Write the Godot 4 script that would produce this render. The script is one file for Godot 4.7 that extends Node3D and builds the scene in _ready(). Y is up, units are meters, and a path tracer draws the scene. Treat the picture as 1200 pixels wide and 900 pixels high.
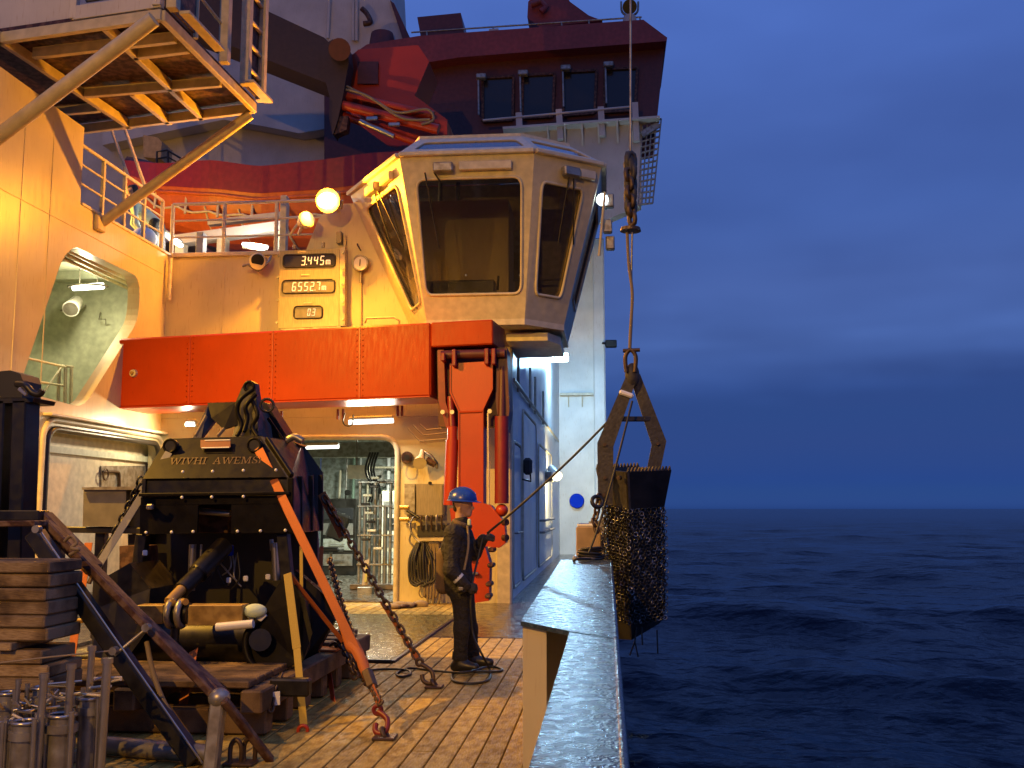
extends Node3D
# A research ship's working deck at dusk. Metres, y up; -z is towards the bow, +x is the starboard side, the deck is y = 0.

var mats := {}
var noise_tex := {}
var taken := {}


func _ready() -> void:
	var cam := Camera3D.new()
	cam.name = "camera"
	cam.position = Vector3(0, 1.65, 0)
	cam.basis = Basis(Vector3.UP, deg_to_rad(5.29)) * Basis(Vector3.RIGHT, deg_to_rad(6.937))
	cam.fov = 41.112
	cam.near = 0.1
	cam.far = 40000.0
	add_child(cam)
	cam.current = true
	var we := WorldEnvironment.new()
	we.name = "world_environment"
	var env := Environment.new()
	env.background_mode = Environment.BG_SKY
	env.sky = Sky.new()
	env.sky.sky_material = dusk_sky()
	env.background_energy_multiplier = 1.0
	env.tonemap_mode = Environment.TONE_MAPPER_LINEAR
	env.tonemap_exposure = 1.0
	env.sdfgi_enabled = true
	env.ssao_enabled = true
	env.ssil_enabled = true
	we.environment = env
	add_child(we)
	# the last of the daylight behind the overcast: broad, weak and blue, from high over the starboard side
	var dusk := DirectionalLight3D.new()
	dusk.name = "dusk_daylight"
	dusk.light_color = Color(0.8, 0.84, 1.0)
	dusk.light_energy = 0.045
	dusk.light_angular_distance = 40.0
	dusk.shadow_enabled = true
	dusk.rotation_degrees = Vector3(-60, 60, 0)
	add_child(dusk)
	make_materials()
	sea()
	deck()
	port_house()
	aft_house()
	hangar()
	starboard_house()
	bulwark()
	gantry()
	control_cab()
	bridge()
	upper_deck()
	overhead_platform()
	lamps()
	grab()
	deck_gear()
	lashings()
	dredge()
	people()
	wall_gear()


# ---------------------------------------------------------------- sky and materials
func dusk_sky() -> PanoramaSkyMaterial:
	var w := 1024
	var h := 512
	var im := Image.create(w, h, false, Image.FORMAT_RGBAF)
	var fn := FastNoiseLite.new()
	fn.seed = 4
	fn.noise_type = FastNoiseLite.TYPE_SIMPLEX
	fn.fractal_octaves = 5
	fn.frequency = 1.0
	var stops := [[-90.0, Color(0.014, 0.044, 0.18)], [0.2, Color(0.014, 0.044, 0.18)], [0.8, Color(0.0178, 0.056, 0.205)], [1.5, Color(0.0212, 0.062, 0.254)], [2.3, Color(0.0185, 0.051, 0.205)], [3.4, Color(0.018, 0.046, 0.18)], [4.8, Color(0.0195, 0.051, 0.192)], [6.5, Color(0.03, 0.07, 0.25)], [9.0, Color(0.058, 0.117, 0.36)], [12.0, Color(0.062, 0.12, 0.37)], [16.0, Color(0.056, 0.116, 0.38)], [21.0, Color(0.062, 0.127, 0.42)], [25.0, Color(0.071, 0.147, 0.49)], [32.0, Color(0.078, 0.16, 0.53)], [90.0, Color(0.078, 0.16, 0.52)]]
	for y in h:
		var el := 90.0 - (y + 0.5) * 180.0 / h
		var c: Color = stops[0][1]
		for k in stops.size() - 1:
			if el >= stops[k][0]:
				var t := clampf((el - stops[k][0]) / (stops[k + 1][0] - stops[k][0]), 0, 1)
				c = (stops[k][1] as Color).lerp(stops[k + 1][1], t)
		for x in w:
			var az := x * TAU / w
			var e := deg_to_rad(el)
			var p := Vector3(cos(e) * cos(az), sin(e) * 3.2, cos(e) * sin(az))
			var n := fn.get_noise_3dv(p * 1.6 + Vector3(7, 0, 2)) * 0.7 + fn.get_noise_3dv(p * 4.5) * 0.35
			# low banks of cloud, drawn out along the horizon
			var bank := fn.get_noise_3d(p.x * 2.2, e * 26.0, p.z * 2.2 + 5.0) + 0.5 * fn.get_noise_3d(p.x * 7.0, e * 60.0, p.z * 7.0)
			var k := 1.0 + 0.24 * n * clampf(el / 8.0, 0.25, 1.0) + 0.3 * bank * exp(-pow((el - 6.0) / 5.5, 2.0))
			im.set_pixel(x, y, Color(c.r * k, c.g * k, c.b * lerpf(1.0, k, 0.85)))
	var m := PanoramaSkyMaterial.new()
	m.panorama = ImageTexture.create_from_image(im)
	return m


func ntex(key: String, freq: float, octaves: int, lo: float, hi: float, sd := 1, size := 512, ramp := [], kind := FastNoiseLite.TYPE_SIMPLEX) -> NoiseTexture2D:
	if noise_tex.has(key):
		return noise_tex[key]
	var fn := FastNoiseLite.new()
	fn.seed = sd
	fn.noise_type = kind
	fn.frequency = freq
	fn.fractal_octaves = octaves
	var t := NoiseTexture2D.new()
	t.width = size
	t.height = size
	t.seamless = true
	t.normalize = true
	t.noise = fn
	var g := Gradient.new()
	if ramp.is_empty():
		g.offsets = PackedFloat32Array([0.0, 1.0])
		g.colors = PackedColorArray([Color(lo, lo, lo), Color(hi, hi, hi)])
	else:
		var off := PackedFloat32Array()
		var col := PackedColorArray()
		for r in ramp:
			off.append(r[0])
			col.append(r[1])
		g.offsets = off
		g.colors = col
	t.color_ramp = g
	noise_tex[key] = t
	return t


# base colours are linear, as measured on real surfaces
func mat(key: String, c: Color, rough: float, metal := 0.0, o := {}) -> StandardMaterial3D:
	var m := StandardMaterial3D.new()
	m.resource_name = key
	m.albedo_color = c.linear_to_srgb()
	m.roughness = rough
	m.metallic = metal
	m.uv1_triplanar = true
	m.uv1_world_triplanar = true
	m.uv2_triplanar = true
	m.uv2_world_triplanar = true
	m.uv1_scale = o.get("scale", Vector3.ONE * 0.7)
	m.uv2_scale = o.get("scale2", Vector3.ONE * 0.23)
	if o.has("tex"):
		m.albedo_texture = o.tex
	if o.has("over"):
		m.detail_enabled = true
		m.detail_blend_mode = BaseMaterial3D.BLEND_MODE_MUL
		m.detail_uv_layer = BaseMaterial3D.DETAIL_UV_2
		m.detail_albedo = o.over
	if o.has("rtex"):
		m.roughness_texture = o.rtex
	if o.has("bump"):
		m.heightmap_enabled = true
		m.heightmap_texture = o.bump
		m.heightmap_scale = o.get("depth", 0.3)
	if o.has("spec"):
		m.metallic_specular = o.spec
	mats[key] = m
	return m


func glow(key: String, c: Color, energy: float) -> StandardMaterial3D:
	var m := StandardMaterial3D.new()
	m.resource_name = key
	m.albedo_color = Color(0.8, 0.8, 0.8)
	m.emission_enabled = true
	m.emission = c.linear_to_srgb()
	m.emission_energy_multiplier = energy
	mats[key] = m
	return m


func glass(key: String, c: Color, a: float) -> StandardMaterial3D:
	var m := StandardMaterial3D.new()
	m.resource_name = key
	m.albedo_color = Color(c.r, c.g, c.b, a)
	m.transparency = BaseMaterial3D.TRANSPARENCY_ALPHA
	m.roughness = 0.04
	mats[key] = m
	return m


func make_materials() -> void:
	var mott := ntex("mottle", 0.012, 5, 0.84, 1.0, 3)
	var coarse := ntex("coarse", 0.006, 5, 0.9, 1.0, 8)
	var fine := ntex("fine", 0.05, 4, 0.78, 1.0, 5)
	var soft := ntex("soft", 0.016, 6, 0, 1, 22, 512, [[0.0, Color(0.74, 0.71, 0.67)], [0.4, Color(0.9, 0.88, 0.86)], [0.65, Color(1, 1, 1)], [1.0, Color(1, 1, 1)]])
	var streak := ntex("streak", 0.02, 4, 0, 1, 11, 512, [[0.0, Color(0.84, 0.76, 0.66)], [0.12, Color(0.96, 0.94, 0.92)], [0.25, Color(1, 1, 1)], [1.0, Color(1, 1, 1)]])
	var runs := ntex("runs", 0.02, 5, 0, 1, 17, 512, [[0.0, Color(0.76, 0.68, 0.62)], [0.06, Color(0.93, 0.91, 0.9)], [0.14, Color(0.99, 0.99, 0.98)], [0.8, Color(1, 1, 1)], [0.93, Color(1, 1, 1)], [1.0, Color(0.9, 0.95, 1.0)]])
	var grime := ntex("grime", 0.016, 6, 0, 1, 21, 512, [[0.0, Color(0.3, 0.26, 0.22)], [0.35, Color(0.7, 0.66, 0.6)], [0.6, Color(0.95, 0.94, 0.92)], [1.0, Color(1, 1, 1)]])
	var rust := ntex("rust", 0.018, 6, 0, 1, 31, 512, [[0.0, Color(0.42, 0.2, 0.1)], [0.4, Color(0.62, 0.4, 0.25)], [0.58, Color(0.95, 0.9, 0.86)], [1.0, Color(1, 1, 1)]])
	var rough_a := ntex("rough_a", 0.02, 5, 0.55, 1.0, 41)
	var wet := ntex("wet", 0.012, 5, 0, 1, 43, 512, [[0.0, Color(0.3, 0.3, 0.3)], [0.42, Color(0.42, 0.42, 0.42)], [0.6, Color(0.85, 0.85, 0.85)], [1.0, Color(1, 1, 1)]])
	var damp := ntex("damp", 0.012, 5, 0, 1, 44, 512, [[0.0, Color(0.45, 0.45, 0.45)], [0.4, Color(0.62, 0.62, 0.62)], [0.6, Color(0.9, 0.9, 0.9)], [1.0, Color(1, 1, 1)]])
	var plate := ntex("plate", 0.004, 3, 0, 1, 51)
	var orange_peel := ntex("orange_peel", 0.06, 4, 0, 1, 53)
	var grain := ntex("grain", 0.03, 5, 0, 1, 61, 512, [[0.0, Color(0.62, 0.55, 0.48)], [0.35, Color(0.86, 0.83, 0.79)], [1.0, Color(1, 1, 1)]])
	var tall := Vector3(1.7, 0.16, 1.7)
	mat("white_paint", Color(0.72, 0.71, 0.67), 0.42, 0, {"tex": streak, "scale": tall, "over": coarse})
	mat("gloss_white", Color(0.74, 0.76, 0.76), 0.34, 0, {"tex": streak, "scale": Vector3(2.2, 0.12, 2.2), "over": coarse, "bump": plate, "depth": 0.6})
	mat("wall_paint", Color(0.66, 0.57, 0.32), 0.36, 0, {"tex": streak, "scale": tall, "over": coarse, "bump": plate, "depth": 0.25})
	mat("trim_paint", Color(0.68, 0.6, 0.42), 0.45, 0, {"tex": mott})
	mat("green_white", Color(0.62, 0.67, 0.52), 0.5, 0, {"tex": mott, "over": coarse})
	mat("frame_steel", Color(0.6, 0.5, 0.3), 0.5, 0, {"tex": mott, "scale": Vector3.ONE * 0.6})
	mat("orange_paint", Color(0.42, 0.042, 0.002), 0.55, 0, {"spec": 0.3, "tex": runs, "over": coarse, "scale": Vector3(1.3, 0.22, 1.3), "rtex": rough_a})
	mat("red_orange", Color(0.43, 0.036, 0.004), 0.38, 0, {"tex": runs, "scale": Vector3(2.0, 0.3, 2.0), "over": coarse})
	mat("dredge_steel", Color(0.058, 0.053, 0.05), 0.55, 0, {"tex": fine, "over": soft, "scale2": Vector3.ONE * 1.6, "bump": orange_peel, "depth": 0.15})
	mat("boom_shade_paint", Color(0.035, 0.018, 0.015), 0.6, 0, {"tex": mott})  # near-black red-brown, holds the shade the boom stands in
	mat("dark_red", Color(0.23, 0.018, 0.016), 0.4, 0, {"tex": mott})
	mat("bridge_red", Color(0.26, 0.04, 0.04), 0.55, 0, {"tex": mott, "over": coarse})
	mat("bridge_maroon", Color(0.1, 0.022, 0.022), 0.5, 0, {"tex": mott})
	mat("hull_orange", Color(0.62, 0.13, 0.03), 0.45, 0, {"tex": mott, "over": coarse})
	mat("brown_steel", Color(0.1, 0.05, 0.032), 0.6, 0, {"tex": rust})
	mat("ship_white", Color(0.56, 0.51, 0.46), 0.6, 0, {"tex": streak, "scale": tall, "over": coarse})
	mat("black_steel", Color(0.02, 0.018, 0.016), 0.5, 0, {"tex": fine, "over": grime, "rtex": rough_a})
	mat("grab_paint", Color(0.012, 0.0105, 0.009), 0.55, 0, {"spec": 0.22, "tex": mott, "over": soft, "scale2": Vector3.ONE * 0.5, "rtex": rough_a})
	mat("rust_steel", Color(0.17, 0.105, 0.065), 0.65, 0, {"tex": fine, "over": rust, "scale2": Vector3.ONE * 0.8, "bump": orange_peel, "depth": 0.3})
	mat("chain_steel", Color(0.11, 0.07, 0.045), 0.45, 0.5, {"tex": fine})
	mat("ring_steel", Color(1, 1, 1), 0.26, 0.85)
	mats["ring_steel"].vertex_color_use_as_albedo = true
	mat("jacket", Color(0.024, 0.021, 0.02), 0.8, 0, {"tex": fine, "scale": Vector3.ONE * 3, "bump": ntex("folds", 0.008, 3, 0, 1, 91), "depth": 1.6})
	mat("bare_steel", Color(0.5, 0.48, 0.45), 0.32, 0.9, {"tex": mott})
	mat("dull_steel", Color(0.34, 0.33, 0.3), 0.4, 0.65, {"tex": soft})
	mat("grey_box", Color(0.2, 0.19, 0.17), 0.4, 0.2, {"tex": mott})
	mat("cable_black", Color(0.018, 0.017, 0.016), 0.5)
	mat("rubber", Color(0.025, 0.024, 0.022), 0.35)
	mat("rope_tan", Color(0.3, 0.23, 0.14), 0.85, 0, {"tex": fine, "scale": Vector3.ONE * 6})
	mat("strap_orange", Color(0.62, 0.17, 0.035), 0.75, 0, {"tex": fine, "scale": Vector3.ONE * 4, "over": mott})
	mat("strap_yellow", Color(0.5, 0.36, 0.06), 0.75, 0, {"tex": fine, "scale": Vector3.ONE * 4})
	mat("strap_grey", Color(0.26, 0.26, 0.26), 0.7, 0, {"tex": fine, "scale": Vector3.ONE * 4})
	mat("yellow_brown", Color(0.36, 0.23, 0.06), 0.45, 0, {"tex": soft})
	mat("plastic_white", Color(0.68, 0.68, 0.66), 0.4)
	mat("paper_white", Color(0.75, 0.75, 0.73), 0.7)
	mat("brass", Color(0.5, 0.32, 0.1), 0.35, 0.8)
	mat("clear_dark", Color(0.02, 0.02, 0.022), 0.15)
	mat("blue_paint", Color(0.008, 0.04, 0.5), 0.9, 0, {"spec": 0.15})
	mat("sign_red", Color(0.15, 0.02, 0.013), 0.6, 0, {"tex": fine})
	mat("letter_red", Color(0.055, 0.012, 0.008), 0.6, 0, {"tex": fine, "scale": Vector3.ONE * 3})
	mat("cardboard", Color(0.42, 0.3, 0.18), 0.85, 0, {"tex": mott})
	mat("panel_steel", Color(0.34, 0.29, 0.2), 0.36, 0.3, {"tex": mott, "scale": Vector3(6, 0.5, 6)})
	mat("machine_grey", Color(0.3, 0.33, 0.3), 0.5, 0, {"tex": soft})
	mat("machine_green", Color(0.2, 0.3, 0.22), 0.5, 0, {"tex": mott})
	mat("floor_grey", Color(0.12, 0.115, 0.1), 0.35, 0, {"tex": grime, "rtex": wet})
	mat("hatch_steel", Color(0.27, 0.27, 0.12), 0.3, 0, {"tex": grime, "scale": Vector3.ONE * 0.9, "over": mott, "rtex": wet, "bump": orange_peel, "depth": 0.4})  # green paint, brightened to hold the wall glare on the wet steel
	mat("wet_steel", Color(0.09, 0.075, 0.06), 0.28, 0, {"tex": grime, "rtex": wet, "bump": orange_peel, "depth": 0.3})
	mat("caulk", Color(0.03, 0.022, 0.014), 0.6)
	var along := Vector3(9, 9, 0.7)
	var k := 0
	for c in [Color(0.58, 0.46, 0.13), Color(0.5, 0.4, 0.12), Color(0.64, 0.5, 0.14), Color(0.54, 0.43, 0.13), Color(0.45, 0.35, 0.1)]:
		mat("plank_%d" % k, c, 0.9, 0, {"spec": 0.32, "tex": grain, "scale": along, "over": soft, "scale2": Vector3(0.9, 0.9, 0.5), "rtex": damp, "bump": grain, "depth": 0.25})
		k += 1
	for c in [Color(0.38, 0.29, 0.17), Color(0.3, 0.23, 0.14), Color(0.44, 0.34, 0.2)]:
		mat("timber_%d" % (k - 5), c, 0.8, 0, {"tex": grain, "scale": Vector3(0.8, 9, 9), "over": grime, "bump": grain, "depth": 0.4})
		k += 1
	mat("timber_brown", Color(0.22, 0.15, 0.08), 0.75, 0, {"tex": grain, "scale": Vector3(6, 6, 0.7), "over": grime, "bump": grain, "depth": 0.4})
	mat("cap_paint", Color(0.05, 0.085, 0.11), 0.34, 0, {"spec": 0.5, "tex": soft, "scale": Vector3.ONE * 2.3, "over": mott, "rtex": damp, "bump": ntex("cap_bump", 0.045, 4, 0, 1, 71), "depth": 0.14})
	mat("hull_blue", Color(0.01, 0.014, 0.03), 0.45, 0, {"tex": mott})
	mat("sea_water", Color(0.002, 0.006, 0.018), 0.16, 0, {"spec": 0.12, "scale": Vector3(0.045, 0.045, 0.045), "bump": ntex("ripple", 0.012, 5, 0, 1, 81, 1024), "depth": 12.0})
	mat("skin", Color(0.42, 0.24, 0.15), 0.55)
	mat("hair", Color(0.02, 0.015, 0.012), 0.6)
	mat("helmet_blue", Color(0.015, 0.06, 0.42), 0.28, 0, {"tex": mott, "scale": Vector3.ONE * 4})
	mat("coverall", Color(0.018, 0.016, 0.016), 0.85, 0, {"tex": fine, "scale": Vector3.ONE * 3, "bump": ntex("folds", 0.008, 3, 0, 1, 91), "depth": 1.4})
	mat("glove", Color(0.03, 0.028, 0.026), 0.8)
	mat("boot", Color(0.014, 0.013, 0.012), 0.4)
	mat("vest_brown", Color(0.16, 0.105, 0.06), 0.8, 0, {"tex": fine, "scale": Vector3.ONE * 3})
	mat("shirt_green", Color(0.5, 0.62, 0.45), 0.8)
	mat("reflective", Color(0.6, 0.62, 0.6), 0.4)
	glow("sodium_glow", Color(1.0, 0.6, 0.2), 14.0)
	glow("tube_glow", Color(0.95, 1.0, 0.92), 3.0)
	glow("led_glow", Color(0.72, 0.88, 1.0), 12.0)
	glow("digit_glow", Color(1.0, 0.93, 0.72), 0.34)
	glow("spot_glow", Color(1.0, 0.9, 0.6), 4.0)
	glass("window_glass", Color(0.035, 0.035, 0.04), 0.42)
	glass("dark_glass", Color(0.03, 0.03, 0.035), 0.55)

# ---------------------------------------------------------------- mesh helpers
class MB:
	var v := PackedVector3Array()
	var n := PackedVector3Array()

	# corners run anticlockwise seen from outside
	func tri(a: Vector3, b: Vector3, c: Vector3) -> void:
		var q := (b - a).cross(c - a)
		if q.length_squared() < 1e-16:
			return
		q = q.normalized()
		v.append_array(PackedVector3Array([a, c, b]))
		n.append_array(PackedVector3Array([q, q, q]))

	func smooth(a: Vector3, b: Vector3, c: Vector3, na: Vector3, nb: Vector3, nc: Vector3) -> void:
		v.append_array(PackedVector3Array([a, c, b]))
		n.append_array(PackedVector3Array([na, nc, nb]))

	func quad(a: Vector3, b: Vector3, c: Vector3, d: Vector3) -> void:
		tri(a, b, c)
		tri(a, c, d)

	# box of size s about c; bev chamfers all edges
	func box(c: Vector3, s: Vector3, bs := Basis(), bev := 0.0) -> void:
		var h := s * 0.5
		var e := minf(bev, 0.45 * minf(s.x, minf(s.y, s.z)))
		var face := []
		for ax in 3:
			var u := (ax + 1) % 3
			var w := (ax + 2) % 3
			for sg in [1.0, -1.0]:
				var q := []
				for k in [[-1, -1], [1, -1], [1, 1], [-1, 1]]:
					var p := Vector3()
					p[ax] = sg * h[ax]
					p[u] = k[0] * sg * (h[u] - e)
					p[w] = k[1] * (h[w] - e)
					q.append(c + bs * p)
				quad(q[0], q[1], q[2], q[3])
		if e <= 0.0:
			return
		for ax in 3:
			var u := (ax + 1) % 3
			var w := (ax + 2) % 3
			for su in [-1.0, 1.0]:
				for sw in [-1.0, 1.0]:
					var q := []
					for k in [[-1.0, 0], [1.0, 0], [1.0, 1], [-1.0, 1]]:
						var p := Vector3()
						p[ax] = k[0] * (h[ax] - e)
						p[u] = su * (h[u] - (0.0 if k[1] == 0 else e))
						p[w] = sw * (h[w] - (e if k[1] == 0 else 0.0))
						q.append(c + bs * p)
					if su * sw < 0:
						quad(q[0], q[1], q[2], q[3])
					else:
						quad(q[3], q[2], q[1], q[0])
		for sx in [-1.0, 1.0]:
			for sy in [-1.0, 1.0]:
				for sz in [-1.0, 1.0]:
					var g := Vector3(sx, sy, sz)
					var a := c + bs * (g * Vector3(h.x, h.y - e, h.z - e))
					var b := c + bs * (g * Vector3(h.x - e, h.y, h.z - e))
					var d := c + bs * (g * Vector3(h.x - e, h.y - e, h.z))
					if sx * sy * sz > 0:
						tri(a, b, d)
					else:
						tri(a, d, b)

	# a bar of section w x h between two points; h lies along "up"
	func bar(a: Vector3, b: Vector3, w: float, h: float, up := Vector3.UP, bev := 0.006) -> void:
		var z := (b - a).normalized()
		if absf(z.dot(up)) > 0.98:
			up = Vector3.RIGHT if absf(z.x) < 0.9 else Vector3.FORWARD
		var x := up.cross(z).normalized()
		box((a + b) * 0.5, Vector3(w, h, a.distance_to(b)), Basis(x, z.cross(x), z), bev)

	# a round bar along points; r is one radius or one per point
	func tube(pts: Array, r: Variant, sides := 8, closed := false) -> void:
		var m := pts.size()
		var rings := []
		var norms := []
		var prev := Vector3.ZERO
		for i in m:
			var t: Vector3
			if closed:
				t = (pts[(i + 1) % m] - pts[(i + m - 1) % m]).normalized()
			else:
				t = (pts[mini(i + 1, m - 1)] - pts[maxi(i - 1, 0)]).normalized()
			if prev == Vector3.ZERO:
				prev = t.cross(Vector3.UP if absf(t.y) < 0.9 else Vector3.RIGHT).normalized()
			prev = (prev - t * prev.dot(t)).normalized()
			var o := t.cross(prev)
			var rr: float = r[i] if r is Array else r
			var ring := []
			var nn := []
			for k in sides:
				var d := prev * cos(TAU * k / sides) + o * sin(TAU * k / sides)
				nn.append(d)
				ring.append(pts[i] + d * rr)
			rings.append(ring)
			norms.append(nn)
		for i in (m if closed else m - 1):
			var j := (i + 1) % m
			var off := 0
			if closed and j == 0:
				var best := 1e9
				for k in sides:
					var dd: float = rings[0][k].distance_squared_to(rings[i][0])
					if dd < best:
						best = dd
						off = k
			for k in sides:
				var k2 := (k + 1) % sides
				var ja := (k + off) % sides
				var jb := (k2 + off) % sides
				smooth(rings[i][k], rings[i][k2], rings[j][jb], norms[i][k], norms[i][k2], norms[j][jb])
				smooth(rings[i][k], rings[j][jb], rings[j][ja], norms[i][k], norms[j][jb], norms[j][ja])
		if not closed:
			for k in range(1, sides - 1):
				tri(rings[0][0], rings[0][k + 1], rings[0][k])
				tri(rings[m - 1][0], rings[m - 1][k], rings[m - 1][k + 1])

	func cyl(a: Vector3, b: Vector3, r: float, r2 := -1.0, sides := 14) -> void:
		tube([a, b], [r, r if r2 < 0 else r2], sides)

	func ball(c: Vector3, r: Vector3, us := 16, vs := 10, bs := Basis()) -> void:
		for i in vs:
			for k in us:
				var p := []
				for q in [[i, k], [i, k + 1], [i + 1, k + 1], [i + 1, k]]:
					var th: float = PI * q[0] / vs
					var ph: float = -TAU * q[1] / us
					p.append(Vector3(sin(th) * cos(ph), cos(th), sin(th) * sin(ph)))
				var w := []
				var nn := []
				for q in p:
					w.append(c + bs * (q * r))
					nn.append((bs * (q / r)).normalized())
				if i > 0:
					smooth(w[0], w[2], w[1], nn[0], nn[2], nn[1])
				if i < vs - 1:
					smooth(w[0], w[3], w[2], nn[0], nn[3], nn[2])

	func ring(c: Vector3, axis: Vector3, r: float, t: float, us := 20, vs := 8) -> void:
		var a := axis.cross(Vector3.UP if absf(axis.normalized().y) < 0.9 else Vector3.RIGHT).normalized()
		var b := axis.normalized().cross(a)
		var pts := []
		for k in us:
			pts.append(c + a * r * cos(TAU * k / us) + b * r * sin(TAU * k / us))
		tube(pts, t, vs, true)

	# a slab whose outline is 2D points carried into space by f, and thick by ext
	func slab(poly: PackedVector2Array, f: Callable, ext: Vector3) -> void:
		var p := []
		for q in poly:
			p.append(f.call(q))
		slab_of(poly, p, ext)

	func slab_of(poly: PackedVector2Array, p: Array, ext: Vector3) -> void:
		var ids := Geometry2D.triangulate_polygon(poly)
		var area := Vector3()
		for i in p.size():
			area += (p[i] - p[0]).cross(p[(i + 1) % p.size()] - p[0])
		var flip := area.dot(ext) > 0.0
		for i in range(0, ids.size(), 3):
			var a: Vector3 = p[ids[i]]
			var b: Vector3 = p[ids[i + 1]]
			var c: Vector3 = p[ids[i + 2]]
			if ((b - a).cross(c - a)).dot(ext) > 0.0:
				var s := b
				b = c
				c = s
			tri(a, b, c)
			tri(a + ext, c + ext, b + ext)
		for i in p.size():
			var a: Vector3 = p[i]
			var b: Vector3 = p[(i + 1) % p.size()]
			if flip:
				quad(a, b, b + ext, a + ext)
			else:
				quad(b, a, a + ext, b + ext)

	# a flat outline of points in space, thick by ext
	func plate(pts: Array, ext: Vector3) -> void:
		var nn := Vector3()
		for i in pts.size():
			nn += (pts[i] - pts[0]).cross(pts[(i + 1) % pts.size()] - pts[0])
		nn = nn.normalized()
		var x: Vector3 = (pts[1] - pts[0]).normalized()
		var y := nn.cross(x)
		var o: Vector3 = pts[0]
		var poly := PackedVector2Array()
		for q in pts:
			poly.append(Vector2((q - o).dot(x), (q - o).dot(y)))
		slab_of(poly, pts, ext)

	# outline with one hole: cut in two through the hole's middle
	func holed(outer: PackedVector2Array, hole: PackedVector2Array, f: Callable, ext: Vector3) -> void:
		var c := Vector2()
		for q in hole:
			c += q / hole.size()
		var big := 1e4
		for half in [PackedVector2Array([Vector2(c.x - big, -big), Vector2(c.x, -big), Vector2(c.x, big), Vector2(c.x - big, big)]), PackedVector2Array([Vector2(c.x, -big), Vector2(c.x + big, -big), Vector2(c.x + big, big), Vector2(c.x, big)])]:
			for piece in Geometry2D.intersect_polygons(outer, half):
				for q in Geometry2D.clip_polygons(piece, hole):
					if not Geometry2D.is_polygon_clockwise(q):
						slab(q, f, ext)

	func mesh(shift: Vector3) -> ArrayMesh:
		var a := []
		a.resize(Mesh.ARRAY_MAX)
		var w := v.duplicate()
		for i in w.size():
			w[i] -= shift
		a[Mesh.ARRAY_VERTEX] = w
		a[Mesh.ARRAY_NORMAL] = n
		var m := ArrayMesh.new()
		m.add_surface_from_arrays(Mesh.PRIMITIVE_TRIANGLES, a)
		return m


func rrect(x0: float, y0: float, x1: float, y1: float, r: float, seg := 5) -> PackedVector2Array:
	var p := PackedVector2Array()
	for k in [[x1 - r, y0 + r, -0.25], [x1 - r, y1 - r, 0.0], [x0 + r, y1 - r, 0.25], [x0 + r, y0 + r, 0.5]]:
		for i in seg + 1:
			var a: float = TAU * (k[2] + 0.25 * i / seg)
			p.append(Vector2(k[0] + r * cos(a), k[1] + r * sin(a)))
	return p


# rounds the corners of any outline
func rounded(pts: Array, r: float, seg := 5) -> PackedVector2Array:
	var p := PackedVector2Array()
	var m := pts.size()
	for i in m:
		var a: Vector2 = pts[(i + m - 1) % m]
		var b: Vector2 = pts[i]
		var c: Vector2 = pts[(i + 1) % m]
		var ra := minf(r, 0.45 * minf(a.distance_to(b), b.distance_to(c)))
		var s := b + (a - b).normalized() * ra
		var e := b + (c - b).normalized() * ra
		for k in seg + 1:
			var t := float(k) / seg
			p.append(s.lerp(b, t).lerp(b.lerp(e, t), t))
	if Geometry2D.is_polygon_clockwise(p):
		p.reverse()
	return p


func bend(pts: Array, per := 6) -> Array:   # a smooth curve through points
	var out := []
	var m := pts.size()
	for i in m - 1:
		var p0: Vector3 = pts[maxi(i - 1, 0)]
		var p1: Vector3 = pts[i]
		var p2: Vector3 = pts[i + 1]
		var p3: Vector3 = pts[mini(i + 2, m - 1)]
		for k in per:
			out.append(p1.cubic_interpolate(p2, p0, p3, float(k) / per))
	out.append(pts[m - 1])
	return out


func numbered(called: String) -> String:
	if not taken.has(called):
		taken[called] = 0
		return called
	taken[called] += 1
	return "%s_%03d" % [called, taken[called]]


func tag(o: Node3D, label: String, category: String, group := "") -> Node3D:
	o.set_meta("label", label)
	o.set_meta("category", category)
	if group:
		o.set_meta("group", group)
	return o


# a thing: a node at its base whose children are its parts
func thing(called: String, label: String, category: String, at := Vector3.ZERO, group := "") -> Node3D:
	var o := Node3D.new()
	o.name = numbered(called)
	o.position = at
	add_child(o)
	return tag(o, label, category, group)


func origin_of(o: Node) -> Vector3:
	var p := Vector3.ZERO
	while o is Node3D and o != self:
		p += o.position
		o = o.get_parent()
	return p


# one named mesh from shapes given in the ship's axes
func part(called: String, b: MB, m: String, parent: Node3D) -> MeshInstance3D:
	var o := MeshInstance3D.new()
	o.name = called
	o.mesh = b.mesh(origin_of(parent))
	o.material_override = mats[m]
	parent.add_child(o, true)
	return o


func whole(called: String, b: MB, m: String, label: String, category: String, group := "") -> MeshInstance3D:
	var o := MeshInstance3D.new()
	o.name = numbered(called)
	var c := AABB(b.v[0], Vector3.ZERO)
	for q in b.v:
		c = c.expand(q)
	o.position = Vector3(c.get_center().x, c.position.y, c.get_center().z)
	o.mesh = b.mesh(o.position)
	o.material_override = mats[m]
	add_child(o)
	tag(o, label, category, group)
	return o


func struct(called: String, b: MB, m: String) -> MeshInstance3D:
	var o := MeshInstance3D.new()
	o.name = numbered(called)
	o.mesh = b.mesh(Vector3.ZERO)
	o.material_override = mats[m]
	o.set_meta("kind", "structure")
	add_child(o)
	return o


func one_box(c: Vector3, s: Vector3, bev := 0.01, bs := Basis()) -> MB:
	var b := MB.new()
	b.box(c, s, bs, bev)
	return b


func span(lo: Vector3, hi: Vector3, bev := 0.01) -> MB:
	return one_box((lo + hi) * 0.5, (hi - lo).abs(), bev)


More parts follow.
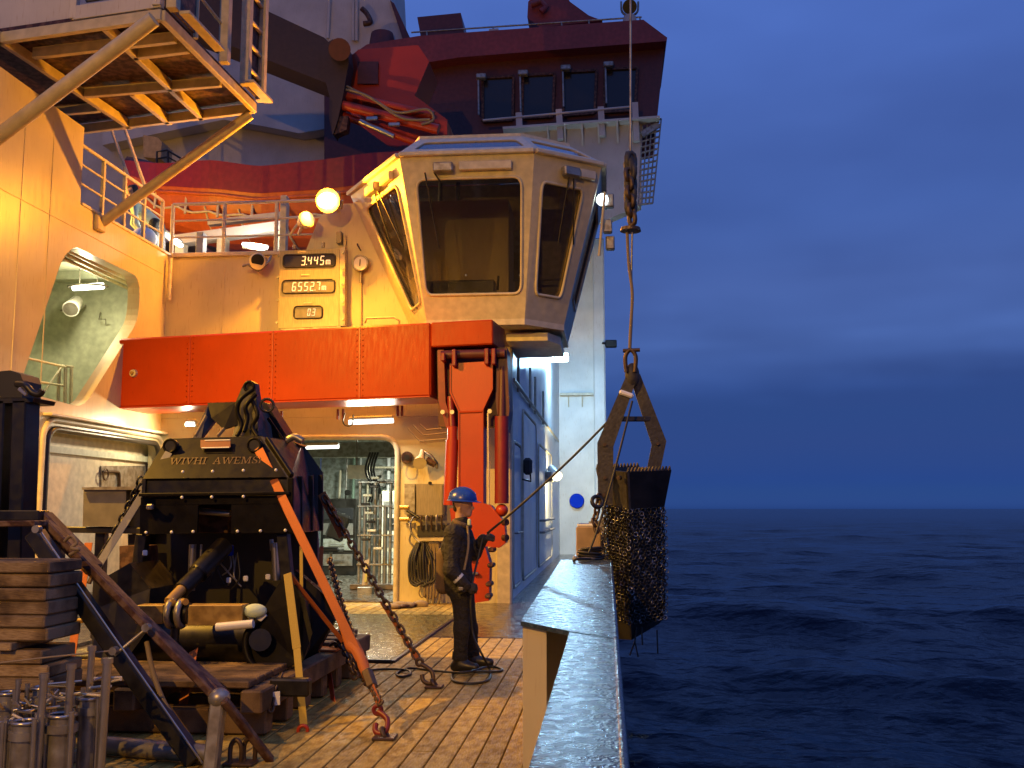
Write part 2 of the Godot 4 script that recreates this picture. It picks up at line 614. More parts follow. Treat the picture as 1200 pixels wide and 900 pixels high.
func one_bar(a: Vector3, c: Vector3, w: float, h: float, up := Vector3.UP, bev := 0.006) -> MB:
	var b := MB.new()
	b.bar(a, c, w, h, up, bev)
	return b


func one_cyl(a: Vector3, c: Vector3, r: float, r2 := -1.0, sides := 14) -> MB:
	var b := MB.new()
	b.cyl(a, c, r, r2, sides)
	return b


func one_tube(pts: Array, r: Variant, sides := 8, closed := false) -> MB:
	var b := MB.new()
	b.tube(pts, r, sides, closed)
	return b


func one_ball(c: Vector3, r: Vector3) -> MB:
	var b := MB.new()
	b.ball(c, r)
	return b


func one_plate(pts: Array, ext: Vector3) -> MB:
	var b := MB.new()
	b.plate(pts, ext)
	return b


func omni(parent: Node3D, at: Vector3, c: Color, e: float, size := 0.1) -> void:
	var l := OmniLight3D.new()
	l.name = "lamp_light"
	l.light_color = c.linear_to_srgb()
	l.light_energy = e
	l.light_size = size
	l.omni_range = 60.0
	l.omni_attenuation = 2.0
	l.shadow_enabled = true
	parent.add_child(l, true)
	l.position = at - origin_of(parent)


func area(parent: Node3D, at: Vector3, towards: Vector3, size: Vector2, c: Color, e: float) -> void:
	var l := AreaLight3D.new()
	l.name = "lamp_light"
	l.light_color = c.linear_to_srgb()
	l.light_energy = e
	l.area_size = size
	l.area_range = 40.0
	l.area_attenuation = 2.0
	l.shadow_enabled = true
	parent.add_child(l, true)
	l.position = at - origin_of(parent)
	var z := -towards.normalized()
	var x := (Vector3.UP if absf(z.y) < 0.9 else Vector3.BACK).cross(z).normalized()
	l.basis = Basis(x, z.cross(x), z)

# ---------------------------------------------------------------- sea and deck
func sea() -> void:
	var fn := FastNoiseLite.new()
	fn.seed = 12
	fn.frequency = 1.0
	fn.fractal_octaves = 4
	var b := MB.new()
	var radii := [0.5]
	while radii[-1] < 30000.0:
		radii.append(radii[-1] * 1.015 + 0.1)
	var steps := 320
	var prev_p := []
	var prev_n := []
	var high := func(x: float, z: float, r: float) -> float:
		var k := clampf(1.0 - r / 900.0, 0.0, 1.0)
		if k <= 0.0:
			return -4.9
		var q := Vector2(x * 0.9 + z * 0.35, z * 0.9 - x * 0.35)
		var h := 1.5 * fn.get_noise_2d(q.x * 0.014, q.y * 0.03) + 0.75 * fn.get_noise_2d(q.x * 0.045 + 40.0, q.y * 0.085)
		h += 0.22 * fn.get_noise_2d(q.x * 0.2, q.y * 0.4 + 9.0) * clampf(1.0 - r / 260.0, 0.0, 1.0)
		return -4.9 + h * 1.0 * k
	for i in radii.size():
		var r: float = radii[i]
		var row_p := []
		var row_n := []
		for k in steps + 1:
			var a := lerpf(-0.8, 1.0, float(k) / steps)
			var x := sin(a) * r
			var z := -cos(a) * r + 0.5
			var e := maxf(0.15, r * 0.01)
			var y: float = high.call(x, z, r)
			row_p.append(Vector3(x, y, z))
			row_n.append(Vector3(y - high.call(x + e, z, r), e, y - high.call(x, z + e, r)).normalized())
		if i > 0:
			for k in steps:
				b.smooth(prev_p[k], prev_p[k + 1], row_p[k + 1], prev_n[k], prev_n[k + 1], row_n[k + 1])
				b.smooth(prev_p[k], row_p[k + 1], row_p[k], prev_n[k], row_n[k + 1], row_n[k])
		prev_p = row_p
		prev_n = row_n
	struct("sea", b, "sea_water")
	var far := MB.new()
	far.quad(Vector3(-36000, -9, 36000), Vector3(36000, -9, 36000), Vector3(36000, -9, -36000), Vector3(-36000, -9, -36000))
	struct("sea_beyond", far, "sea_water")


func deck() -> void:
	var rng := RandomNumberGenerator.new()
	rng.seed = 5
	var base := struct("deck", span(Vector3(-12, -0.3, -40), Vector3(-0.03, -0.045, 4), 0.0), "caulk")
	var kinds := []
	var lens := [2.6, 2.64, 1.9]
	for l in lens:
		kinds.append(one_box(Vector3.ZERO, Vector3(0.1505, 0.04, l - 0.008), 0.005).mesh(Vector3.ZERO))
	var lay := func(x0: float, cols: int, z0: float, z1: float, kind: int) -> void:
		for c in cols:
			var x: float = x0 + 0.16 * c
			var z := z0 + (c * 0.93 if cols > 5 else 0.0)
			z = z0 + fmod(c * 0.97, lens[kind])
			var start := true
			while true:
				var l: float = lens[kind]
				var a := z - l
				var from := z
				if start:
					from = z0
					a = z - l if z - l < z0 - 0.5 else z - l
					start = false
				if from <= z1 + 0.3:
					break
				var to := maxf(a, z1)
				if to - z1 < 0.4:
					to = z1
				var o := MeshInstance3D.new()
				o.name = "plank"
				o.mesh = kinds[kind]
				o.position = Vector3(x, -0.02 + rng.randf_range(-0.0015, 0.0015), (from + to) * 0.5)
				o.scale = Vector3(1, 1, (from - to - 0.012) / (l - 0.012))
				o.material_override = mats["plank_%d" % rng.randi_range(0, 4)]
				base.add_child(o, true)
				z = to
				if to <= z1:
					break
	lay.call(-2.24, 12, -2.6, -13.35, 0)
	lay.call(-6.4, 26, -5.0, -11.1, 1)
	lay.call(-6.4, 26, -16.2, -18.5, 2)
	# the flush steel hatch and the steel margins beside the planking
	part("hatch_cover", span(Vector3(-6.2, -0.04, -16.1), Vector3(-2.36, 0.012, -11.2), 0.01), "hatch_steel", base)
	part("margin_plate", span(Vector3(-2.3, -0.04, -40), Vector3(-0.05, 0.004, -13.4), 0.01), "wet_steel", base)
	part("margin_plate", span(Vector3(-8.2, -0.04, -18.5), Vector3(-6.5, 0.002, -4), 0.0), "wet_steel", base)
	part("margin_plate", span(Vector3(-0.385, -0.04, -13.35), Vector3(-0.05, 0.003, -2), 0.0), "wet_steel", base)
	part("hull_side", span(Vector3(-0.04, -7, -40), Vector3(0.012, -0.31, 6), 0.0), "hull_blue", base)
	var coam := MB.new()
	coam.bar(Vector3(-2.32, 0.012, -11.14), Vector3(-2.32, 0.012, -16.1), 0.045, 0.03)
	coam.bar(Vector3(-6.2, 0.012, -11.14), Vector3(-2.34, 0.012, -11.14), 0.03, 0.045)
	part("hatch_rim", coam, "black_steel", base)


# ---------------------------------------------------------------- port deckhouse (the wall on the left)
func port_house() -> void:
	var t := thing("port_deckhouse", "tall cream painted deckhouse wall with a slanted opening showing a pale green room", "deckhouse", Vector3(-8.3, 0, -15))
	var f := func(q: Vector2) -> Vector3: return Vector3(-8.2, q.y, -q.x)
	var ext := Vector3(-0.22, 0, 0)
	var b := MB.new()
	b.holed(PackedVector2Array([Vector2(4, 3.05), Vector2(18.45, 3.05), Vector2(18.45, 6.4), Vector2(14.95, 6.4), Vector2(14.95, 7.65), Vector2(4, 7.65)]),
		rounded([Vector2(13.55, 3.3), Vector2(15.35, 3.22), Vector2(17.12, 4.96), Vector2(17.1, 5.72), Vector2(14.82, 5.7), Vector2(14.5, 5.4)], 0.3), f, ext)
	var wall := part("wall", b, "wall_paint", t)
	b = MB.new()
	b.holed(PackedVector2Array([Vector2(4, -0.04), Vector2(18.45, -0.04), Vector2(18.45, 3.047), Vector2(4, 3.047)]), rrect(14.32, 0.25, 18.2, 2.86, 0.22), f, ext)
	part("wall", b, "wall_paint", t)
	part("roof", span(Vector3(-13, 7.4, -14.9), Vector3(-8.43, 7.6, -4), 0.0), "dull_steel", t)
	for d in [12.2, 13.35, 14.1]:
		part("weld_seam", span(Vector3(-8.2, 3.4, -d - 0.012), Vector3(-8.193, 7.4, -d + 0.012), 0.003), "wall_paint", t)
	part("weld_seam", span(Vector3(-8.2, 5.98, -18.2), Vector3(-8.193, 6.0, -4), 0.003), "wall_paint", t)
	# alcove behind the lower opening
	b = MB.new()
	b.quad(Vector3(-8.5, 0, -14), Vector3(-8.5, 0, -18.6), Vector3(-8.5, 3, -18.6), Vector3(-8.5, 3, -14))
	part("alcove_panel", one_plate([Vector3(-8.5, 0, -14), Vector3(-8.5, 0, -18.6), Vector3(-8.5, 3, -18.6), Vector3(-8.5, 3, -14)], Vector3(-0.05, 0, 0)), "trim_paint", t)
	var loop := []
	for q in rrect(14.36, 0.28, 18.16, 2.83, 0.24, 6):
		loop.append(Vector3(-8.2, q.y, -q.x))
	part("rubber_seal", one_tube(loop, 0.05, 10, true), "rubber", t)
	loop = []
	for q in rrect(14.22, 0.16, 18.3, 2.96, 0.3, 6):
		loop.append(Vector3(-8.19, q.y, -q.x))
	part("frame_tube", one_tube(loop, 0.045, 10, true), "trim_paint", t)
	# the small recess in the alcove with pipework
	part("valve_recess", one_plate([Vector3(-8.47, 2.363, -16.559), Vector3(-8.47, 2.433, -18.263), Vector3(-8.47, 1.9, -18.315), Vector3(-8.47, 1.878, -16.607)], Vector3(-0.025, 0, 0)), "dull_steel", t)
	part("valve_pipe", one_tube(bend([Vector3(-8.44, 1.915, -17.182), Vector3(-8.44, 2.209, -17.153), Vector3(-8.44, 2.28, -17.052), Vector3(-8.44, 2.264, -16.598)]), 0.025), "chain_steel", t)
	part("valve_wheel", one_ring(Vector3(-8.42, 2.221, -16.622), Vector3(1, 0, 0), 0.09, 0.014), "chain_steel", t)
	# the room seen through the slanted opening
	b = MB.new()
	b.box(Vector3(-9.8, 5.98, -15.4), Vector3(2.8, 0.06, 6.2))
	part("room_ceiling", b, "green_white", t)
	part("room_end_wall", span(Vector3(-11.2, 2.6, -18.5), Vector3(-8.43, 5.95, -18.42), 0.0), "green_white", t)
	part("room_side_wall", span(Vector3(-11.3, 2.6, -18.4), Vector3(-11.22, 5.95, -12.3), 0.0), "green_white", t)
	part("room_near_wall", span(Vector3(-11.2, 2.6, -12.4), Vector3(-8.43, 5.95, -12.3), 0.0), "green_white", t)
	part("room_floor", span(Vector3(-11.2, 2.5, -18.4), Vector3(-8.43, 2.6, -12.4), 0.0), "green_white", t)
	for k in 3:
		part("ceiling_pipe", one_cyl(Vector3(-8.58 - 0.13 * k, 5.78 - 0.03 * k, -18.4), Vector3(-8.58 - 0.13 * k, 5.78 - 0.03 * k, -12.4), 0.055 - 0.012 * k), "trim_paint", t)
	for z in [-13.6, -14.9, -16.2, -17.5]:
		part("ceiling_beam", span(Vector3(-11.2, 5.8, z - 0.03), Vector3(-8.5, 5.949, z + 0.03), 0.004), "green_white", t)
	part("wall_rung", one_tube([Vector3(-8.784, 5.69, -18.3), Vector3(-8.837, 5.649, -18.1), Vector3(-8.819, 5.259, -18.1), Vector3(-8.763, 5.247, -18.3)], 0.015, 6), "green_white", t)
	part("wall_rung", one_tube([Vector3(-9.566, 5.359, -18.38), Vector3(-9.499, 5.192, -18.2), Vector3(-9.365, 5.19, -18.2), Vector3(-9.452, 5.126, -18.38)], 0.012, 6), "dull_steel", t)
	# guard rail in the room
	for q in [[Vector3(-9.2, 4.031, -15.4), Vector3(-9.566, 4.146, -17.2)], [Vector3(-9.236, 3.688, -15.4), Vector3(-9.579, 3.811, -17.2)]]:
		part("room_rail", one_cyl(q[0], q[1], 0.022), "trim_paint", t)
	for q in [[Vector3(-9.663, 4.178, -17.2), Vector3(-9.653, 3.447, -17.2)], [Vector3(-9.551, 4.177, -17.2), Vector3(-9.525, 3.416, -17.2)], [Vector3(-9.439, 4.145, -17.2), Vector3(-9.413, 3.384, -17.2)]]:
		part("room_post", one_cyl(q[0], q[1], 0.03), "trim_paint", t)
	part("room_brace", one_cyl(Vector3(-9.599, 4.177, -17.2), Vector3(-9.572, 3.454, -16.4), 0.02), "trim_paint", t)
	part("room_rail", one_cyl(Vector3(-9.694, 4.179, -17.2), Vector3(-9.407, 4.144, -17.2), 0.022), "trim_paint", t)
	# top edge strip, corner pipes
	part("top_edge", one_bar(Vector3(-8.24, 6.42, -14.98), Vector3(-8.24, 6.42, -18.4), 0.12, 0.05), "trim_paint", t)
	part("corner_pipe", one_cyl(Vector3(-8.08, 5.5, -18.06), Vector3(-8.08, 6.3, -18.06), 0.035), "trim_paint", t)
	part("ledge", span(Vector3(-8.198, 3.0, -18.2), Vector3(-8.05, 3.045, -14.2), 0.01), "trim_paint", t)


func one_ring(c: Vector3, axis: Vector3, r: float, tt: float) -> MB:
	var b := MB.new()
	b.ring(c, axis, r, tt)
	return b


# ---------------------------------------------------------------- aft face of the superstructure
func aft_house() -> void:
	var t := thing("aft_deckhouse", "cream painted aft wall of the superstructure with an open hangar doorway below the orange beam", "deckhouse", Vector3(-5, 0, -18.4))
	var f := func(q: Vector2) -> Vector3: return Vector3(q.x, q.y, -18.2)
	var door := rounded([Vector2(-6.6, -1), Vector2(-3.78, -1), Vector2(-3.78, 2.9), Vector2(-6.6, 2.9)], 0.3)
	var b := MB.new()
	for q in Geometry2D.clip_polygons(PackedVector2Array([Vector2(-8.2, -0.03), Vector2(-1.75, -0.03), Vector2(-1.75, 3.3), Vector2(-8.2, 3.3)]), door):
		b.slab(q, f, Vector3(0, 0, -0.25))
	part("wall", b, "wall_paint", t)
	b = MB.new()
	b.slab(PackedVector2Array([Vector2(-8.2, 3.303), Vector2(-1.75, 3.303), Vector2(-1.75, 7.3), Vector2(-4.95, 7.3), Vector2(-5.3, 7.05), Vector2(-5.55, 6.4), Vector2(-8.2, 6.4)]), f, Vector3(0, 0, -0.25))
	part("wall", b, "wall_paint", t)
	var edge := []
	for q in [Vector2(-6.6, 0), Vector2(-6.6, 2.9), Vector2(-3.78, 2.9), Vector2(-3.78, 0)]:
		edge.append(Vector3(q.x, q.y, -18.18))
	var lp := []
	for q in rounded([Vector2(-6.63, -3), Vector2(-3.75, -3), Vector2(-3.75, 2.93), Vector2(-6.63, 2.93)], 0.33):
		if q.y > -0.1:
			lp.append(Vector3(q.x, q.y, -18.17))
	lp.push_front(Vector3(-3.75, 0, -18.17))
	lp.push_back(Vector3(-6.63, 0, -18.17))
	part("door_frame", one_tube(lp, 0.05, 8), "trim_paint", t)
	part("door_sill", span(Vector3(-6.55, 0.0, -18.42), Vector3(-3.8, 0.03, -18.12), 0.01), "wet_steel", t)
	# plating seams, stiffener bars and the eyes under the beam
	for x in [-7.1, -3.0]:
		part("weld_seam", span(Vector3(x, 3.4, -18.203), Vector3(x + 0.02, 6.2, -18.19), 0.003), "wall_paint", t)
	for x in [-2.6, -2.25, -1.95]:
		part("wall_rib", span(Vector3(x, 0.1, -18.203), Vector3(x + 0.025, 2.2, -18.17), 0.004), "wall_paint", t)
	for q in [[Vector3(-5.567, 7.087, -18.15), Vector3(-5.725, 6.802, -18.05)], [Vector3(-5.725, 6.802, -18.05), Vector3(-5.818, 6.688, -18.1)]]:
		part("lamp_bracket", one_cyl(q[0], q[1], 0.025), "wall_paint", t)
	part("coaming", span(Vector3(-8.1, 6.34, -18.197), Vector3(-5.6, 6.42, -18.14), 0.01), "trim_paint", t)
	part("junction_box", one_box(Vector3(-4.884, 6.622, -18.12), Vector3(0.1, 0.22, 0.13), 0.01), "panel_steel", t)
	part("conduit", one_tube([Vector3(-4.796, 6.676, -18.15), Vector3(-4.761, 4.942, -18.15)], 0.03, 8), "wall_paint", t)
	part("conduit", one_tube([Vector3(-4.482, 5.963, -18.17), Vector3(-4.463, 4.941, -18.17)], 0.018, 6), "wall_paint", t)
	part("pipe_run", one_tube([Vector3(-4.32, 4.985, -17.9), Vector3(-4.266, 5.043, -17.8), Vector3(-3.768, 5.05, -17.8), Vector3(-3.675, 4.987, -17.8), Vector3(-3.693, 4.881, -17.9)], 0.02, 6), "trim_paint", t)
	b = MB.new()
	for q in [[Vector3(-3.555, 3.08, -18.1), Vector3(-3.335, 2.849, -18.1)], [Vector3(-3.335, 2.849, -18.1), Vector3(-2.81, 2.891, -18.1)], [Vector3(-3.462, 3.141, -18.1), Vector3(-3.274, 2.955, -18.1)], [Vector3(-3.274, 2.955, -18.1), Vector3(-2.811, 2.998, -18.1)], [Vector3(-3.338, 3.155, -18.1), Vector3(-3.213, 3.047, -18.1)], [Vector3(-3.213, 3.047, -18.1), Vector3(-2.812, 3.09, -18.1)]]:
		b.cyl(q[0], q[1], 0.014, -1, 6)
	part("cable_tray", b, "trim_paint", t)


func hangar() -> void:
	var t := thing("hangar", "grey workshop hangar behind the open doorway, crowded with pipes and machines", "hangar", Vector3(-5, 0, -23))
	part("hangar_floor", span(Vector3(-7.8, -0.04, -27.5), Vector3(-2.0, 0.006, -18.48), 0.0), "floor_grey", t)
	part("hangar_ceiling", span(Vector3(-7.8, 3.7, -27.5), Vector3(-2.0, 3.8, -18.48), 0.0), "machine_grey", t)
	part("hangar_end_wall", span(Vector3(-7.8, 0, -27.6), Vector3(-2.0, 3.7, -27.51), 0.0), "machine_grey", t)
	part("hangar_side_wall", span(Vector3(-7.9, 0, -27.5), Vector3(-7.81, 3.7, -18.48), 0.0), "machine_grey", t)
	part("hangar_side_wall", span(Vector3(-1.98, 0, -27.5), Vector3(-1.9, 3.7, -18.48), 0.0), "machine_grey", t)
	for k in 6:
		part("ceiling_duct", one_cyl(Vector3(-7.8, 3.5 - 0.05 * (k % 3), -19.4 - 1.3 * k), Vector3(-2.0, 3.5 - 0.05 * (k % 3), -19.4 - 1.3 * k), 0.05 + 0.03 * (k % 2)), "machine_grey", t)
	for x in [-5.6, -5.35, -4.9, -4.2, -3.95]:
		part("overhead_pipe", one_cyl(Vector3(x, 3.35, -27.4), Vector3(x, 3.35, -18.7), 0.04), "dull_steel", t)
	part("overhead_beam", span(Vector3(-7.7, 2.8, -23.1), Vector3(-2.1, 3.15, -22.8), 0.01), "machine_grey", t)


# ---------------------------------------------------------------- the long white wall to starboard
func starboard_house() -> void:
	var t := thing("starboard_deckhouse", "long white deckhouse side wall with steel doors running forward beside the bulwark", "deckhouse", Vector3(-1.9, 0, -27))
	part("wall", span(Vector3(-1.95, -0.03, -37.5), Vector3(-1.75, 7.3, -18.453), 0.0), "gloss_white", t)
	part("corner_post", span(Vector3(-1.97, -0.03, -18.5), Vector3(-1.69, 4.9, -18.17), 0.03), "trim_paint", t)
	# steel doors with rounded frames; their upper edges step up towards the bow
	for d in [[18.9, 20.6, 2.9], [21.1, 25.0, 3.7], [25.9, 32.0, 3.3]]:
		var fr := MB.new()
		var o := rrect(d[0], 0.2, d[1], d[2], 0.25)
		var pts := []
		for q in o:
			pts.append(Vector3(-1.735, q.y, -q.x))
		fr.tube(pts, 0.03, 6, true)
		var door := one_plate([Vector3(-1.748, 0.25, -d[0] - 0.05), Vector3(-1.748, 0.25, -d[1] + 0.05), Vector3(-1.748, d[2] - 0.05, -d[1] + 0.05), Vector3(-1.748, d[2] - 0.05, -d[0] - 0.05)], Vector3(0.02, 0, 0))
		var dr := part("door", door, "gloss_white", t)
		part("door_frame", fr, "trim_paint", dr)
	part("handle", one_tube([Vector3(-1.74, 1.2, -19.0), Vector3(-1.66, 1.2, -19.0), Vector3(-1.66, 1.2, -20.2), Vector3(-1.74, 1.2, -20.2)], 0.02, 6), "dull_steel", t)
	for y in [1.35, 1.05]:
		part("grab_rail", one_tube([Vector3(-1.74, y, -26.3), Vector3(-1.62, y, -26.3), Vector3(-1.62, y, -31.5), Vector3(-1.74, y, -31.5)], 0.035, 6), "dull_steel", t)
	for z in [19.7, 22.8, 24.4, 27.5]:
		part("wall_pipe", one_cyl(Vector3(-1.7, 3.9, -z), Vector3(-1.7, 4.8, -z), 0.03), "trim_paint", t)
	part("fire_line", one_cyl(Vector3(-1.69, 4.0, -18.6), Vector3(-1.69, 4.0, -36), 0.035), "trim_paint", t)
	# black telephone horn on its bracket
	part("horn_box", one_box(Vector3(-1.6, 2.5, -20.77), Vector3(0.18, 0.34, 0.25), 0.05), "rubber", t)
	part("horn_bracket", one_tube([Vector3(-1.75, 2.25, -20.9), Vector3(-1.55, 2.2, -20.9), Vector3(-1.55, 2.35, -20.77)], 0.02, 6), "rubber", t)
	# bulkhead that closes the side passage, with the round blue disc
	var u := thing("forward_bulkhead", "pale bulkhead at the far end of the starboard side passage", "bulkhead", Vector3(-0.8, 0, -37.6))
	part("bulkhead_plate", span(Vector3(-1.74, -0.03, -37.7), Vector3(-0.2, 11.6, -37.5), 0.0), "white_paint", u)
	part("edge_column", span(Vector3(-0.46, -0.03, -37.48), Vector3(-0.02, 11.6, -37.1), 0.05), "white_paint", u)
	part("upper_shelf", span(Vector3(-1.7, 5.75, -37.48), Vector3(-0.47, 5.85, -37.2), 0.01), "trim_paint", u)
	for x in [-1.4, -0.9]:
		part("shelf_bracket", one_plate([Vector3(x, 5.75, -37.48), Vector3(x, 5.75, -37.22), Vector3(x, 5.35, -37.48)], Vector3(0.04, 0, 0)), "trim_paint", u)
	var c := Vector3(-1.105, 1.926, -37.4)
	part("blue_disc", one_cyl(c, c + Vector3(0, 0, 0.09), 0.27, 0.25, 24), "blue_paint", u)


# ---------------------------------------------------------------- bulwark
func bulwark() -> void:
	var t := thing("bulwark", "bulwark with a wide wet grey cap along the ship's side", "bulwark", Vector3(-0.1, 0, -6))
	# the wide cap, ending in a slanted edge, then the narrow cap nearer by
	part("wide_cap", one_plate([Vector3(-0.392, 1.15, -4.66), Vector3(-0.155, 1.15, -4.3), Vector3(0.022, 1.15, -4.1), Vector3(0.022, 1.15, -10.25), Vector3(-0.46, 1.15, -10.25)], Vector3(0, -0.02, 0)), "cap_paint", t)
	part("narrow_cap", one_plate([Vector3(-0.16, 1.148, -4.28), Vector3(-0.155, 1.148, 3), Vector3(0.022, 1.148, 3), Vector3(0.022, 1.148, -4.085)], Vector3(0, -0.02, 0)), "cap_paint", t)
	part("shell_plate", span(Vector3(-0.005, -0.3, -10.25), Vector3(0.012, 1.128, 3), 0.0), "white_paint", t)
	part("inner_plate", one_plate([Vector3(-0.385, 0, -4.68), Vector3(-0.385, 1.128, -4.68), Vector3(-0.452, 1.128, -10.2), Vector3(-0.452, 0, -10.2)], Vector3(0.014, 0, 0)), "wall_paint", t)
	part("end_flange", one_plate([Vector3(-0.384, 0, -4.675), Vector3(-0.384, 1.129, -4.675), Vector3(-0.268, 1.129, -4.5), Vector3(-0.268, 0, -4.5)], Vector3(0, 0, -0.016)), "wall_paint", t)
	part("end_plate", span(Vector3(-0.44, 0, -10.24), Vector3(-0.006, 1.128, -10.21), 0.0), "wall_paint", t)
	for z in [-5.0, -6.6, -8.2]:
		part("frame_rib", span(Vector3(-0.37, 0, z - 0.01), Vector3(-0.007, 1.127, z), 0.0), "wall_paint", t)
	for z in [-3.0, -1.6]:
		part("stanchion", span(Vector3(-0.15, 0, z - 0.012), Vector3(-0.007, 1.126, z), 0.0), "wall_paint", t)
	for y in [0.35, 0.62, 0.88]:
		part("stringer", span(Vector3(-0.07, y, -4.99), Vector3(-0.007, y + 0.014, -4.3), 0.0), "wall_paint", t)
	# the clamp inside the open end
	part("clamp", one_tube(bend([Vector3(-0.1, 0.85, -4.55), Vector3(-0.17, 0.8, -4.5), Vector3(-0.19, 0.9, -4.52), Vector3(-0.12, 0.96, -4.6)]), 0.022, 8), "dull_steel", t)
	part("clamp_bolt", one_cyl(Vector3(-0.21, 0.75, -4.5), Vector3(-0.15, 0.86, -4.55), 0.026), "chain_steel", t)
	var lip := MB.new()
	lip.tube([Vector3(0.026, 1.138, 3), Vector3(0.026, 1.138, -4.1)], 0.013, 8)
	lip.tube([Vector3(0.026, 1.139, -4.11), Vector3(0.026, 1.139, -10.25)], 0.013, 8)
	part("cap_edge", lip, "cap_paint", t)

# ---------------------------------------------------------------- orange gantry beam and its arm
func gantry() -> void:
	var t := thing("gantry_beam", "long orange box beam across the aft wall, bolted in sections", "gantry beam", Vector3(-5, 3.3, -16.6))
	var a := Vector3(-8.24, 3.943, -17.05)
	var c := Vector3(-2.725, 4.012, -16.4)
	part("box_girder", one_bar(a, c, 0.9, 1.19, Vector3.UP, 0.03), "orange_paint", t)
	var dir := (c - a).normalized()
	var fwd := Vector3.UP.cross(dir).normalized()
	if fwd.z < 0:
		fwd = -fwd
	var up := dir.cross(fwd)
	if up.y < 0:
		up = -up
	part("end_girder", one_bar(c + up * 0.395, c + dir * 1.02 + up * 0.395, 0.9, 0.4, Vector3.UP, 0.02), "orange_paint", t)
	part("end_girder_web", one_bar(c + up * -0.2 - fwd * 0.25, c + dir * 0.95 + up * -0.2 - fwd * 0.25, 0.4, 0.76, Vector3.UP, 0.01), "dark_red", t)
	var lens := a.distance_to(c)
	for fr in [0.243, 0.512, 0.785]:
		var p: Vector3 = a + dir * lens * fr + fwd * 0.452
		var s := part("section_seam", one_bar(p - up * 0.585, p + up * 0.585, 0.025, 0.012, fwd, 0.003), "red_orange", t)
		for k in 13:
			for sd in [-0.05, 0.05]:
				var q: Vector3 = p + dir * sd + up * (-0.54 + 0.09 * k)
				part("bolt", one_cyl(q - fwd * 0.004, q + fwd * 0.014, 0.014, 0.011, 6), "orange_paint", s)
	# flanges along the lower edge and the pipe stubs under it
	part("bottom_flange", one_bar(a - up * 0.6 + dir * 0.02, c - up * 0.6, 0.98, 0.025, Vector3.UP, 0.006), "red_orange", t)
	var f := a + dir * 0.32 - up * 0.02 + fwd * 0.45
	var lug := part("lifting_lug", one_cyl(f, f + fwd * 0.05, 0.07, 0.06, 12), "trim_paint", t)
	part("lug_pin", one_cyl(f + fwd * 0.05, f + fwd * 0.09, 0.028), "brass", lug)
	for q in [Vector3(-6.397, 3.156, -16.6), Vector3(-6.101, 3.125, -16.6), Vector3(-5.398, 3.148, -16.6), Vector3(-4.44, 3.169, -16.6), Vector3(-4.353, 3.168, -16.6), Vector3(-3.435, 3.217, -16.6), Vector3(-3.363, 3.216, -16.6)]:
		part("pipe_stub", one_cyl(q + Vector3(0, 0.12, 0), q - Vector3(0, 0.05, 0), 0.022), "dark_red", t)
	part("hose_loop", one_tube(bend([Vector3(-4.3, 3.215, -16.5), Vector3(-4.325, 3.074, -16.5), Vector3(-4.267, 3.003, -16.5), Vector3(-4.167, 3.031, -16.5), Vector3(-4.156, 3.186, -16.5)]), 0.012, 6), "cable_black", t)

	# the folded arm that hangs at the beam's outer end
	var g := thing("folding_arm", "orange folding crane arm standing upright at the beam's right end between two cylinders", "crane arm", Vector3(-2.2, 0, -15.9))
	part("arm", one_plate([Vector3(-2.456, 3.923, -15.85), Vector3(-1.765, 3.955, -15.85), Vector3(-1.764, 3.509, -15.85), Vector3(-1.911, 3.188, -15.85), Vector3(-1.906, 1.545, -15.85), Vector3(-2.305, 1.545, -15.85), Vector3(-2.315, 3.165, -15.85), Vector3(-2.453, 3.462, -15.85)], Vector3(0, 0, -0.34)), "red_orange", g)
	var edge := MB.new()
	for q in [[Vector3(-2.441, 3.895, -15.84), Vector3(-2.438, 3.475, -15.84)], [Vector3(-2.438, 3.475, -15.84), Vector3(-2.3, 3.164, -15.84)], [Vector3(-2.3, 3.164, -15.84), Vector3(-2.29, 1.571, -15.84)], [Vector3(-1.777, 3.927, -15.84), Vector3(-1.776, 3.508, -15.84)], [Vector3(-1.776, 3.508, -15.84), Vector3(-1.923, 3.187, -15.84)], [Vector3(-1.923, 3.187, -15.84), Vector3(-1.918, 1.571, -15.84)]]:
		edge.bar(q[0], q[1], 0.02, 0.02, Vector3.BACK, 0.004)
	part("arm_edge", edge, "red_orange", g)
	part("weld_band", one_bar(Vector3(-2.299, 3.149, -15.83), Vector3(-1.922, 3.159, -15.83), 0.015, 0.03), "orange_paint", g)
	part("cheek_plate", one_plate([Vector3(-2.657, 4.152, -15.9), Vector3(-2.561, 4.151, -15.9), Vector3(-2.527, 3.333, -15.9), Vector3(-2.416, 2.928, -15.9), Vector3(-2.497, 2.861, -15.9), Vector3(-2.636, 3.335, -15.9)], Vector3(0, 0, -0.6)), "dark_red", g)
	part("cheek_plate", one_plate([Vector3(-1.717, 4.139, -15.9), Vector3(-1.554, 4.164, -15.9), Vector3(-1.513, 3.189, -15.9), Vector3(-1.553, 2.855, -15.9), Vector3(-1.688, 2.923, -15.9), Vector3(-1.729, 3.326, -15.9)], Vector3(0, 0, -0.6)), "bridge_maroon", g)
	part("head_plate", one_plate([Vector3(-2.704, 4.17, -16.1), Vector3(-1.574, 4.209, -16.1), Vector3(-1.6, 2.938, -16.1), Vector3(-2.666, 2.946, -16.1)], Vector3(0, 0, -0.3)), "bridge_maroon", g)
	for q in [[Vector3(-2.544, 3.945, -15.8), Vector3(-2.545, 4.081, -15.8)], [Vector3(-2.367, 3.861, -15.8), Vector3(-2.369, 4.132, -15.8)], [Vector3(-1.854, 3.881, -15.8), Vector3(-1.854, 4.139, -15.8)], [Vector3(-1.746, 3.88, -15.8), Vector3(-1.746, 4.137, -15.8)]]:
		part("hinge_lug", one_bar(q[0], q[1], 0.07, 0.2, Vector3.BACK, 0.015), "dark_red", g)
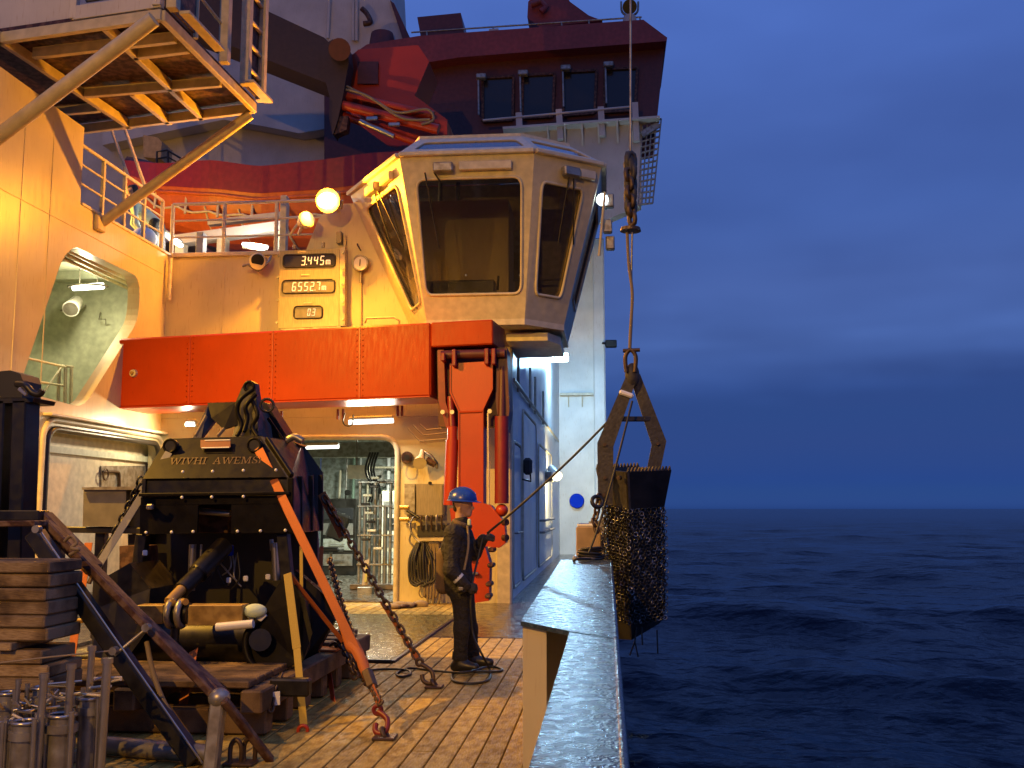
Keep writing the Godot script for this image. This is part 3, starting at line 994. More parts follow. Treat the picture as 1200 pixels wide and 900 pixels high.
	part("hinge_pin", one_cyl(Vector3(-2.594, 4.062, -15.85), Vector3(-1.576, 4.075, -15.85), 0.07), "bridge_maroon", g)
	for q in [Vector3(-2.554, 3.151, -15.82), Vector3(-2.405, 3.149, -15.82), Vector3(-1.814, 3.157, -15.82)]:
		part("pin_head", one_cyl(q, q + Vector3(0, 0, 0.03), 0.035), "bare_steel", g)
	part("ram_cylinder", one_tube([Vector3(-2.416, 2.928, -15.9), Vector3(-2.414, 2.727, -15.9), Vector3(-2.414, 2.713, -15.9), Vector3(-2.447, 1.703, -15.9)], [0.075, 0.08, 0.1, 0.1], 14), "red_orange", g)
	part("ram_rod", one_cyl(Vector3(-2.454, 3.406, -15.95), Vector3(-2.416, 2.928, -15.9), 0.055), "dark_red", g)
	part("ram_cylinder", one_tube([Vector3(-1.634, 3.083, -15.9), Vector3(-1.633, 1.729, -15.9)], [0.11, 0.11], 14), "dark_red", g)
	part("ram_rod", one_cyl(Vector3(-1.627, 3.872, -15.95), Vector3(-1.634, 3.083, -15.9), 0.06), "bridge_maroon", g)
	part("ram_clevis", one_ball(Vector3(-1.632, 1.624, -15.9), Vector3(0.1, 0.1, 0.1)), "red_orange", g)
	part("hydraulic_pipe", one_tube([Vector3(-1.844, 3.134, -15.85), Vector3(-1.827, 1.755, -15.85), Vector3(-1.853, 1.598, -15.85)], 0.018, 6), "trim_paint", g)
	# the foot with its hooked bracket
	part("foot_bracket", one_plate([Vector3(-2.432, 1.65, -15.8), Vector3(-1.993, 1.755, -15.8), Vector3(-1.794, 1.702, -15.8), Vector3(-1.582, 1.442, -15.8), Vector3(-1.556, 1.131, -15.8), Vector3(-1.661, 1.053, -15.8), Vector3(-1.911, 1.078, -15.8), Vector3(-2.151, 1.441, -15.8), Vector3(-2.39, 1.362, -15.8)], Vector3(0, 0, -0.3)), "red_orange", g)
	part("foot_column", one_plate([Vector3(-2.205, 1.44, -15.9), Vector3(-1.924, 1.178, -15.9), Vector3(-1.817, 0.814, -15.9), Vector3(-1.828, 0.246, -15.9), Vector3(-2.158, 0.192, -15.9), Vector3(-2.268, 0.812, -15.9)], Vector3(0, 0, -0.35)), "red_orange", g)
	for q in [Vector3(-1.766, 1.026, -15.8), Vector3(-1.779, 0.794, -15.8), Vector3(-1.804, 0.511, -15.8), Vector3(-1.817, 0.332, -15.8)]:
		part("foot_clamp", one_box(q, Vector3(0.1, 0.07, 0.3), 0.02), "brown_steel", g)
	for q in [Vector3(-1.594, 1.442, -15.78), Vector3(-1.593, 1.209, -15.78)]:
		part("pin_head", one_cyl(q, q + Vector3(0.06, 0, 0.05), 0.05), "brown_steel", g)
	for q in [Vector3(-2.089, 0.881, -15.85), Vector3(-2.035, 0.661, -15.85), Vector3(-2.113, 0.428, -15.85)]:
		part("clip", one_box(q, Vector3(0.1, 0.04, 0.06), 0.01), "bare_steel", g)


# ---------------------------------------------------------------- the glazed control cab
func control_cab() -> void:
	var t := thing("control_cab", "white winch control cab with slanted windows overhanging the deck", "control cab", Vector3(-2.3, 4.75, -17.5))
	var lo := [Vector3(-3.5, 4.84, -18.19), Vector3(-3.04, 4.84, -17.0), Vector3(-1.36, 4.84, -17.0), Vector3(-0.72, 4.84, -17.66), Vector3(-0.72, 4.84, -19.6)]
	var hi := [Vector3(-4.72, 7.46, -18.19), Vector3(-3.38, 7.46, -16.2), Vector3(-1.13, 7.46, -16.2), Vector3(-0.03, 7.46, -17.0), Vector3(-0.03, 7.46, -19.6)]
	var top := [Vector3(-4.0, 8.05, -18.6), Vector3(-3.2, 8.05, -17.0), Vector3(-1.42, 8.05, -17.0), Vector3(-0.6, 8.05, -17.6), Vector3(-0.6, 8.05, -19.6)]
	var holes := [[0.17, 0.88, 0.14, 0.88, 0.36, 0.9], [0.1, 0.915, 0.14, 0.845, 0.035, 0.955], [0.14, 0.8, 0.16, 0.84, 0.2, 0.78], [0.2, 0.8, 0.15, 0.8, 0.2, 0.8]]
	for k in 4:
		var a: Vector3 = lo[k]
		var b: Vector3 = lo[k + 1]
		var c: Vector3 = hi[k + 1]
		var d: Vector3 = hi[k]
		var f := func(q: Vector2) -> Vector3: return d.lerp(c, q.x).lerp(a.lerp(b, q.x), q.y)
		var nn := (b - a).cross(d - a).normalized()
		if nn.dot(a - Vector3(-2.2, 6, -18.6)) < 0:
			nn = -nn
		var h: Array = holes[k]
		var hole := rounded([Vector2(h[0], h[2]), Vector2(h[1], h[2]), Vector2(h[5], h[3]), Vector2(h[4], h[3])], 0.07)
		var m := MB.new()
		m.holed(PackedVector2Array([Vector2(0, 0), Vector2(1, 0), Vector2(1, 1), Vector2(0, 1)]), hole, f, -nn * 0.09)
		part("cab_panel", m, "trim_paint", t)
		var gm := MB.new()
		var fin := func(q: Vector2) -> Vector3: return f.call(q) - nn * 0.045
		gm.slab(hole, fin, -nn * 0.006)
		var w := part("window", gm, "window_glass", t)
		var seal := []
		for q in hole:
			seal.append(f.call(q) + nn * 0.004)
		part("window_frame", one_tube(seal, 0.028, 6, true), "trim_paint", w)
		var g2 := []
		for q in hole:
			g2.append(f.call(q) - nn * 0.04)
		part("window_seal", one_tube(g2, 0.02, 6, true), "rubber", w)
		# fascia under the eaves
		part("eaves", one_bar(d + nn * 0.03 + Vector3(0, 0.03, 0), c + nn * 0.03 + Vector3(0, 0.03, 0), 0.1, 0.08, Vector3.UP, 0.015), "trim_paint", t)
		# sloped roof panels with rooflights
		var e: Vector3 = top[k + 1]
		var g: Vector3 = top[k]
		var fr := func(q: Vector2) -> Vector3: return g.lerp(e, q.x).lerp((d + Vector3(0, 0.07, 0)).lerp(c + Vector3(0, 0.07, 0), q.x), q.y)
		var nr := (c - d).cross(g - d).normalized()
		if nr.y < 0:
			nr = -nr
		var rm := MB.new()
		var rh := rounded([Vector2(0.1, 0.28), Vector2(0.92, 0.28), Vector2(0.95, 0.82), Vector2(0.08, 0.82)], 0.08)
		rm.holed(PackedVector2Array([Vector2(0, 0), Vector2(1, 0), Vector2(1, 1), Vector2(0, 1)]), rh, fr, -nr * 0.06)
		var rp := part("roof_panel", rm, "trim_paint", t)
		var rg := MB.new()
		rg.slab(rh, func(q: Vector2) -> Vector3: return fr.call(q) - nr * 0.02, -nr * 0.006)
		part("rooflight", rg, "window_glass", rp)
		# light fitting, sun blind box and wiper above each window
		if k < 3:
			var p: Vector3 = f.call(Vector2([0.42, 0.25, 0.38][k], 0.075)) + nn * 0.1
			var q: Vector3 = f.call(Vector2([0.62, 0.4, 0.62][k], 0.075)) + nn * 0.1
			part("wiper_motor", one_bar(p, q, 0.14, 0.16, Vector3.UP, 0.02), "dull_steel", t)
			var s: Vector3 = f.call(Vector2([0.66, 0.44, 0.66][k], 0.07)) + nn * 0.05
			var s2: Vector3 = f.call(Vector2([0.86, 0.84, 0.9][k], 0.07)) + nn * 0.05
			part("blind_box", one_bar(s, s2, 0.09, 0.15, Vector3.UP, 0.015), "trim_paint", t)
			for wf in [[0.3, 0.24], [0.37, 0.52]]:
				var w1: Vector3 = f.call(Vector2(wf[0] + (0.2 if k != 1 else -0.12), 0.1)) + nn * 0.07
				var w2: Vector3 = f.call(Vector2(wf[1] + (0.26 if k != 1 else 0.0), 0.5)) + nn * 0.05
				if k == 1:
					w2 = f.call(Vector2(wf[0] - 0.08, 0.56 if wf[0] < 0.32 else 0.16)) + nn * 0.05
				part("wiper_arm", one_tube([w1, w2], 0.014, 6), "black_steel", t)
	part("roof", one_plate(top + [Vector3(-4.0, 8.05, -19.6)], Vector3(0, 0.05, 0)), "trim_paint", t)
	part("cab_floor", one_plate(lo + [Vector3(-3.5, 4.84, -19.6)], Vector3(0, -0.1, 0)), "trim_paint", t)
	part("underside_box", one_plate([Vector3(-1.72, 4.68, -17.5), Vector3(-1.0, 4.68, -17.5), Vector3(-0.8, 4.68, -18.0), Vector3(-0.8, 4.68, -19.5), Vector3(-1.72, 4.68, -19.5)], Vector3(0, -0.14, 0)), "trim_paint", t)
	part("back_wall", one_plate([Vector3(-3.5, 4.8, -19.58), Vector3(-0.74, 4.8, -19.58), Vector3(-0.06, 7.46, -19.58), Vector3(-0.62, 8.03, -19.58), Vector3(-4.0, 8.03, -19.58), Vector3(-4.7, 7.46, -19.58)], Vector3(0, 0, -0.1)), "trim_paint", t)
	# what shows inside
	part("seat", one_box(Vector3(-2.2, 5.4, -18.2), Vector3(0.55, 0.12, 0.5), 0.04), "grey_box", t)
	part("seat_back", one_box(Vector3(-2.2, 5.95, -18.48), Vector3(0.52, 0.95, 0.12), 0.05), "grey_box", t)
	part("console", one_box(Vector3(-2.6, 5.35, -17.45), Vector3(1.4, 0.5, 0.3), 0.03), "grey_box", t)
	part("console", one_box(Vector3(-1.35, 5.4, -18.2), Vector3(0.35, 0.5, 0.8), 0.03), "grey_box", t)
	part("monitor", one_box(Vector3(-2.1, 6.3, -19.3), Vector3(1.0, 0.55, 0.1), 0.02), "cardboard", t)
	for x in [-3.2, -2.85, -1.3]:
		part("inner_post", one_cyl(Vector3(x, 4.8, -19.3), Vector3(x, 8.0, -19.3), 0.04), "machine_grey", t)
	part("inner_rail", one_cyl(Vector3(-3.4, 6.0, -19.2), Vector3(-0.8, 6.0, -19.2), 0.02), "dull_steel", t)
	for q in [Vector3(-2.45, 5.75, -17.6), Vector3(-1.5, 5.75, -17.7)]:
		part("indicator_light", one_ball(q, Vector3.ONE * 0.016), "digit_glow", t)
	for x in [-3.0, -1.9]:
		part("wall_locker", one_box(Vector3(x, 6.6, -19.4), Vector3(0.7, 0.8, 0.3), 0.02), "machine_grey", t)
	part("joystick", one_cyl(Vector3(-1.9, 5.5, -17.75), Vector3(-1.88, 5.75, -17.7), 0.02), "rubber", t)
	# fittings on the seaward face
	for q in [Vector3(-0.028, 6.963, -17.2), Vector3(-0.063, 6.539, -17.3), Vector3(-0.022, 6.289, -17.5)]:
		part("bracket_box", one_box(q + Vector3(0.12, 0, -0.2), Vector3(0.16, 0.24, 0.16), 0.02), "dull_steel", t)
	part("bracket_rail", one_cyl(Vector3(0.017, 7.068, -17.2), Vector3(-0.098, 5.992, -17.4), 0.025), "trim_paint", t)

# ---------------------------------------------------------------- bridge wing and the decks above
func bridge() -> void:
	var back := Vector3(0, 0, -2.5)
	var t := thing("bridge_house", "dark red navigating bridge wing with a row of windows high above the control cab", "ship's bridge", Vector3(-2, 12, -35))
	part("roof_fascia", one_plate([Vector3(-9.259, 16.712, -33), Vector3(-8.076, 17.525, -33), Vector3(-6.263, 17.753, -33), Vector3(1.384, 17.987, -33), Vector3(2.169, 17.318, -33), Vector3(2.138, 17.199, -33), Vector3(-4.81, 16.924, -33), Vector3(-8.059, 16.54, -33)], Vector3(0, 0, -4)), "bridge_red", t)
	part("wing_wall", one_plate([Vector3(-9.733, 16.998, -33.6), Vector3(-4.898, 17.295, -33.6), Vector3(2.15, 17.575, -33.6), Vector3(1.779, 14.412, -33.6), Vector3(-4.875, 13.432, -33.6), Vector3(-9.642, 12.974, -33.6)], Vector3(0, 0, -3)), "bridge_maroon", t)
	var rows := [[Vector3(-4.107, 16.353, -33.5), Vector3(-3.045, 16.371, -33.5), Vector3(-3.074, 14.818, -33.5), Vector3(-4.102, 14.794, -33.5)], [Vector3(-2.721, 16.389, -33.5), Vector3(-1.637, 16.406, -33.5), Vector3(-1.703, 14.889, -33.5), Vector3(-2.753, 14.867, -33.5)], [Vector3(-1.345, 16.455, -33.5), Vector3(-0.21, 16.47, -33.5), Vector3(-0.283, 14.958, -33.5), Vector3(-1.354, 14.907, -33.5)], [Vector3(0.08, 16.488, -33.5), Vector3(1.177, 16.504, -33.5), Vector3(1.069, 14.998, -33.5), Vector3(0.034, 14.977, -33.5)]]
	for q in rows:
		var w := part("window", one_plate(q, Vector3(0, 0, -0.04)), "clear_dark", t)
		for k in 4:
			part("window_frame", one_bar(q[k] + Vector3(0, 0, 0.04), q[(k + 1) % 4] + Vector3(0, 0, 0.04), 0.09, 0.1, Vector3.BACK, 0.01), "brown_steel", w)
	for q in [Vector3(-4.129, 16.284, -33.2), Vector3(-2.697, 16.348, -33.2), Vector3(-1.245, 16.47, -33.2), Vector3(0.196, 16.532, -33.2)]:
		var f := part("lamp_box", one_box(q, Vector3(0.34, 0.18, 0.25), 0.03), "dull_steel", t)
		part("drain_pipe", one_cyl(q + Vector3(-0.1, -0.1, 0), q + Vector3(-0.08, -1.35, 0), 0.035), "dull_steel", f)
	# balcony below the windows
	part("balcony_front", one_plate([Vector3(-3.305, 14.151, -32.6), Vector3(1.259, 14.311, -32.6), Vector3(1.215, 11.456, -32.6), Vector3(0.105, 11, -32.6), Vector3(-3.302, 10.947, -32.6)], Vector3(0, 0, -0.6)), "ship_white", t)
	part("balcony_lip", one_bar(Vector3(-3.285, 14.045, -32.4), Vector3(1.831, 14.241, -32.4), 0.5, 0.08), "ship_white", t)
	for q in [[Vector3(-1.851, 14.12, -32.5), Vector3(-1.828, 13.554, -32.55)], [Vector3(-1.288, 14.13, -32.5), Vector3(-1.267, 13.418, -32.55)], [Vector3(-0.727, 14.139, -32.5), Vector3(-0.705, 13.487, -32.55)], [Vector3(-0.194, 14.178, -32.5), Vector3(-0.173, 13.556, -32.55)], [Vector3(0.42, 14.186, -32.5), Vector3(0.44, 13.535, -32.55)], [Vector3(0.865, 14.199, -32.5), Vector3(0.913, 13.577, -32.55)]]:
		part("stiffener", one_plate([q[0], q[0] + Vector3(0, 0, 0.35), q[1]], Vector3(0.06, 0, 0)), "ship_white", t)
	for q in [[Vector3(-2.775, 14.613, -32.4), Vector3(-2.747, 14.026, -32.4)], [Vector3(-1.449, 14.681, -32.4), Vector3(-1.399, 13.659, -32.4)], [Vector3(-0.076, 14.718, -32.4), Vector3(-0.031, 13.728, -32.4)], [Vector3(1.038, 14.822, -32.4), Vector3(1.074, 13.517, -32.4)]]:
		part("rail_post", one_bar(q[0], q[1], 0.2, 0.2), "ship_white", t)
	part("hand_rail", one_cyl(Vector3(-3.955, 14.382, -32.3), Vector3(0.922, 14.669, -32.3), 0.035), "ship_white", t)
	# lattice ladder hanging at the outer end
	var lat := MB.new()
	for k in 5:
		var f := k / 4.0
		lat.cyl(Vector3(1.284, 14.164, -32.6).lerp(Vector3(1.898, 14.346, -32.6), f), Vector3(1.105, 11.459, -32.6).lerp(Vector3(1.574, 11.503, -32.6), f), 0.028, -1, 6)
	for k in 15:
		var f := k / 14.0
		lat.cyl(Vector3(1.284, 14.164, -32.6).lerp(Vector3(1.105, 11.459, -32.6), f), Vector3(1.898, 14.346, -32.6).lerp(Vector3(1.574, 11.503, -32.6), f), 0.035, -1, 6)
	lat.bar(Vector3(1.247, 13.779, -32.5), Vector3(1.806, 14.107, -32.5), 0.1, 0.2)
	part("lattice_ladder", lat, "dull_steel", t)
	part("roof_rail", one_cyl(Vector3(-6.729, 18.38, -34), Vector3(1.369, 18.578, -34), 0.03), "dull_steel", t)
	for q in [[Vector3(-6.179, 18.387, -34), Vector3(-6.146, 18.101, -34)], [Vector3(-3.813, 18.439, -34), Vector3(-3.782, 18.122, -34)], [Vector3(-1.414, 18.518, -34), Vector3(-1.386, 18.203, -34)], [Vector3(-0.462, 18.537, -34), Vector3(-0.435, 18.223, -34)], [Vector3(1.31, 18.58, -34), Vector3(1.335, 18.268, -34)]]:
		part("roof_rail_post", one_cyl(q[0], q[1], 0.03), "dull_steel", t)
	part("roof_box", one_plate([Vector3(-6.522, 18.943, -34), Vector3(-4.966, 19.03, -34), Vector3(-4.809, 18.105, -34), Vector3(-6.359, 18.047, -34)], back), "bridge_maroon", t)
	part("roof_locker", one_plate([Vector3(-3.94, 18.284, -33.8), Vector3(-3.61, 18.3, -33.8), Vector3(-3.61, 18.081, -33.8), Vector3(-3.939, 18.065, -33.8)], Vector3(0, 0, -0.3)), "ship_white", t)
	part("radar_housing", one_plate([Vector3(-2.578, 19.329, -34), Vector3(-2.367, 19.572, -34), Vector3(-1.317, 19.648, -34), Vector3(-1.111, 19.259, -34), Vector3(-0.46, 18.725, -34), Vector3(0.012, 18.515, -34), Vector3(-2.191, 18.365, -34), Vector3(-2.609, 18.762, -34)], Vector3(0, 0, -1)), "bridge_red", t)
	part("radar_bracket", one_tube([Vector3(-2.473, 19.095, -33.8), Vector3(-2.115, 19.204, -33.8), Vector3(-1.937, 19.007, -33.8), Vector3(-2.116, 18.827, -33.8)], 0.12, 8), "bridge_red", t)
	var s := thing("searchlight", "round searchlight on its stand at the outer end of the bridge roof", "searchlight", Vector3(0.954, 18.347, -34))
	part("lamp_drum", one_cyl(Vector3(0.971, 19.125, -34.3), Vector3(0.957, 18.87, -33.8), 0.25, 0.25, 20), "black_steel", s)
	part("yoke", one_tube(bend([Vector3(0.67, 19.174, -34), Vector3(0.695, 18.797, -34), Vector3(0.958, 18.628, -34), Vector3(1.225, 18.772, -34), Vector3(1.26, 19.145, -34)], 4), 0.04, 6), "dull_steel", s)
	part("stand", one_cyl(Vector3(0.958, 18.628, -34), Vector3(0.954, 18.316, -34), 0.2, 0.28), "ship_white", s)

	var u := thing("white_superstructure", "tall white superstructure block behind the crane boom, dim in the dusk", "superstructure", Vector3(-11, 6, -36))
	part("main_wall", one_plate([Vector3(-21.585, 22.889, -35), Vector3(-7.829, 22.157, -35), Vector3(-7.704, 20.157, -35), Vector3(-6.988, 18.679, -35), Vector3(-8.561, 18.225, -35), Vector3(-8.45, 11.822, -35), Vector3(-20.874, 10.862, -35)], Vector3(0, 0, -3)), "ship_white", u)
	part("funnel_side", one_plate([Vector3(-7.713, 20.105, -34.9), Vector3(-7.553, 19.966, -34.9), Vector3(-6.936, 18.596, -34.9), Vector3(-7.219, 18.576, -34.9)], Vector3(0, 0, -2)), "bridge_maroon", u)
	for q in [[Vector3(-9.977, 20.214, -34.9), Vector3(-10.008, 18.732, -34.9)], [Vector3(-9.081, 20.171, -34.9), Vector3(-9.051, 18.592, -34.9)], [Vector3(-8.953, 20.165, -34.9), Vector3(-8.924, 18.586, -34.9)]]:
		part("vertical_pipe", one_cyl(q[0], q[1], 0.06), "ship_white", u)
	part("wall_bracket", one_tube(bend([Vector3(-8.706, 19.721, -34.7), Vector3(-8.513, 19.516, -34.7), Vector3(-8.381, 19.183, -34.7), Vector3(-8.632, 19.129, -34.7)]), 0.1, 6), "brown_steel", u)
	part("ventilator", one_cyl(Vector3(-7.887, 18.609, -34.5), Vector3(-7.878, 18.028, -34.5), 0.4, 0.5), "bridge_maroon", u)
	part("lower_wall", one_plate([Vector3(-18.127, 16.312, -34.2), Vector3(-12.436, 17.956, -34.2), Vector3(-9.737, 16.629, -34.2), Vector3(-9.499, 15.67, -34.2), Vector3(-9.61, 15.044, -34.2), Vector3(-10.783, 14.896, -34.2), Vector3(-12.038, 15.193, -34.2), Vector3(-13.555, 15.501, -34.2), Vector3(-18.046, 14.701, -34.2)], Vector3(0, 0, -0.7)), "ship_white", u)
	part("grille", one_plate([Vector3(-10.585, 16.874, -34.1), Vector3(-9.803, 16.652, -34.1), Vector3(-9.612, 16.391, -34.1), Vector3(-10.423, 16.613, -34.1)], Vector3(0, 0, -0.08)), "dull_steel", u)
	part("vent_cowl", one_plate([Vector3(-14.493, 13.389, -30), Vector3(-14.04, 13.289, -30), Vector3(-13.867, 13.144, -30), Vector3(-13.898, 12.587, -30), Vector3(-14.46, 12.661, -30)], Vector3(0, 0, -0.8)), "cardboard", u)
	part("ladder_rail", one_tube([Vector3(-13.755, 11.916, -29.5), Vector3(-13.786, 12.628, -29.5), Vector3(-13.459, 12.672, -29.5), Vector3(-12.898, 12.325, -29.5)], 0.035, 6), "black_steel", u)
	part("ladder_rail", one_tube([Vector3(-13.399, 11.905, -29.5), Vector3(-13.429, 12.616, -29.5)], 0.035, 6), "black_steel", u)
	part("ladder_rail", one_tube([Vector3(-13.777, 12.408, -29.5), Vector3(-13.422, 12.452, -29.5), Vector3(-12.946, 12.163, -29.5)], 0.03, 6), "black_steel", u)

	# knuckle-boom crane
	var c := thing("knuckle_crane", "red knuckle-boom crane with a dark folded boom and a bundle of rams beside the bridge", "crane", Vector3(-6, 10, -25))
	part("boom", one_plate([Vector3(-12.011, 16.297, -25), Vector3(-9.061, 14.849, -25), Vector3(-7.261, 13.914, -25), Vector3(-6.841, 13.474, -25), Vector3(-6.955, 12.407, -25), Vector3(-7.142, 12.647, -25), Vector3(-9.019, 13.472, -25), Vector3(-11.943, 14.745, -25)], Vector3(0, 0, -1.2)), "boom_shade_paint", c)
	part("knuckle_link", one_plate([Vector3(-7.289, 13.587, -24.8), Vector3(-6.975, 13.759, -24.8), Vector3(-6.587, 13.556, -24.8), Vector3(-6.534, 13.137, -24.8), Vector3(-6.673, 12.221, -24.8), Vector3(-6.794, 11.584, -24.8), Vector3(-6.92, 11.178, -24.8), Vector3(-7.018, 11.592, -24.8), Vector3(-7.032, 12.234, -24.8), Vector3(-7.179, 12.747, -24.8)], Vector3(0, 0, -0.5)), "boom_shade_paint", c)
	part("knuckle_pin", one_cyl(Vector3(-6.651, 13.234, -24.3), Vector3(-7.117, 14.044, -26), 0.28, -1, 18), "bridge_maroon", c)
	part("crane_body", one_plate([Vector3(-6.906, 13.466, -25.6), Vector3(-6.495, 13.831, -25.6), Vector3(-4.878, 13.881, -25.6), Vector3(-4.575, 13.416, -25.6), Vector3(-4.954, 12.487, -25.6), Vector3(-4.083, 11.799, -25.6), Vector3(-4.078, 11.194, -25.6), Vector3(-4.847, 11.081, -25.6), Vector3(-5.996, 11.68, -25.6), Vector3(-6.837, 12.323, -25.6)], Vector3(0, 0, -1.4)), "red_orange", c)
	part("body_recess", one_plate([Vector3(-6.487, 13.451, -25.5), Vector3(-5.933, 13.428, -25.5), Vector3(-5.923, 12.813, -25.5), Vector3(-6.475, 12.834, -25.5)], Vector3(0, 0, -0.05)), "bridge_maroon", c)
	for q in [[Vector3(-6.964, 12.445, -25.2), Vector3(-4.377, 11.745, -25.2), 0.13], [Vector3(-6.948, 12.106, -25), Vector3(-4.206, 11.296, -25), 0.13], [Vector3(-6.861, 11.882, -25.2), Vector3(-4.548, 10.926, -25.2), 0.1]]:
		part("ram", one_cyl(q[0], q[1], q[2]), "red_orange", c)
	part("ram_rod", one_cyl(Vector3(-6.237, 11.557, -24.9), Vector3(-5.338, 11.116, -24.9), 0.07), "bare_steel", c)
	part("end_shackle", one_plate([Vector3(-7.003, 11.723, -24.9), Vector3(-6.553, 11.706, -24.9), Vector3(-6.591, 11.342, -24.9), Vector3(-6.903, 11.215, -24.9)], Vector3(0, 0, -0.3)), "brown_steel", c)
	for q in [bend([Vector3(-6.687, 12.582, -25), Vector3(-5.82, 12.05, -24.8), Vector3(-5.237, 11.71, -24.8), Vector3(-4.486, 11.773, -24.8), Vector3(-4.307, 11.494, -24.8), Vector3(-4.614, 11.37, -24.8)]), bend([Vector3(-6.775, 12.493, -25), Vector3(-6.045, 12.196, -24.8), Vector3(-5.146, 11.57, -24.8), Vector3(-4.395, 11.497, -24.8)])]:
		part("hydraulic_hose", one_tube(q, 0.035, 6), "rope_tan", c)
	for q in [Vector3(-5.901, 11.575, -24.8), Vector3(-5.321, 11.395, -24.8)]:
		part("fitting", one_box(q, Vector3(0.3, 0.1, 0.1), 0.02), "bare_steel", c)

	# the boat above the upper deck
	var l := thing("lifeboat", "orange-red boat hull with grab lines stowed above the upper deck", "lifeboat", Vector3(-8.5, 8.2, -25))
	var st := [[150.0, 10.9, 9.9, 0.15], [200.0, 10.55, 8.9, 0.8], [255.0, 10.45, 8.45, 1.2], [300.0, 10.2, 8.3, 1.35], [360.0, 10.3, 8.25, 1.35], [430.0, 10.5, 8.35, 1.2], [500.0, 10.7, 8.6, 0.8], [560.0, 10.9, 9.6, 0.12]]
	var b := MB.new()
	var grid := []
	for i in 43:
		var g := i / 6.0
		var k := mini(int(g), st.size() - 2)
		var u2 := g - k
		u2 = u2 * u2 * (3 - 2 * u2) * 0.5 + u2 * 0.5
		var x := -12.8 + 9.8 * i / 42.0
		var sheer: float = lerpf(st[k][1], st[k + 1][1], u2)
		var keel: float = lerpf(st[k][2], st[k + 1][2], u2)
		var beam: float = lerpf(st[k][3], st[k + 1][3], u2)
		var row := []
		for j in 13:
			var a := PI * j / 12.0
			row.append(Vector3(x, sheer - (sheer - keel) * pow(sin(a), 0.75), -25.6 + beam * (1 if a < PI / 2 else -1) * pow(absf(cos(a)), 0.7)))
		grid.append(row)
	for i in 42:
		for j in 12:
			b.quad(grid[i][j], grid[i][j + 1], grid[i + 1][j + 1], grid[i + 1][j])
	part("hull", b, "hull_orange", l)
	var cover := MB.new()
	for i in 42:
		var m1: Vector3 = (grid[i][0] + grid[i][12]) * 0.5 + Vector3(0, 0.18, 0)
		var m2: Vector3 = (grid[i + 1][0] + grid[i + 1][12]) * 0.5 + Vector3(0, 0.18, 0)
		cover.quad(grid[i][0], grid[i + 1][0], m2, m1)
		cover.quad(m1, m2, grid[i + 1][12], grid[i][12])
	part("boat_cover", cover, "brown_steel", l)
	var gun := []
	var line := []
	for i in range(3, 42):
		gun.append(grid[i][1] + Vector3(0, -0.15, 0.03))
		line.append(grid[i][2] + Vector3(0, -0.1 - 0.1 * absf(sin(i * 0.8)), 0.06))
	part("rubbing_strake", one_tube(gun, 0.045, 6), "hull_orange", l)
	part("grab_line", one_tube(line, 0.032, 5), "trim_paint", l)
	var band := MB.new()
	for i in 42:
		for j in 1:
			band.quad(grid[i][j] + Vector3(0, 0.01, 0.025), grid[i][j + 1] + Vector3(0, 0, 0.025 - 0.02 * j), grid[i + 1][j + 1] + Vector3(0, 0, 0.025 - 0.02 * j), grid[i + 1][j] + Vector3(0, 0.01, 0.025))
	part("dark_hull_band", band, "dark_red", l)  # darker red strip along the top edge of the hull
	for i in range(5, 42, 4):
		var q: Vector3 = grid[i][2]
		part("line_cleat", one_bar(q + Vector3(0, 0.2, 0.0), q + Vector3(0.02, -0.28, 0.1), 0.06, 0.05), "trim_paint", l)
	for i in [11, 15, 20, 25]:
		var sl := []
		for j in range(2, 7):
			sl.append(grid[i][j] + Vector3(0.05 * j, 0, 0.03))
		part("hull_strap", one_tube(sl, 0.03, 5), "trim_paint", l)
	for x in [-10.4, -6.4]:
		part("keel_block", span(Vector3(x - 0.1, 6.4, -26.2), Vector3(x + 0.1, 8.4, -25.0), 0.01), "ship_white", l)


func rail(t: Node3D, a: Vector3, c: Vector3, posts: int, hgt: float, m := "trim_paint") -> void:
	part("hand_rail", one_cyl(a + Vector3(0, hgt, 0), c + Vector3(0, hgt, 0), 0.03), m, t)
	for f in [0.36, 0.68]:
		part("mid_rail", one_cyl(a + Vector3(0, hgt * f, 0), c + Vector3(0, hgt * f, 0), 0.018), m, t)
	for k in posts:
		var q := a.lerp(c, float(k) / (posts - 1))
		part("post", one_bar(q, q + Vector3(0, hgt, 0), 0.06, 0.06), m, t)


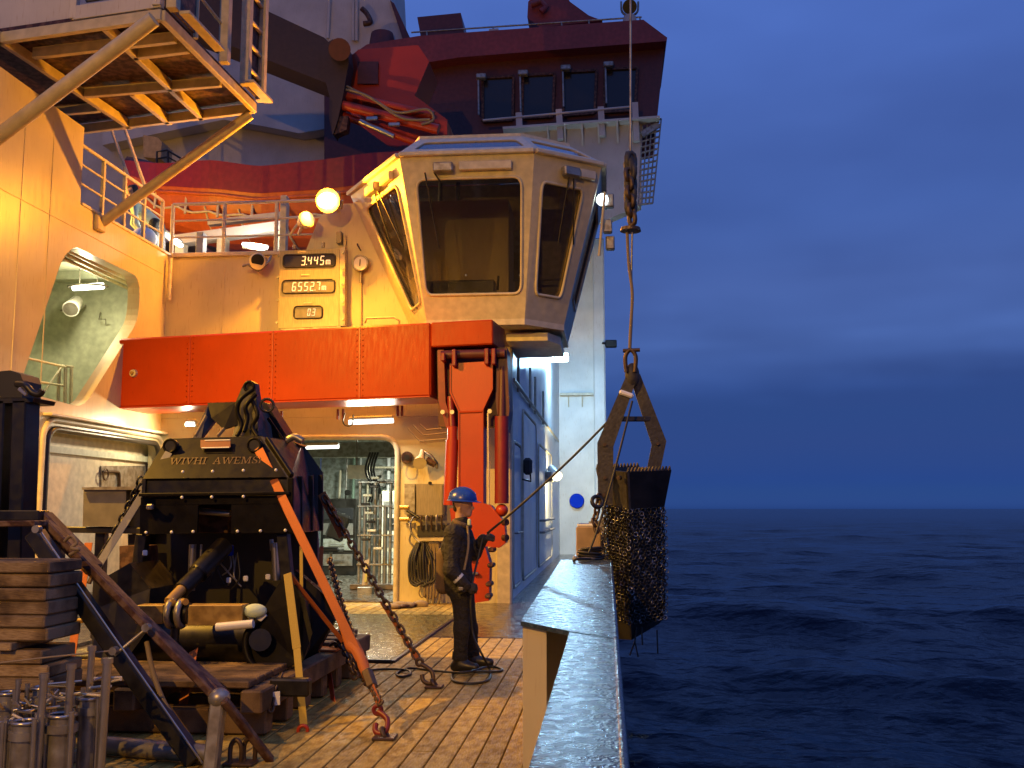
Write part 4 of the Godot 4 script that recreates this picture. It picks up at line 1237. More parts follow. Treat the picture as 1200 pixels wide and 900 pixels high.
func upper_deck() -> void:
	struct("upper_deck_floor", span(Vector3(-13, 6.2, -36), Vector3(-1.96, 6.335, -18.46), 0.0), "dull_steel")
	var t := thing("upper_deck_railing", "cream guard rail along the top of the left deckhouse wall", "railing", Vector3(-8.3, 6.4, -16.6))
	rail(t, Vector3(-8.3, 6.44, -15.05), Vector3(-8.3, 6.44, -18.1), 5, 0.98)
	var u := thing("aft_railing", "cream guard rail across the edge of the upper deck behind the display panel", "railing", Vector3(-7, 6.4, -18.35))
	rail(u, Vector3(-8.2, 6.4, -18.34), Vector3(-5.15, 6.4, -18.34), 4, 1.02)
	part("stout_post", one_bar(Vector3(-6.1, 6.35, -18.6), Vector3(-6.1, 7.6, -18.6), 0.16, 0.12), "trim_paint", u)
	part("stout_post", one_bar(Vector3(-7.85, 6.35, -18.9), Vector3(-7.85, 7.0, -18.9), 0.2, 0.14), "trim_paint", u)
	for q in [[Vector3(-9.033, 8.611, -17.4), Vector3(-8.762, 7.759, -17.6)], [Vector3(-8.771, 8.602, -17.4), Vector3(-8.425, 7.554, -17.6)]]:
		part("stay", one_cyl(q[0], q[1], 0.03), "trim_paint", u)
	var c := thing("boat_cradle", "long white cradle beam below the orange-red boat", "cradle", Vector3(-8.5, 6.35, -22))
	part("cradle_beam", one_bar(Vector3(-9.542, 7.564, -21.5), Vector3(-7.071, 7.832, -21.5), 0.3, 0.22), "ship_white", c)
	part("cradle_beam", one_bar(Vector3(-9.179, 8.247, -22.5), Vector3(-7.408, 8.404, -22.5), 0.2, 0.12), "ship_white", c)
	for q in [Vector3(-9.384, 7.54, -21.5), Vector3(-8.426, 7.634, -21.5), Vector3(-7.109, 7.794, -21.5)]:
		part("cradle_leg", one_bar(q - Vector3(0, 0.05, 0), Vector3(q.x, 6.335, q.z), 0.25, 0.2), "trim_paint", c)
	for q in [Vector3(-9.719, 7.839, -23), Vector3(-9.09, 7.845, -23), Vector3(-8.673, 7.856, -23)]:
		part("locker", one_box(Vector3(q.x, 6.335 + 0.45, q.z), Vector3(0.5, 0.9, 0.5), 0.03), "grey_box", c)
	tube_light("fluorescent tube standing out below the boat, left of the stout post", Vector3(-9.332, 7.462, -20.5), Vector3(-8.813, 7.111, -20.2), Vector3(0.2, -0.5, 0.8), 2.8, Color(1, 0.9, 0.75), true)
	tube_light("fluorescent tube above the edge of the upper deck, right end of the cradle", Vector3(-7.787, 7.332, -21), Vector3(-7.15, 7.164, -20.7), Vector3(0, 0.25, 0.9), 2.8, Color(1, 0.9, 0.75), true)


# ---------------------------------------------------------------- the platform overhead
func overhead_platform() -> void:
	var t := thing("overhead_platform", "cream steel platform with brown underside braced out from the deckhouse wall", "platform", Vector3(-7, 8.1, -14))
	var y := Vector3(0, 0.1, 0)
	var n0 := Vector3(-9.143, 8.1, -12.919)
	var n1 := Vector3(-5.771, 8.1, -12.325)
	var f1 := Vector3(-5.639, 8.1, -15.509)
	var f0 := Vector3(-9.515, 8.1, -16.258)
	part("floor_plate", one_plate([n0 + y, n1 + y, f1 + y, f0 + y], Vector3(0, 0.05, 0)), "brown_steel", t)
	for q in [[n0, n1], [n1, f1], [f0, f1], [Vector3(-8.345, 8.1, -12.086), Vector3(-7.982, 8.1, -16.041)], [Vector3(-6.66, 8.1, -12.532), Vector3(-6.608, 8.1, -15.748)], [Vector3(-7.297, 8.1, -14.667), Vector3(-7.238, 8.1, -15.916)], [Vector3(-8.085, 8.1, -13.262), Vector3(-5.858, 8.1, -12.959)], [Vector3(-6.677, 8.1, -13.421), Vector3(-5.81, 8.1, -13.281)], [Vector3(-8.058, 8.1, -14.663), Vector3(-5.789, 8.1, -14.452)], [Vector3(-8.999, 8.1, -15.342), Vector3(-8.118, 8.1, -15.243)]]:
		part("joist", one_bar(q[0], q[1], 0.085, 0.15), "frame_steel", t)
	part("brace", one_cyl(Vector3(-8.22, 6.527, -12.577), n1 + Vector3(-0.06, -0.1, 0.1), 0.1), "frame_steel", t)
	part("brace", one_cyl(Vector3(-8.2, 6.276, -15.613), f1 + Vector3(-0.06, -0.1, 0), 0.085), "frame_steel", t)
	part("brace_pad", one_box(Vector3(-8.17, 6.251, -15.528), Vector3(0.08, 0.26, 0.28), 0.02), "frame_steel", t)
	part("edge_plate", one_bar(n1.lerp(f1, 0.04) + Vector3(0.24, 0.1, 0), n1.lerp(f1, 0.4) + Vector3(0.24, 0.1, 0), 0.15, 0.05), "frame_steel", t)
	part("edge_plate", one_bar(n1.lerp(f1, 0.74) + Vector3(0.24, 0.1, 0), n1.lerp(f1, 1.0) + Vector3(0.24, 0.1, 0), 0.15, 0.05), "frame_steel", t)
	# rail and gate posts at the outer edge
	for f in [0.03, 0.55, 0.8, 1.0]:
		var q := n1.lerp(f1, f) + Vector3(0.1, 0.12, 0)
		part("gate_post", one_bar(q, q + Vector3(0, 2.6, 0), 0.14, 0.14), "frame_steel", t)
	for f in [0.45, 0.85, 1.25, 1.7]:
		part("gate_rail", one_cyl(n1.lerp(f1, 0.8) + Vector3(0.1, f, 0), f1 + Vector3(0.1, f, 0), 0.035), "frame_steel", t)
	for k in 5:
		var q := n1.lerp(f1, 0.28) + Vector3(0.05, 0.35 + 0.42 * k, 0)
		part("ladder_rung", one_cyl(q, n1.lerp(f1, 0.55) + Vector3(0.05, 0.3 + 0.42 * k, 0), 0.025), "frame_steel", t)
	part("ladder_side", one_cyl(n1.lerp(f1, 0.28) + Vector3(0.05, 0.1, 0), n1.lerp(f1, 0.28) + Vector3(0.05, 2.5, 0), 0.035), "frame_steel", t)
	part("mesh_panel", one_plate([n1.lerp(f1, 0.8) + Vector3(0.07, 0.15, 0), f1 + Vector3(0.07, 0.15, 0), f1 + Vector3(0.07, 2.3, 0), n1.lerp(f1, 0.8) + Vector3(0.07, 2.3, 0)], Vector3(-0.03, 0, 0)), "brown_steel", t)
	part("mesh_panel", one_plate([n1.lerp(f1, 0.06) + Vector3(0.07, 0.15, 0), n1.lerp(f1, 0.26) + Vector3(0.07, 0.15, 0), n1.lerp(f1, 0.26) + Vector3(0.07, 2.3, 0), n1.lerp(f1, 0.06) + Vector3(0.07, 2.3, 0)], Vector3(-0.03, 0, 0)), "brown_steel", t)
	# screen and frame on the near edge
	part("screen_plate", one_plate([n0 + Vector3(0, 0.15, -0.05), n0.lerp(n1, 0.57) + Vector3(0, 0.15, -0.05), n0.lerp(n1, 0.57) + Vector3(0, 2.6, -0.05), n0 + Vector3(0, 2.6, -0.05)], Vector3(0, 0, -0.05)), "ship_white", t)
	part("screen_frame", one_bar(n0.lerp(n1, 0.6) + Vector3(0, 0.12, 0), n0.lerp(n1, 0.6) + Vector3(0, 2.6, 0), 0.1, 0.1), "ship_white", t)
	part("screen_frame", one_bar(n1 + Vector3(-0.06, 0.12, 0), n1 + Vector3(-0.06, 2.6, 0), 0.14, 0.12), "ship_white", t)
	part("screen_frame", one_bar(n0.lerp(n1, 0.6) + Vector3(0, 0.2, 0), n1 + Vector3(0, 0.2, 0), 0.08, 0.2), "ship_white", t)
	for f in [0.75, 0.87]:
		part("screen_bar", one_cyl(n0.lerp(n1, f) + Vector3(0, 0.2, -0.3), n0.lerp(n1, f) + Vector3(0, 2.6, -0.3), 0.03), "dull_steel", t)
	part("screen_bar", one_cyl(n0.lerp(n1, 0.6) + Vector3(0, 0.55, -0.3), n1 + Vector3(0, 0.55, -0.3), 0.03), "dull_steel", t)

# ---------------------------------------------------------------- lamps
const SODIUM := Color(1.0, 0.36, 0.015)
const LED := Color(0.36, 0.68, 1.0)
const ROOM := Color(1.0, 0.87, 0.5)
const WARM := Color(1.0, 0.49, 0.05)


# a lamp in front of its reflector plate, which keeps the light to the half of space it faces
func floodlight(called: String, label: String, at: Vector3, towards: Vector3, size: float, plate: float, energy: float, col: Color, aim := Vector3.ZERO) -> Node3D:
	var t := thing(called, label, "floodlight", at)
	var z := towards.normalized()
	var x := Vector3.UP.cross(z).normalized()
	var bs := Basis(x, z.cross(x), z)
	part("reflector", one_cyl(at - z * 0.075, at - z * 0.045, plate * 0.5, plate * 0.5, 24), "dull_steel", t)
	part("housing", one_box(at - z * 0.15, Vector3(size * 1.1, size * 0.9, 0.15), 0.03, bs), "dull_steel", t)
	part("lamp_glass", one_ball(at, Vector3(size * 0.5, size * 0.42, 0.043)), "sodium_glow", t)
	part("yoke", one_tube([at - z * 0.2 + x * size * 0.62, at - z * 0.35 + x * size * 0.5 - Vector3(0, size * 0.4, 0), at - z * 0.35 - x * size * 0.5 - Vector3(0, size * 0.4, 0), at - z * 0.2 - x * size * 0.62], 0.02, 6), "dull_steel", t)
	if aim == Vector3.ZERO:
		omni(t, at + z * 0.002, col, energy, 0.036)
		return t
	var l := SpotLight3D.new()
	l.name = "lamp_light"
	l.light_color = col.linear_to_srgb()
	l.light_energy = energy
	l.light_size = 0.036
	l.spot_range = 60.0
	l.spot_attenuation = 2.0
	l.spot_angle = 50.0
	l.spot_angle_attenuation = 1.0
	l.shadow_enabled = true
	t.add_child(l)
	var lz := -aim.normalized()
	var lx := Vector3.UP.cross(lz).normalized()
	l.basis = Basis(lx, lz.cross(lx), lz)
	l.position = z * 0.002
	return t


func tube_light(label: String, a: Vector3, c: Vector3, down: Vector3, energy: float, col: Color, open := false) -> void:
	var mid := (a + c) * 0.5
	var t := thing("fluorescent_light", label, "ceiling light", mid)
	part("housing", one_bar(a - down * 0.05, c - down * 0.05, 0.16, 0.06, down, 0.015), "trim_paint", t)
	part("lamp_tube", one_tube([a, a.lerp(c, 0.01), a.lerp(c, 0.99), c], 0.042, 10), "tube_glow", t)
	if open:
		omni(t, mid + down * 0.09, col, energy, 0.08)
	else:
		area(t, mid + down * 0.07, down, Vector2(a.distance_to(c), 0.1), col, energy)


func lamps() -> void:
	var sp := Vector3(-4.923, 7.103, -17.35)
	var so := floodlight("sodium_floodlight", "glaring orange floodlight on the aft wall beside the control cab", sp, Vector3(-0.05, -0.28, 1), 0.36, 0.44, 29.0, SODIUM)
	part("wall_arm", one_bar(sp + Vector3(0, 0.05, -0.22), Vector3(sp.x, sp.y + 0.05, -18.2), 0.05, 0.05), "trim_paint", so)
	# unseen floodlight high on the left wall, placed to light the beam and doorway
	var fp := Vector3(-7.85, 7.0, -8.3)
	var fo := floodlight("unseen_wall_floodlight", "unseen orange floodlight high on the left deckhouse wall, lighting the beam and doorway", fp, Vector3(0.3, -0.3, -1), 0.42, 1.0, 175.0, WARM, Vector3(5, -8, -6.5))
	part("wall_arm", one_bar(fp + Vector3(0, 0, 0.22), Vector3(-8.2, 7.0, -8.08), 0.06, 0.06), "trim_paint", fo)
	var ap := Vector3(-5.0, 8.5, 6.0)
	var ao := floodlight("unseen_aft_floodlight", "unseen orange floodlight over the after deck, lighting the bulwark end and timbers", ap, Vector3(0.15, -0.35, -1), 0.42, 1.0, 140.0, WARM)  # out of view aft, placed to warm the bulwark end and timbers
	part("mast", one_cyl(Vector3(-5.0, 0, 6.35), Vector3(-5.0, 9.0, 6.35), 0.13, 0.09), "white_paint", ao)  # also out of view, carries the unseen lamp
	part("wall_arm", one_bar(ap + Vector3(0, 0, 0.2), Vector3(-5.0, 8.5, 6.3), 0.06, 0.06), "trim_paint", ao)
	var up := Vector3(-12.6, 8.0, -20.0)
	var uo := floodlight("unseen_upper_floodlight", "unseen orange floodlight at the port edge of the upper deck, lighting the boat", up, Vector3(0.45, 0.1, -1), 0.4, 0.8, 34.0, WARM)  # out of view to port, placed to light the boat and superstructure
	part("post", one_cyl(Vector3(-12.7, 6.33, -19.6), Vector3(-12.7, 9.9, -19.6), 0.08), "white_paint", uo)
	part("wall_arm", one_bar(up + Vector3(0, 0, 0.2), Vector3(-12.68, 8.0, -19.62), 0.05, 0.05), "trim_paint", uo)
	var cool := Color(0.93, 1.0, 0.84)
	tube_light("fluorescent tube over the hangar doorway under the orange beam", Vector3(-4.558, 3.17, -17.8), Vector3(-3.758, 3.194, -17.8), Vector3(0, -0.8, 0.6), 7.0, Color(1, 0.85, 0.62))
	tube_light("fluorescent tube on the hangar ceiling just inside the doorway", Vector3(-5.741, 2.82, -19.2), Vector3(-5.107, 2.833, -19.2), Vector3(0, -1, 0), 11.0, cool)
	tube_light("unseen fluorescent tube deep inside the hangar, lighting its back", Vector3(-5.6, 3.42, -24.2), Vector3(-4.2, 3.42, -24.2), Vector3(0, -1, 0), 60.0, cool)  # hidden above the doorway, placed to brighten the back of the hangar
	tube_light("fluorescent tube half hidden behind the black grab", Vector3(-7.469, 3.146, -17.6), Vector3(-7.311, 3.144, -17.6), Vector3(-0.6, -0.5, 0.6), 5.0, Color(1, 0.8, 0.5))
	# oval lamp hanging in the room on the left
	var t := thing("hanging_lamp", "oval fluorescent lamp hanging on two rods in the pale green room", "ceiling light", Vector3(-9.215, 5.606, -17.2))
	var a := Vector3(-9.485, 5.58, -17.2)
	var c := Vector3(-8.928, 5.6, -17.2)
	part("lamp_tube", one_tube([a, a.lerp(c, 0.02), a.lerp(c, 0.98), c], 0.06, 10), "tube_glow", t)
	var loop := []
	for k in 20:
		loop.append(Vector3(-9.213, 5.575, -17.2) + Vector3(0.36 * cos(TAU * k / 20), 0.02, 0.17 * sin(TAU * k / 20)))
	part("guard_ring", one_tube(loop, 0.018, 6, true), "dull_steel", t)
	for q in [a.lerp(c, 0.2), a.lerp(c, 0.8)]:
		part("hanger_rod", one_cyl(q, Vector3(q.x, 5.95, q.z), 0.012), "dull_steel", t)
	area(t, Vector3(-9.215, 5.606, -17.2) + Vector3(0, -0.09, 0), Vector3(0, -1, 0.1), Vector2(0.5, 0.2), ROOM, 2.5)
	omni(t, Vector3(-9.215, 5.606, -17.2) + Vector3(0, -0.09, 0.15), ROOM, 1.7, 0.1)
	# cold work light at the head of the side passage
	var wp := Vector3(-1.561, 6.186, -31)
	var w := thing("work_light", "cold white work light on the white side wall, shining aft along the bulwark", "work light", wp)
	part("housing", one_box(wp + Vector3(0, 0.13, 0), Vector3(0.9, 0.12, 0.3), 0.02), "trim_paint", w)
	part("lamp_strip", one_box(wp, Vector3(0.85, 0.14, 0.2), 0.02), "led_glow", w)
	part("bracket", one_bar(wp + Vector3(0, 0.16, 0), Vector3(-1.75, wp.y + 0.16, wp.z), 0.06, 0.06), "trim_paint", w)
	area(w, wp + Vector3(0.1, -0.09, -0.14), Vector3(0.12, -0.35, -1), Vector2(0.85, 0.14), LED, 20.0)
	omni(w, wp + Vector3(0.1, -0.1, 0.2), LED, 21.0, 0.1)

# ---------------------------------------------------------------- the black grab on its timber cradle
func grab() -> void:
	var t := thing("clamshell_grab", "big black seabed grab with red lettering, lashed down on a timber cradle", "grab", Vector3(-3.4, 0.36, -9.6))
	# front plates
	var fu := part("upper_front_plate", one_plate([Vector3(-4.154, 2.3, -9.35), Vector3(-3.208, 2.318, -9.35), Vector3(-2.833, 1.931, -9), Vector3(-4.209, 1.92, -9)], Vector3(0, -0.02, -0.03)), "grab_paint", t)
	part("middle_front_plate", one_plate([Vector3(-4.223, 1.913, -9.03), Vector3(-2.843, 1.925, -9.03), Vector3(-2.839, 1.787, -9.03), Vector3(-4.225, 1.773, -9.03)], Vector3(0, 0, -0.03)), "black_steel", t)
	part("front_ledge", one_bar(Vector3(-4.209, 1.773, -8.98), Vector3(-2.815, 1.786, -8.98), 0.1, 0.03), "grab_paint", t)
	part("lower_front_plate", one_plate([Vector3(-4.213, 1.75, -8.99), Vector3(-2.826, 1.764, -8.99), Vector3(-2.824, 1.695, -8.99), Vector3(-4.21, 1.681, -8.99)], Vector3(0, 0, -0.03)), "grab_paint", t)
	part("lower_front_plate", one_plate([Vector3(-4.208, 1.677, -8.97), Vector3(-3.666, 1.683, -8.97), Vector3(-3.665, 1.43, -8.97), Vector3(-4.196, 1.421, -8.97)], Vector3(0, 0, -0.03)), "grab_paint", t)
	part("lower_front_plate", one_plate([Vector3(-3.358, 1.685, -8.97), Vector3(-2.818, 1.692, -8.97), Vector3(-2.826, 1.439, -8.97), Vector3(-3.35, 1.431, -8.97)], Vector3(0, 0, -0.03)), "grab_paint", t)
	part("latch", one_box(Vector3(-4.093, 1.665, -8.93), Vector3(0.06, 0.05, 0.05), 0.01), "dull_steel", t)
	for q in [Vector3(-3.826, 1.98, -9), Vector3(-3.547, 1.983, -9), Vector3(-3.261, 1.99, -9), Vector3(-2.961, 1.993, -9), Vector3(-3.795, 1.749, -8.93), Vector3(-3.519, 1.752, -8.93), Vector3(-3.228, 1.756, -8.93), Vector3(-4.119, 1.437, -8.94), Vector3(-3.882, 1.441, -8.94), Vector3(-3.684, 1.446, -8.94), Vector3(-3.276, 1.45, -8.94), Vector3(-3.066, 1.454, -8.94), Vector3(-2.841, 1.459, -8.94)]:
		part("bolt", one_ball(q + Vector3(0, 0, 0.015), Vector3(0.014, 0.014, 0.012)), "plastic_white", t)
	# side, back and roof
	part("side_panel", one_plate([Vector3(-3.208, 2.318, -9.35), Vector3(-2.833, 1.931, -9), Vector3(-2.82, 1.431, -9), Vector3(-2.974, 1.419, -10.6), Vector3(-2.988, 2.034, -10.6), Vector3(-3.141, 2.325, -10.35)], Vector3(-0.03, 0, 0)), "black_steel", t)
	part("side_panel", one_plate([Vector3(-4.154, 2.3, -9.35), Vector3(-4.209, 1.92, -9), Vector3(-4.21, 1.42, -9), Vector3(-4.491, 1.416, -10.6), Vector3(-4.516, 2.039, -10.6), Vector3(-4.181, 2.331, -10.35)], Vector3(0.03, 0, 0)), "black_steel", t)
	part("back_panel", one_plate([Vector3(-4.524, 2.04, -10.62), Vector3(-2.994, 2.035, -10.62), Vector3(-2.98, 1.419, -10.62), Vector3(-4.499, 1.416, -10.62)], Vector3(0, 0, -0.03)), "black_steel", t)
	part("top_plate", one_plate([Vector3(-4.155, 2.309, -9.37), Vector3(-3.224, 2.328, -9.37), Vector3(-3.15, 2.334, -10.35), Vector3(-4.172, 2.34, -10.35)], Vector3(0, -0.03, 0)), "black_steel", t)
	part("side_rib", one_bar(Vector3(-3.158, 2.298, -9.3), Vector3(-2.818, 1.939, -9), 0.04, 0.05), "grab_paint", t)
	part("side_rib", one_bar(Vector3(-2.822, 1.923, -8.99), Vector3(-2.809, 1.431, -8.99), 0.04, 0.05, Vector3.RIGHT), "grab_paint", t)
	for k in 3:
		part("side_rib", one_bar(Vector3(-2.892, 1.955, -9.5).lerp(Vector3(-2.978, 2.004, -10.5), k / 2.0), Vector3(-2.879, 1.443, -9.5).lerp(Vector3(-2.964, 1.422, -10.5), k / 2.0), 0.03, 0.05, Vector3.RIGHT), "black_steel", t)
	for q in [Vector3(-4.054, 2.231, -9.28), Vector3(-3.247, 2.234, -9.28)]:
		part("pipe_end", one_cyl(q, q + Vector3(0, 0, 0.07), 0.062, 0.062, 18), "cable_black", t)
		part("pipe_lip", one_ring(q + Vector3(0, 0, 0.07), Vector3(0, 0, 1), 0.06, 0.012), "grab_paint", t)
	# the plate with two white lines, and the lettering
	var sg := part("name_plate", one_plate([Vector3(-3.787, 2.288, -9.27), Vector3(-3.499, 2.291, -9.27), Vector3(-3.474, 2.215, -9.21), Vector3(-3.76, 2.212, -9.21)], Vector3(0, 0, -0.015)), "sign_red", t)
	part("name_plate_line", one_bar(Vector3(-3.742, 2.281, -9.26), Vector3(-3.495, 2.284, -9.26), 0.01, 0.012), "plastic_white", sg)
	part("name_plate_line", one_bar(Vector3(-3.748, 2.208, -9.2), Vector3(-3.479, 2.212, -9.2), 0.01, 0.012), "plastic_white", sg)
	var tm := TextMesh.new()
	tm.text = "WIVHI  AWEMSI"
	var sf := SystemFont.new()
	sf.font_names = PackedStringArray(["Droid Serif"])
	tm.font = sf
	tm.font_size = 64
	tm.pixel_size = 0.00172
	tm.depth = 0.004
	var lt := MeshInstance3D.new()
	lt.name = "lettering"
	lt.mesh = tm
	lt.material_override = mats["letter_red"]
	t.add_child(lt)
	lt.position = Vector3(-3.581, 2.086, -9.14) - t.position
	lt.rotation = Vector3(-0.62, 0, 0.012)
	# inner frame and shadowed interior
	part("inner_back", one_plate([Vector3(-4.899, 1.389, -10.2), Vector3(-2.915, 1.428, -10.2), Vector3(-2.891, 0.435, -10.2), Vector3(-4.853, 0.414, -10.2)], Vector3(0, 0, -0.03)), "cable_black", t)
	for q in [[Vector3(-4.225, 1.418, -9.1), Vector3(-4.323, 0.397, -9.1)], [Vector3(-2.914, 1.421, -9.1), Vector3(-2.785, 0.415, -9.1)], [Vector3(-3.026, 1.424, -10.4), Vector3(-2.946, 0.309, -10.4)], [Vector3(-4.2, 1.423, -10.3), Vector3(-4.157, 0.308, -10.3)]]:
		part("leg", one_bar(q[0], q[1], 0.1, 0.1, Vector3.RIGHT), "black_steel", t)
	for q in [[Vector3(-3.836, 1.32, -9.3), Vector3(-3.836, 0.899, -9.3), 0.035], [Vector3(-3.755, 1.32, -9.3), Vector3(-3.754, 1.086, -9.3), 0.012], [Vector3(-3.057, 1.338, -9.3), Vector3(-3.031, 0.997, -9.3), 0.035], [Vector3(-3.107, 1.367, -9.35), Vector3(-3.095, 1.266, -9.35), 0.02]]:
		part("guide_rod", one_cyl(q[0], q[1], q[2]), "bare_steel", t)
	part("inner_pipe", one_cyl(Vector3(-3.742, 1.627, -9.2), Vector3(-3.45, 1.603, -9.2), 0.03), "bare_steel", t)
	part("cross_member", one_bar(Vector3(-3.918, 1.52, -9.6), Vector3(-3.58, 1.52, -9.6), 0.2, 0.2), "brown_steel", t)
	for q in [[Vector3(-3.523, 1.307, -9.25), 0.03], [Vector3(-3.476, 1.266, -9.3), 0.03]]:
		part("valve_block", one_box(q[0], Vector3(0.05, 0.1, 0.06), 0.01), "blue_paint", t)
	for q in [Vector3(-3.286, 1.018, -9.2), Vector3(-3.445, 1.002, -9.2), Vector3(-3.079, 1.034, -9.2), Vector3(-4.155, 1.253, -9), Vector3(-4.156, 1.101, -9)]:
		part("paper_tag", one_box(q, Vector3(0.045, 0.05, 0.02), 0.008), "paper_white", t)
	var rng := RandomNumberGenerator.new()
	rng.seed = 3
	for k in 7:
		var a := Vector3(-3.582, 1.231, -9.2) + Vector3(rng.randf_range(-0.1, 0.25), rng.randf_range(0, 0.1), rng.randf_range(-0.2, 0))
		var c := Vector3(-3.492, 0.963, -9.2) + Vector3(rng.randf_range(-0.1, 0.15), rng.randf_range(-0.05, 0.1), rng.randf_range(-0.2, 0.1))
		part("cable", one_tube(bend([a, a.lerp(c, 0.5) + Vector3(rng.randf_range(-0.08, 0.08), -0.05, 0.06), c]), 0.008, 5), "dull_steel" if k % 2 == 0 else "cable_black", t)
	# hydraulic arm and cross cylinder
	part("bucket_ram", one_tube([Vector3(-3.504, 1.309, -9.2), Vector3(-3.574, 1.087, -8.8), Vector3(-3.582, 1.079, -8.8), Vector3(-3.617, 0.959, -8.55)], [0.09, 0.09, 0.07, 0.07], 12), "black_steel", t)
	part("ram_rod", one_cyl(Vector3(-3.61, 0.973, -8.55), Vector3(-3.653, 0.873, -8.4), 0.045), "yellow_brown", t)
	part("cross_beam", one_bar(Vector3(-3.9, 0.78, -8.4), Vector3(-3.664, 0.782, -8.4), 0.16, 0.15), "yellow_brown", t)
	part("cross_beam", one_bar(Vector3(-3.472, 0.777, -8.4), Vector3(-2.99, 0.781, -8.4), 0.17, 0.165), "yellow_brown", t)
	for x in [Vector3(-3.592, 0.79, -8.32), Vector3(-3.505, 0.791, -8.32)]:
		part("clamp_ring", one_ring(x, Vector3(1, 0, 0), 0.1, 0.028), "dull_steel", t)
	part("clamp_core", one_cyl(Vector3(-3.642, 0.787, -8.35), Vector3(-3.452, 0.789, -8.35), 0.09), "black_steel", t)
	for q in [Vector3(-3.602, 0.882, -8.3), Vector3(-3.493, 0.89, -8.3)]:
		part("clamp_bolt", one_cyl(q, q + Vector3(0.04, 0.0, 0.03), 0.028), "brass", t)
	part("hanging_link", one_tube([Vector3(-3.543, 0.683, -8.3), Vector3(-3.552, 0.566, -8.3), Vector3(-3.506, 0.498, -8.3)], 0.04, 8), "black_steel", t)
	part("rag", one_ball(Vector3(-2.911, 0.809, -8.4), Vector3(0.1, 0.06, 0.07)), "shirt_green", t)
	part("rag", one_plate([Vector3(-2.963, 0.839, -8.38), Vector3(-2.899, 0.867, -8.38), Vector3(-2.816, 0.769, -8.4), Vector3(-2.858, 0.727, -8.4), Vector3(-2.975, 0.753, -8.4)], Vector3(0, 0, -0.03)), "paper_white", t)
	part("plastic_pipe", one_cyl(Vector3(-3.196, 0.686, -8.3), Vector3(-2.888, 0.717, -8.3), 0.035), "plastic_white", t)
	part("lower_drum", one_cyl(Vector3(-4.229, 0.461, -8.9), Vector3(-2.916, 0.498, -8.9), 0.22, -1, 20), "black_steel", t)
	# clamshell jaws
	var jaw := MB.new()
	jaw.plate([Vector3(-2.698, 1.11, -8.5), Vector3(-2.531, 0.923, -8.4), Vector3(-2.438, 0.641, -8.35), Vector3(-2.502, 0.416, -8.3), Vector3(-2.726, 0.306, -8.3), Vector3(-2.931, 0.39, -8.35), Vector3(-2.999, 0.588, -8.4), Vector3(-2.919, 0.721, -8.45)], Vector3(0, 0, -0.05))
	jaw.plate([Vector3(-2.698, 1.11, -8.5), Vector3(-2.531, 0.923, -8.4), Vector3(-2.438, 0.641, -8.35), Vector3(-2.502, 0.416, -8.3), Vector3(-2.968, 0.179, -9.9), Vector3(-2.84, 0.454, -9.9), Vector3(-2.916, 0.794, -9.9), Vector3(-3.058, 1.022, -9.9)], Vector3(0.03, 0, 0))
	part("right_jaw", jaw, "grab_paint", t)
	part("jaw_plate", one_plate([Vector3(-2.888, 1.085, -9.4), Vector3(-2.674, 0.915, -9.4), Vector3(-2.559, 0.823, -9.4), Vector3(-2.507, 0.639, -9.4), Vector3(-2.663, 0.315, -9.3), Vector3(-2.758, 0.283, -9.2)], Vector3(0, 0, -0.1)), "grab_paint", t)
	part("jaw_rim", one_tube(bend([Vector3(-2.888, 0.74, -8.4), Vector3(-2.97, 0.593, -8.36), Vector3(-2.9, 0.411, -8.3), Vector3(-2.713, 0.326, -8.26)]), 0.03, 8), "grab_paint", t)
	var jl := MB.new()
	jl.plate([Vector3(-4.151, 1.178, -8.7), Vector3(-3.957, 0.96, -8.7), Vector3(-3.925, 0.61, -8.6), Vector3(-4.11, 0.352, -8.6), Vector3(-4.385, 0.391, -8.6), Vector3(-4.503, 0.766, -8.7), Vector3(-4.363, 1.059, -8.7)], Vector3(0, 0, -0.6))
	part("left_jaw", jl, "black_steel", t)
	part("jaw_disc", one_cyl(Vector3(-2.861, 0.575, -8.4), Vector3(-2.81, 0.595, -8.25), 0.09, -1, 16), "black_steel", t)
	# lifting bracket on top
	var g := MB.new()
	g.plate([Vector3(-3.928, 2.688, -9.75), Vector3(-3.641, 2.694, -9.75), Vector3(-3.579, 2.458, -9.65), Vector3(-3.695, 2.413, -9.6), Vector3(-3.839, 2.527, -9.65)], Vector3(0, 0, -0.05))
	part("gusset", g, "grab_paint", t)
	part("gusset", one_plate([Vector3(-3.979, 2.687, -9.9), Vector3(-3.958, 2.325, -9.5), Vector3(-3.874, 2.325, -9.5), Vector3(-3.885, 2.549, -9.9), Vector3(-3.696, 2.667, -9.9)], Vector3(0, 0, -0.06)), "black_steel", t)
	part("gusset", one_plate([Vector3(-3.622, 2.623, -9.8), Vector3(-3.432, 2.638, -9.8), Vector3(-3.302, 2.333, -9.55), Vector3(-3.589, 2.326, -9.55)], Vector3(0, 0, -0.35)), "cable_black", t)
	for q in [[Vector3(-3.851, 2.543, -9.55), Vector3(-3.9, 2.336, -9.42)], [Vector3(-3.649, 2.413, -9.5), Vector3(-3.682, 2.334, -9.42)], [Vector3(-3.422, 2.428, -9.5), Vector3(-3.457, 2.333, -9.42)]]:
		part("painted_lit_edge", one_bar(q[0], q[1], 0.02, 0.035), "rope_tan", t)  # tan strips paint the light along the gusset edges
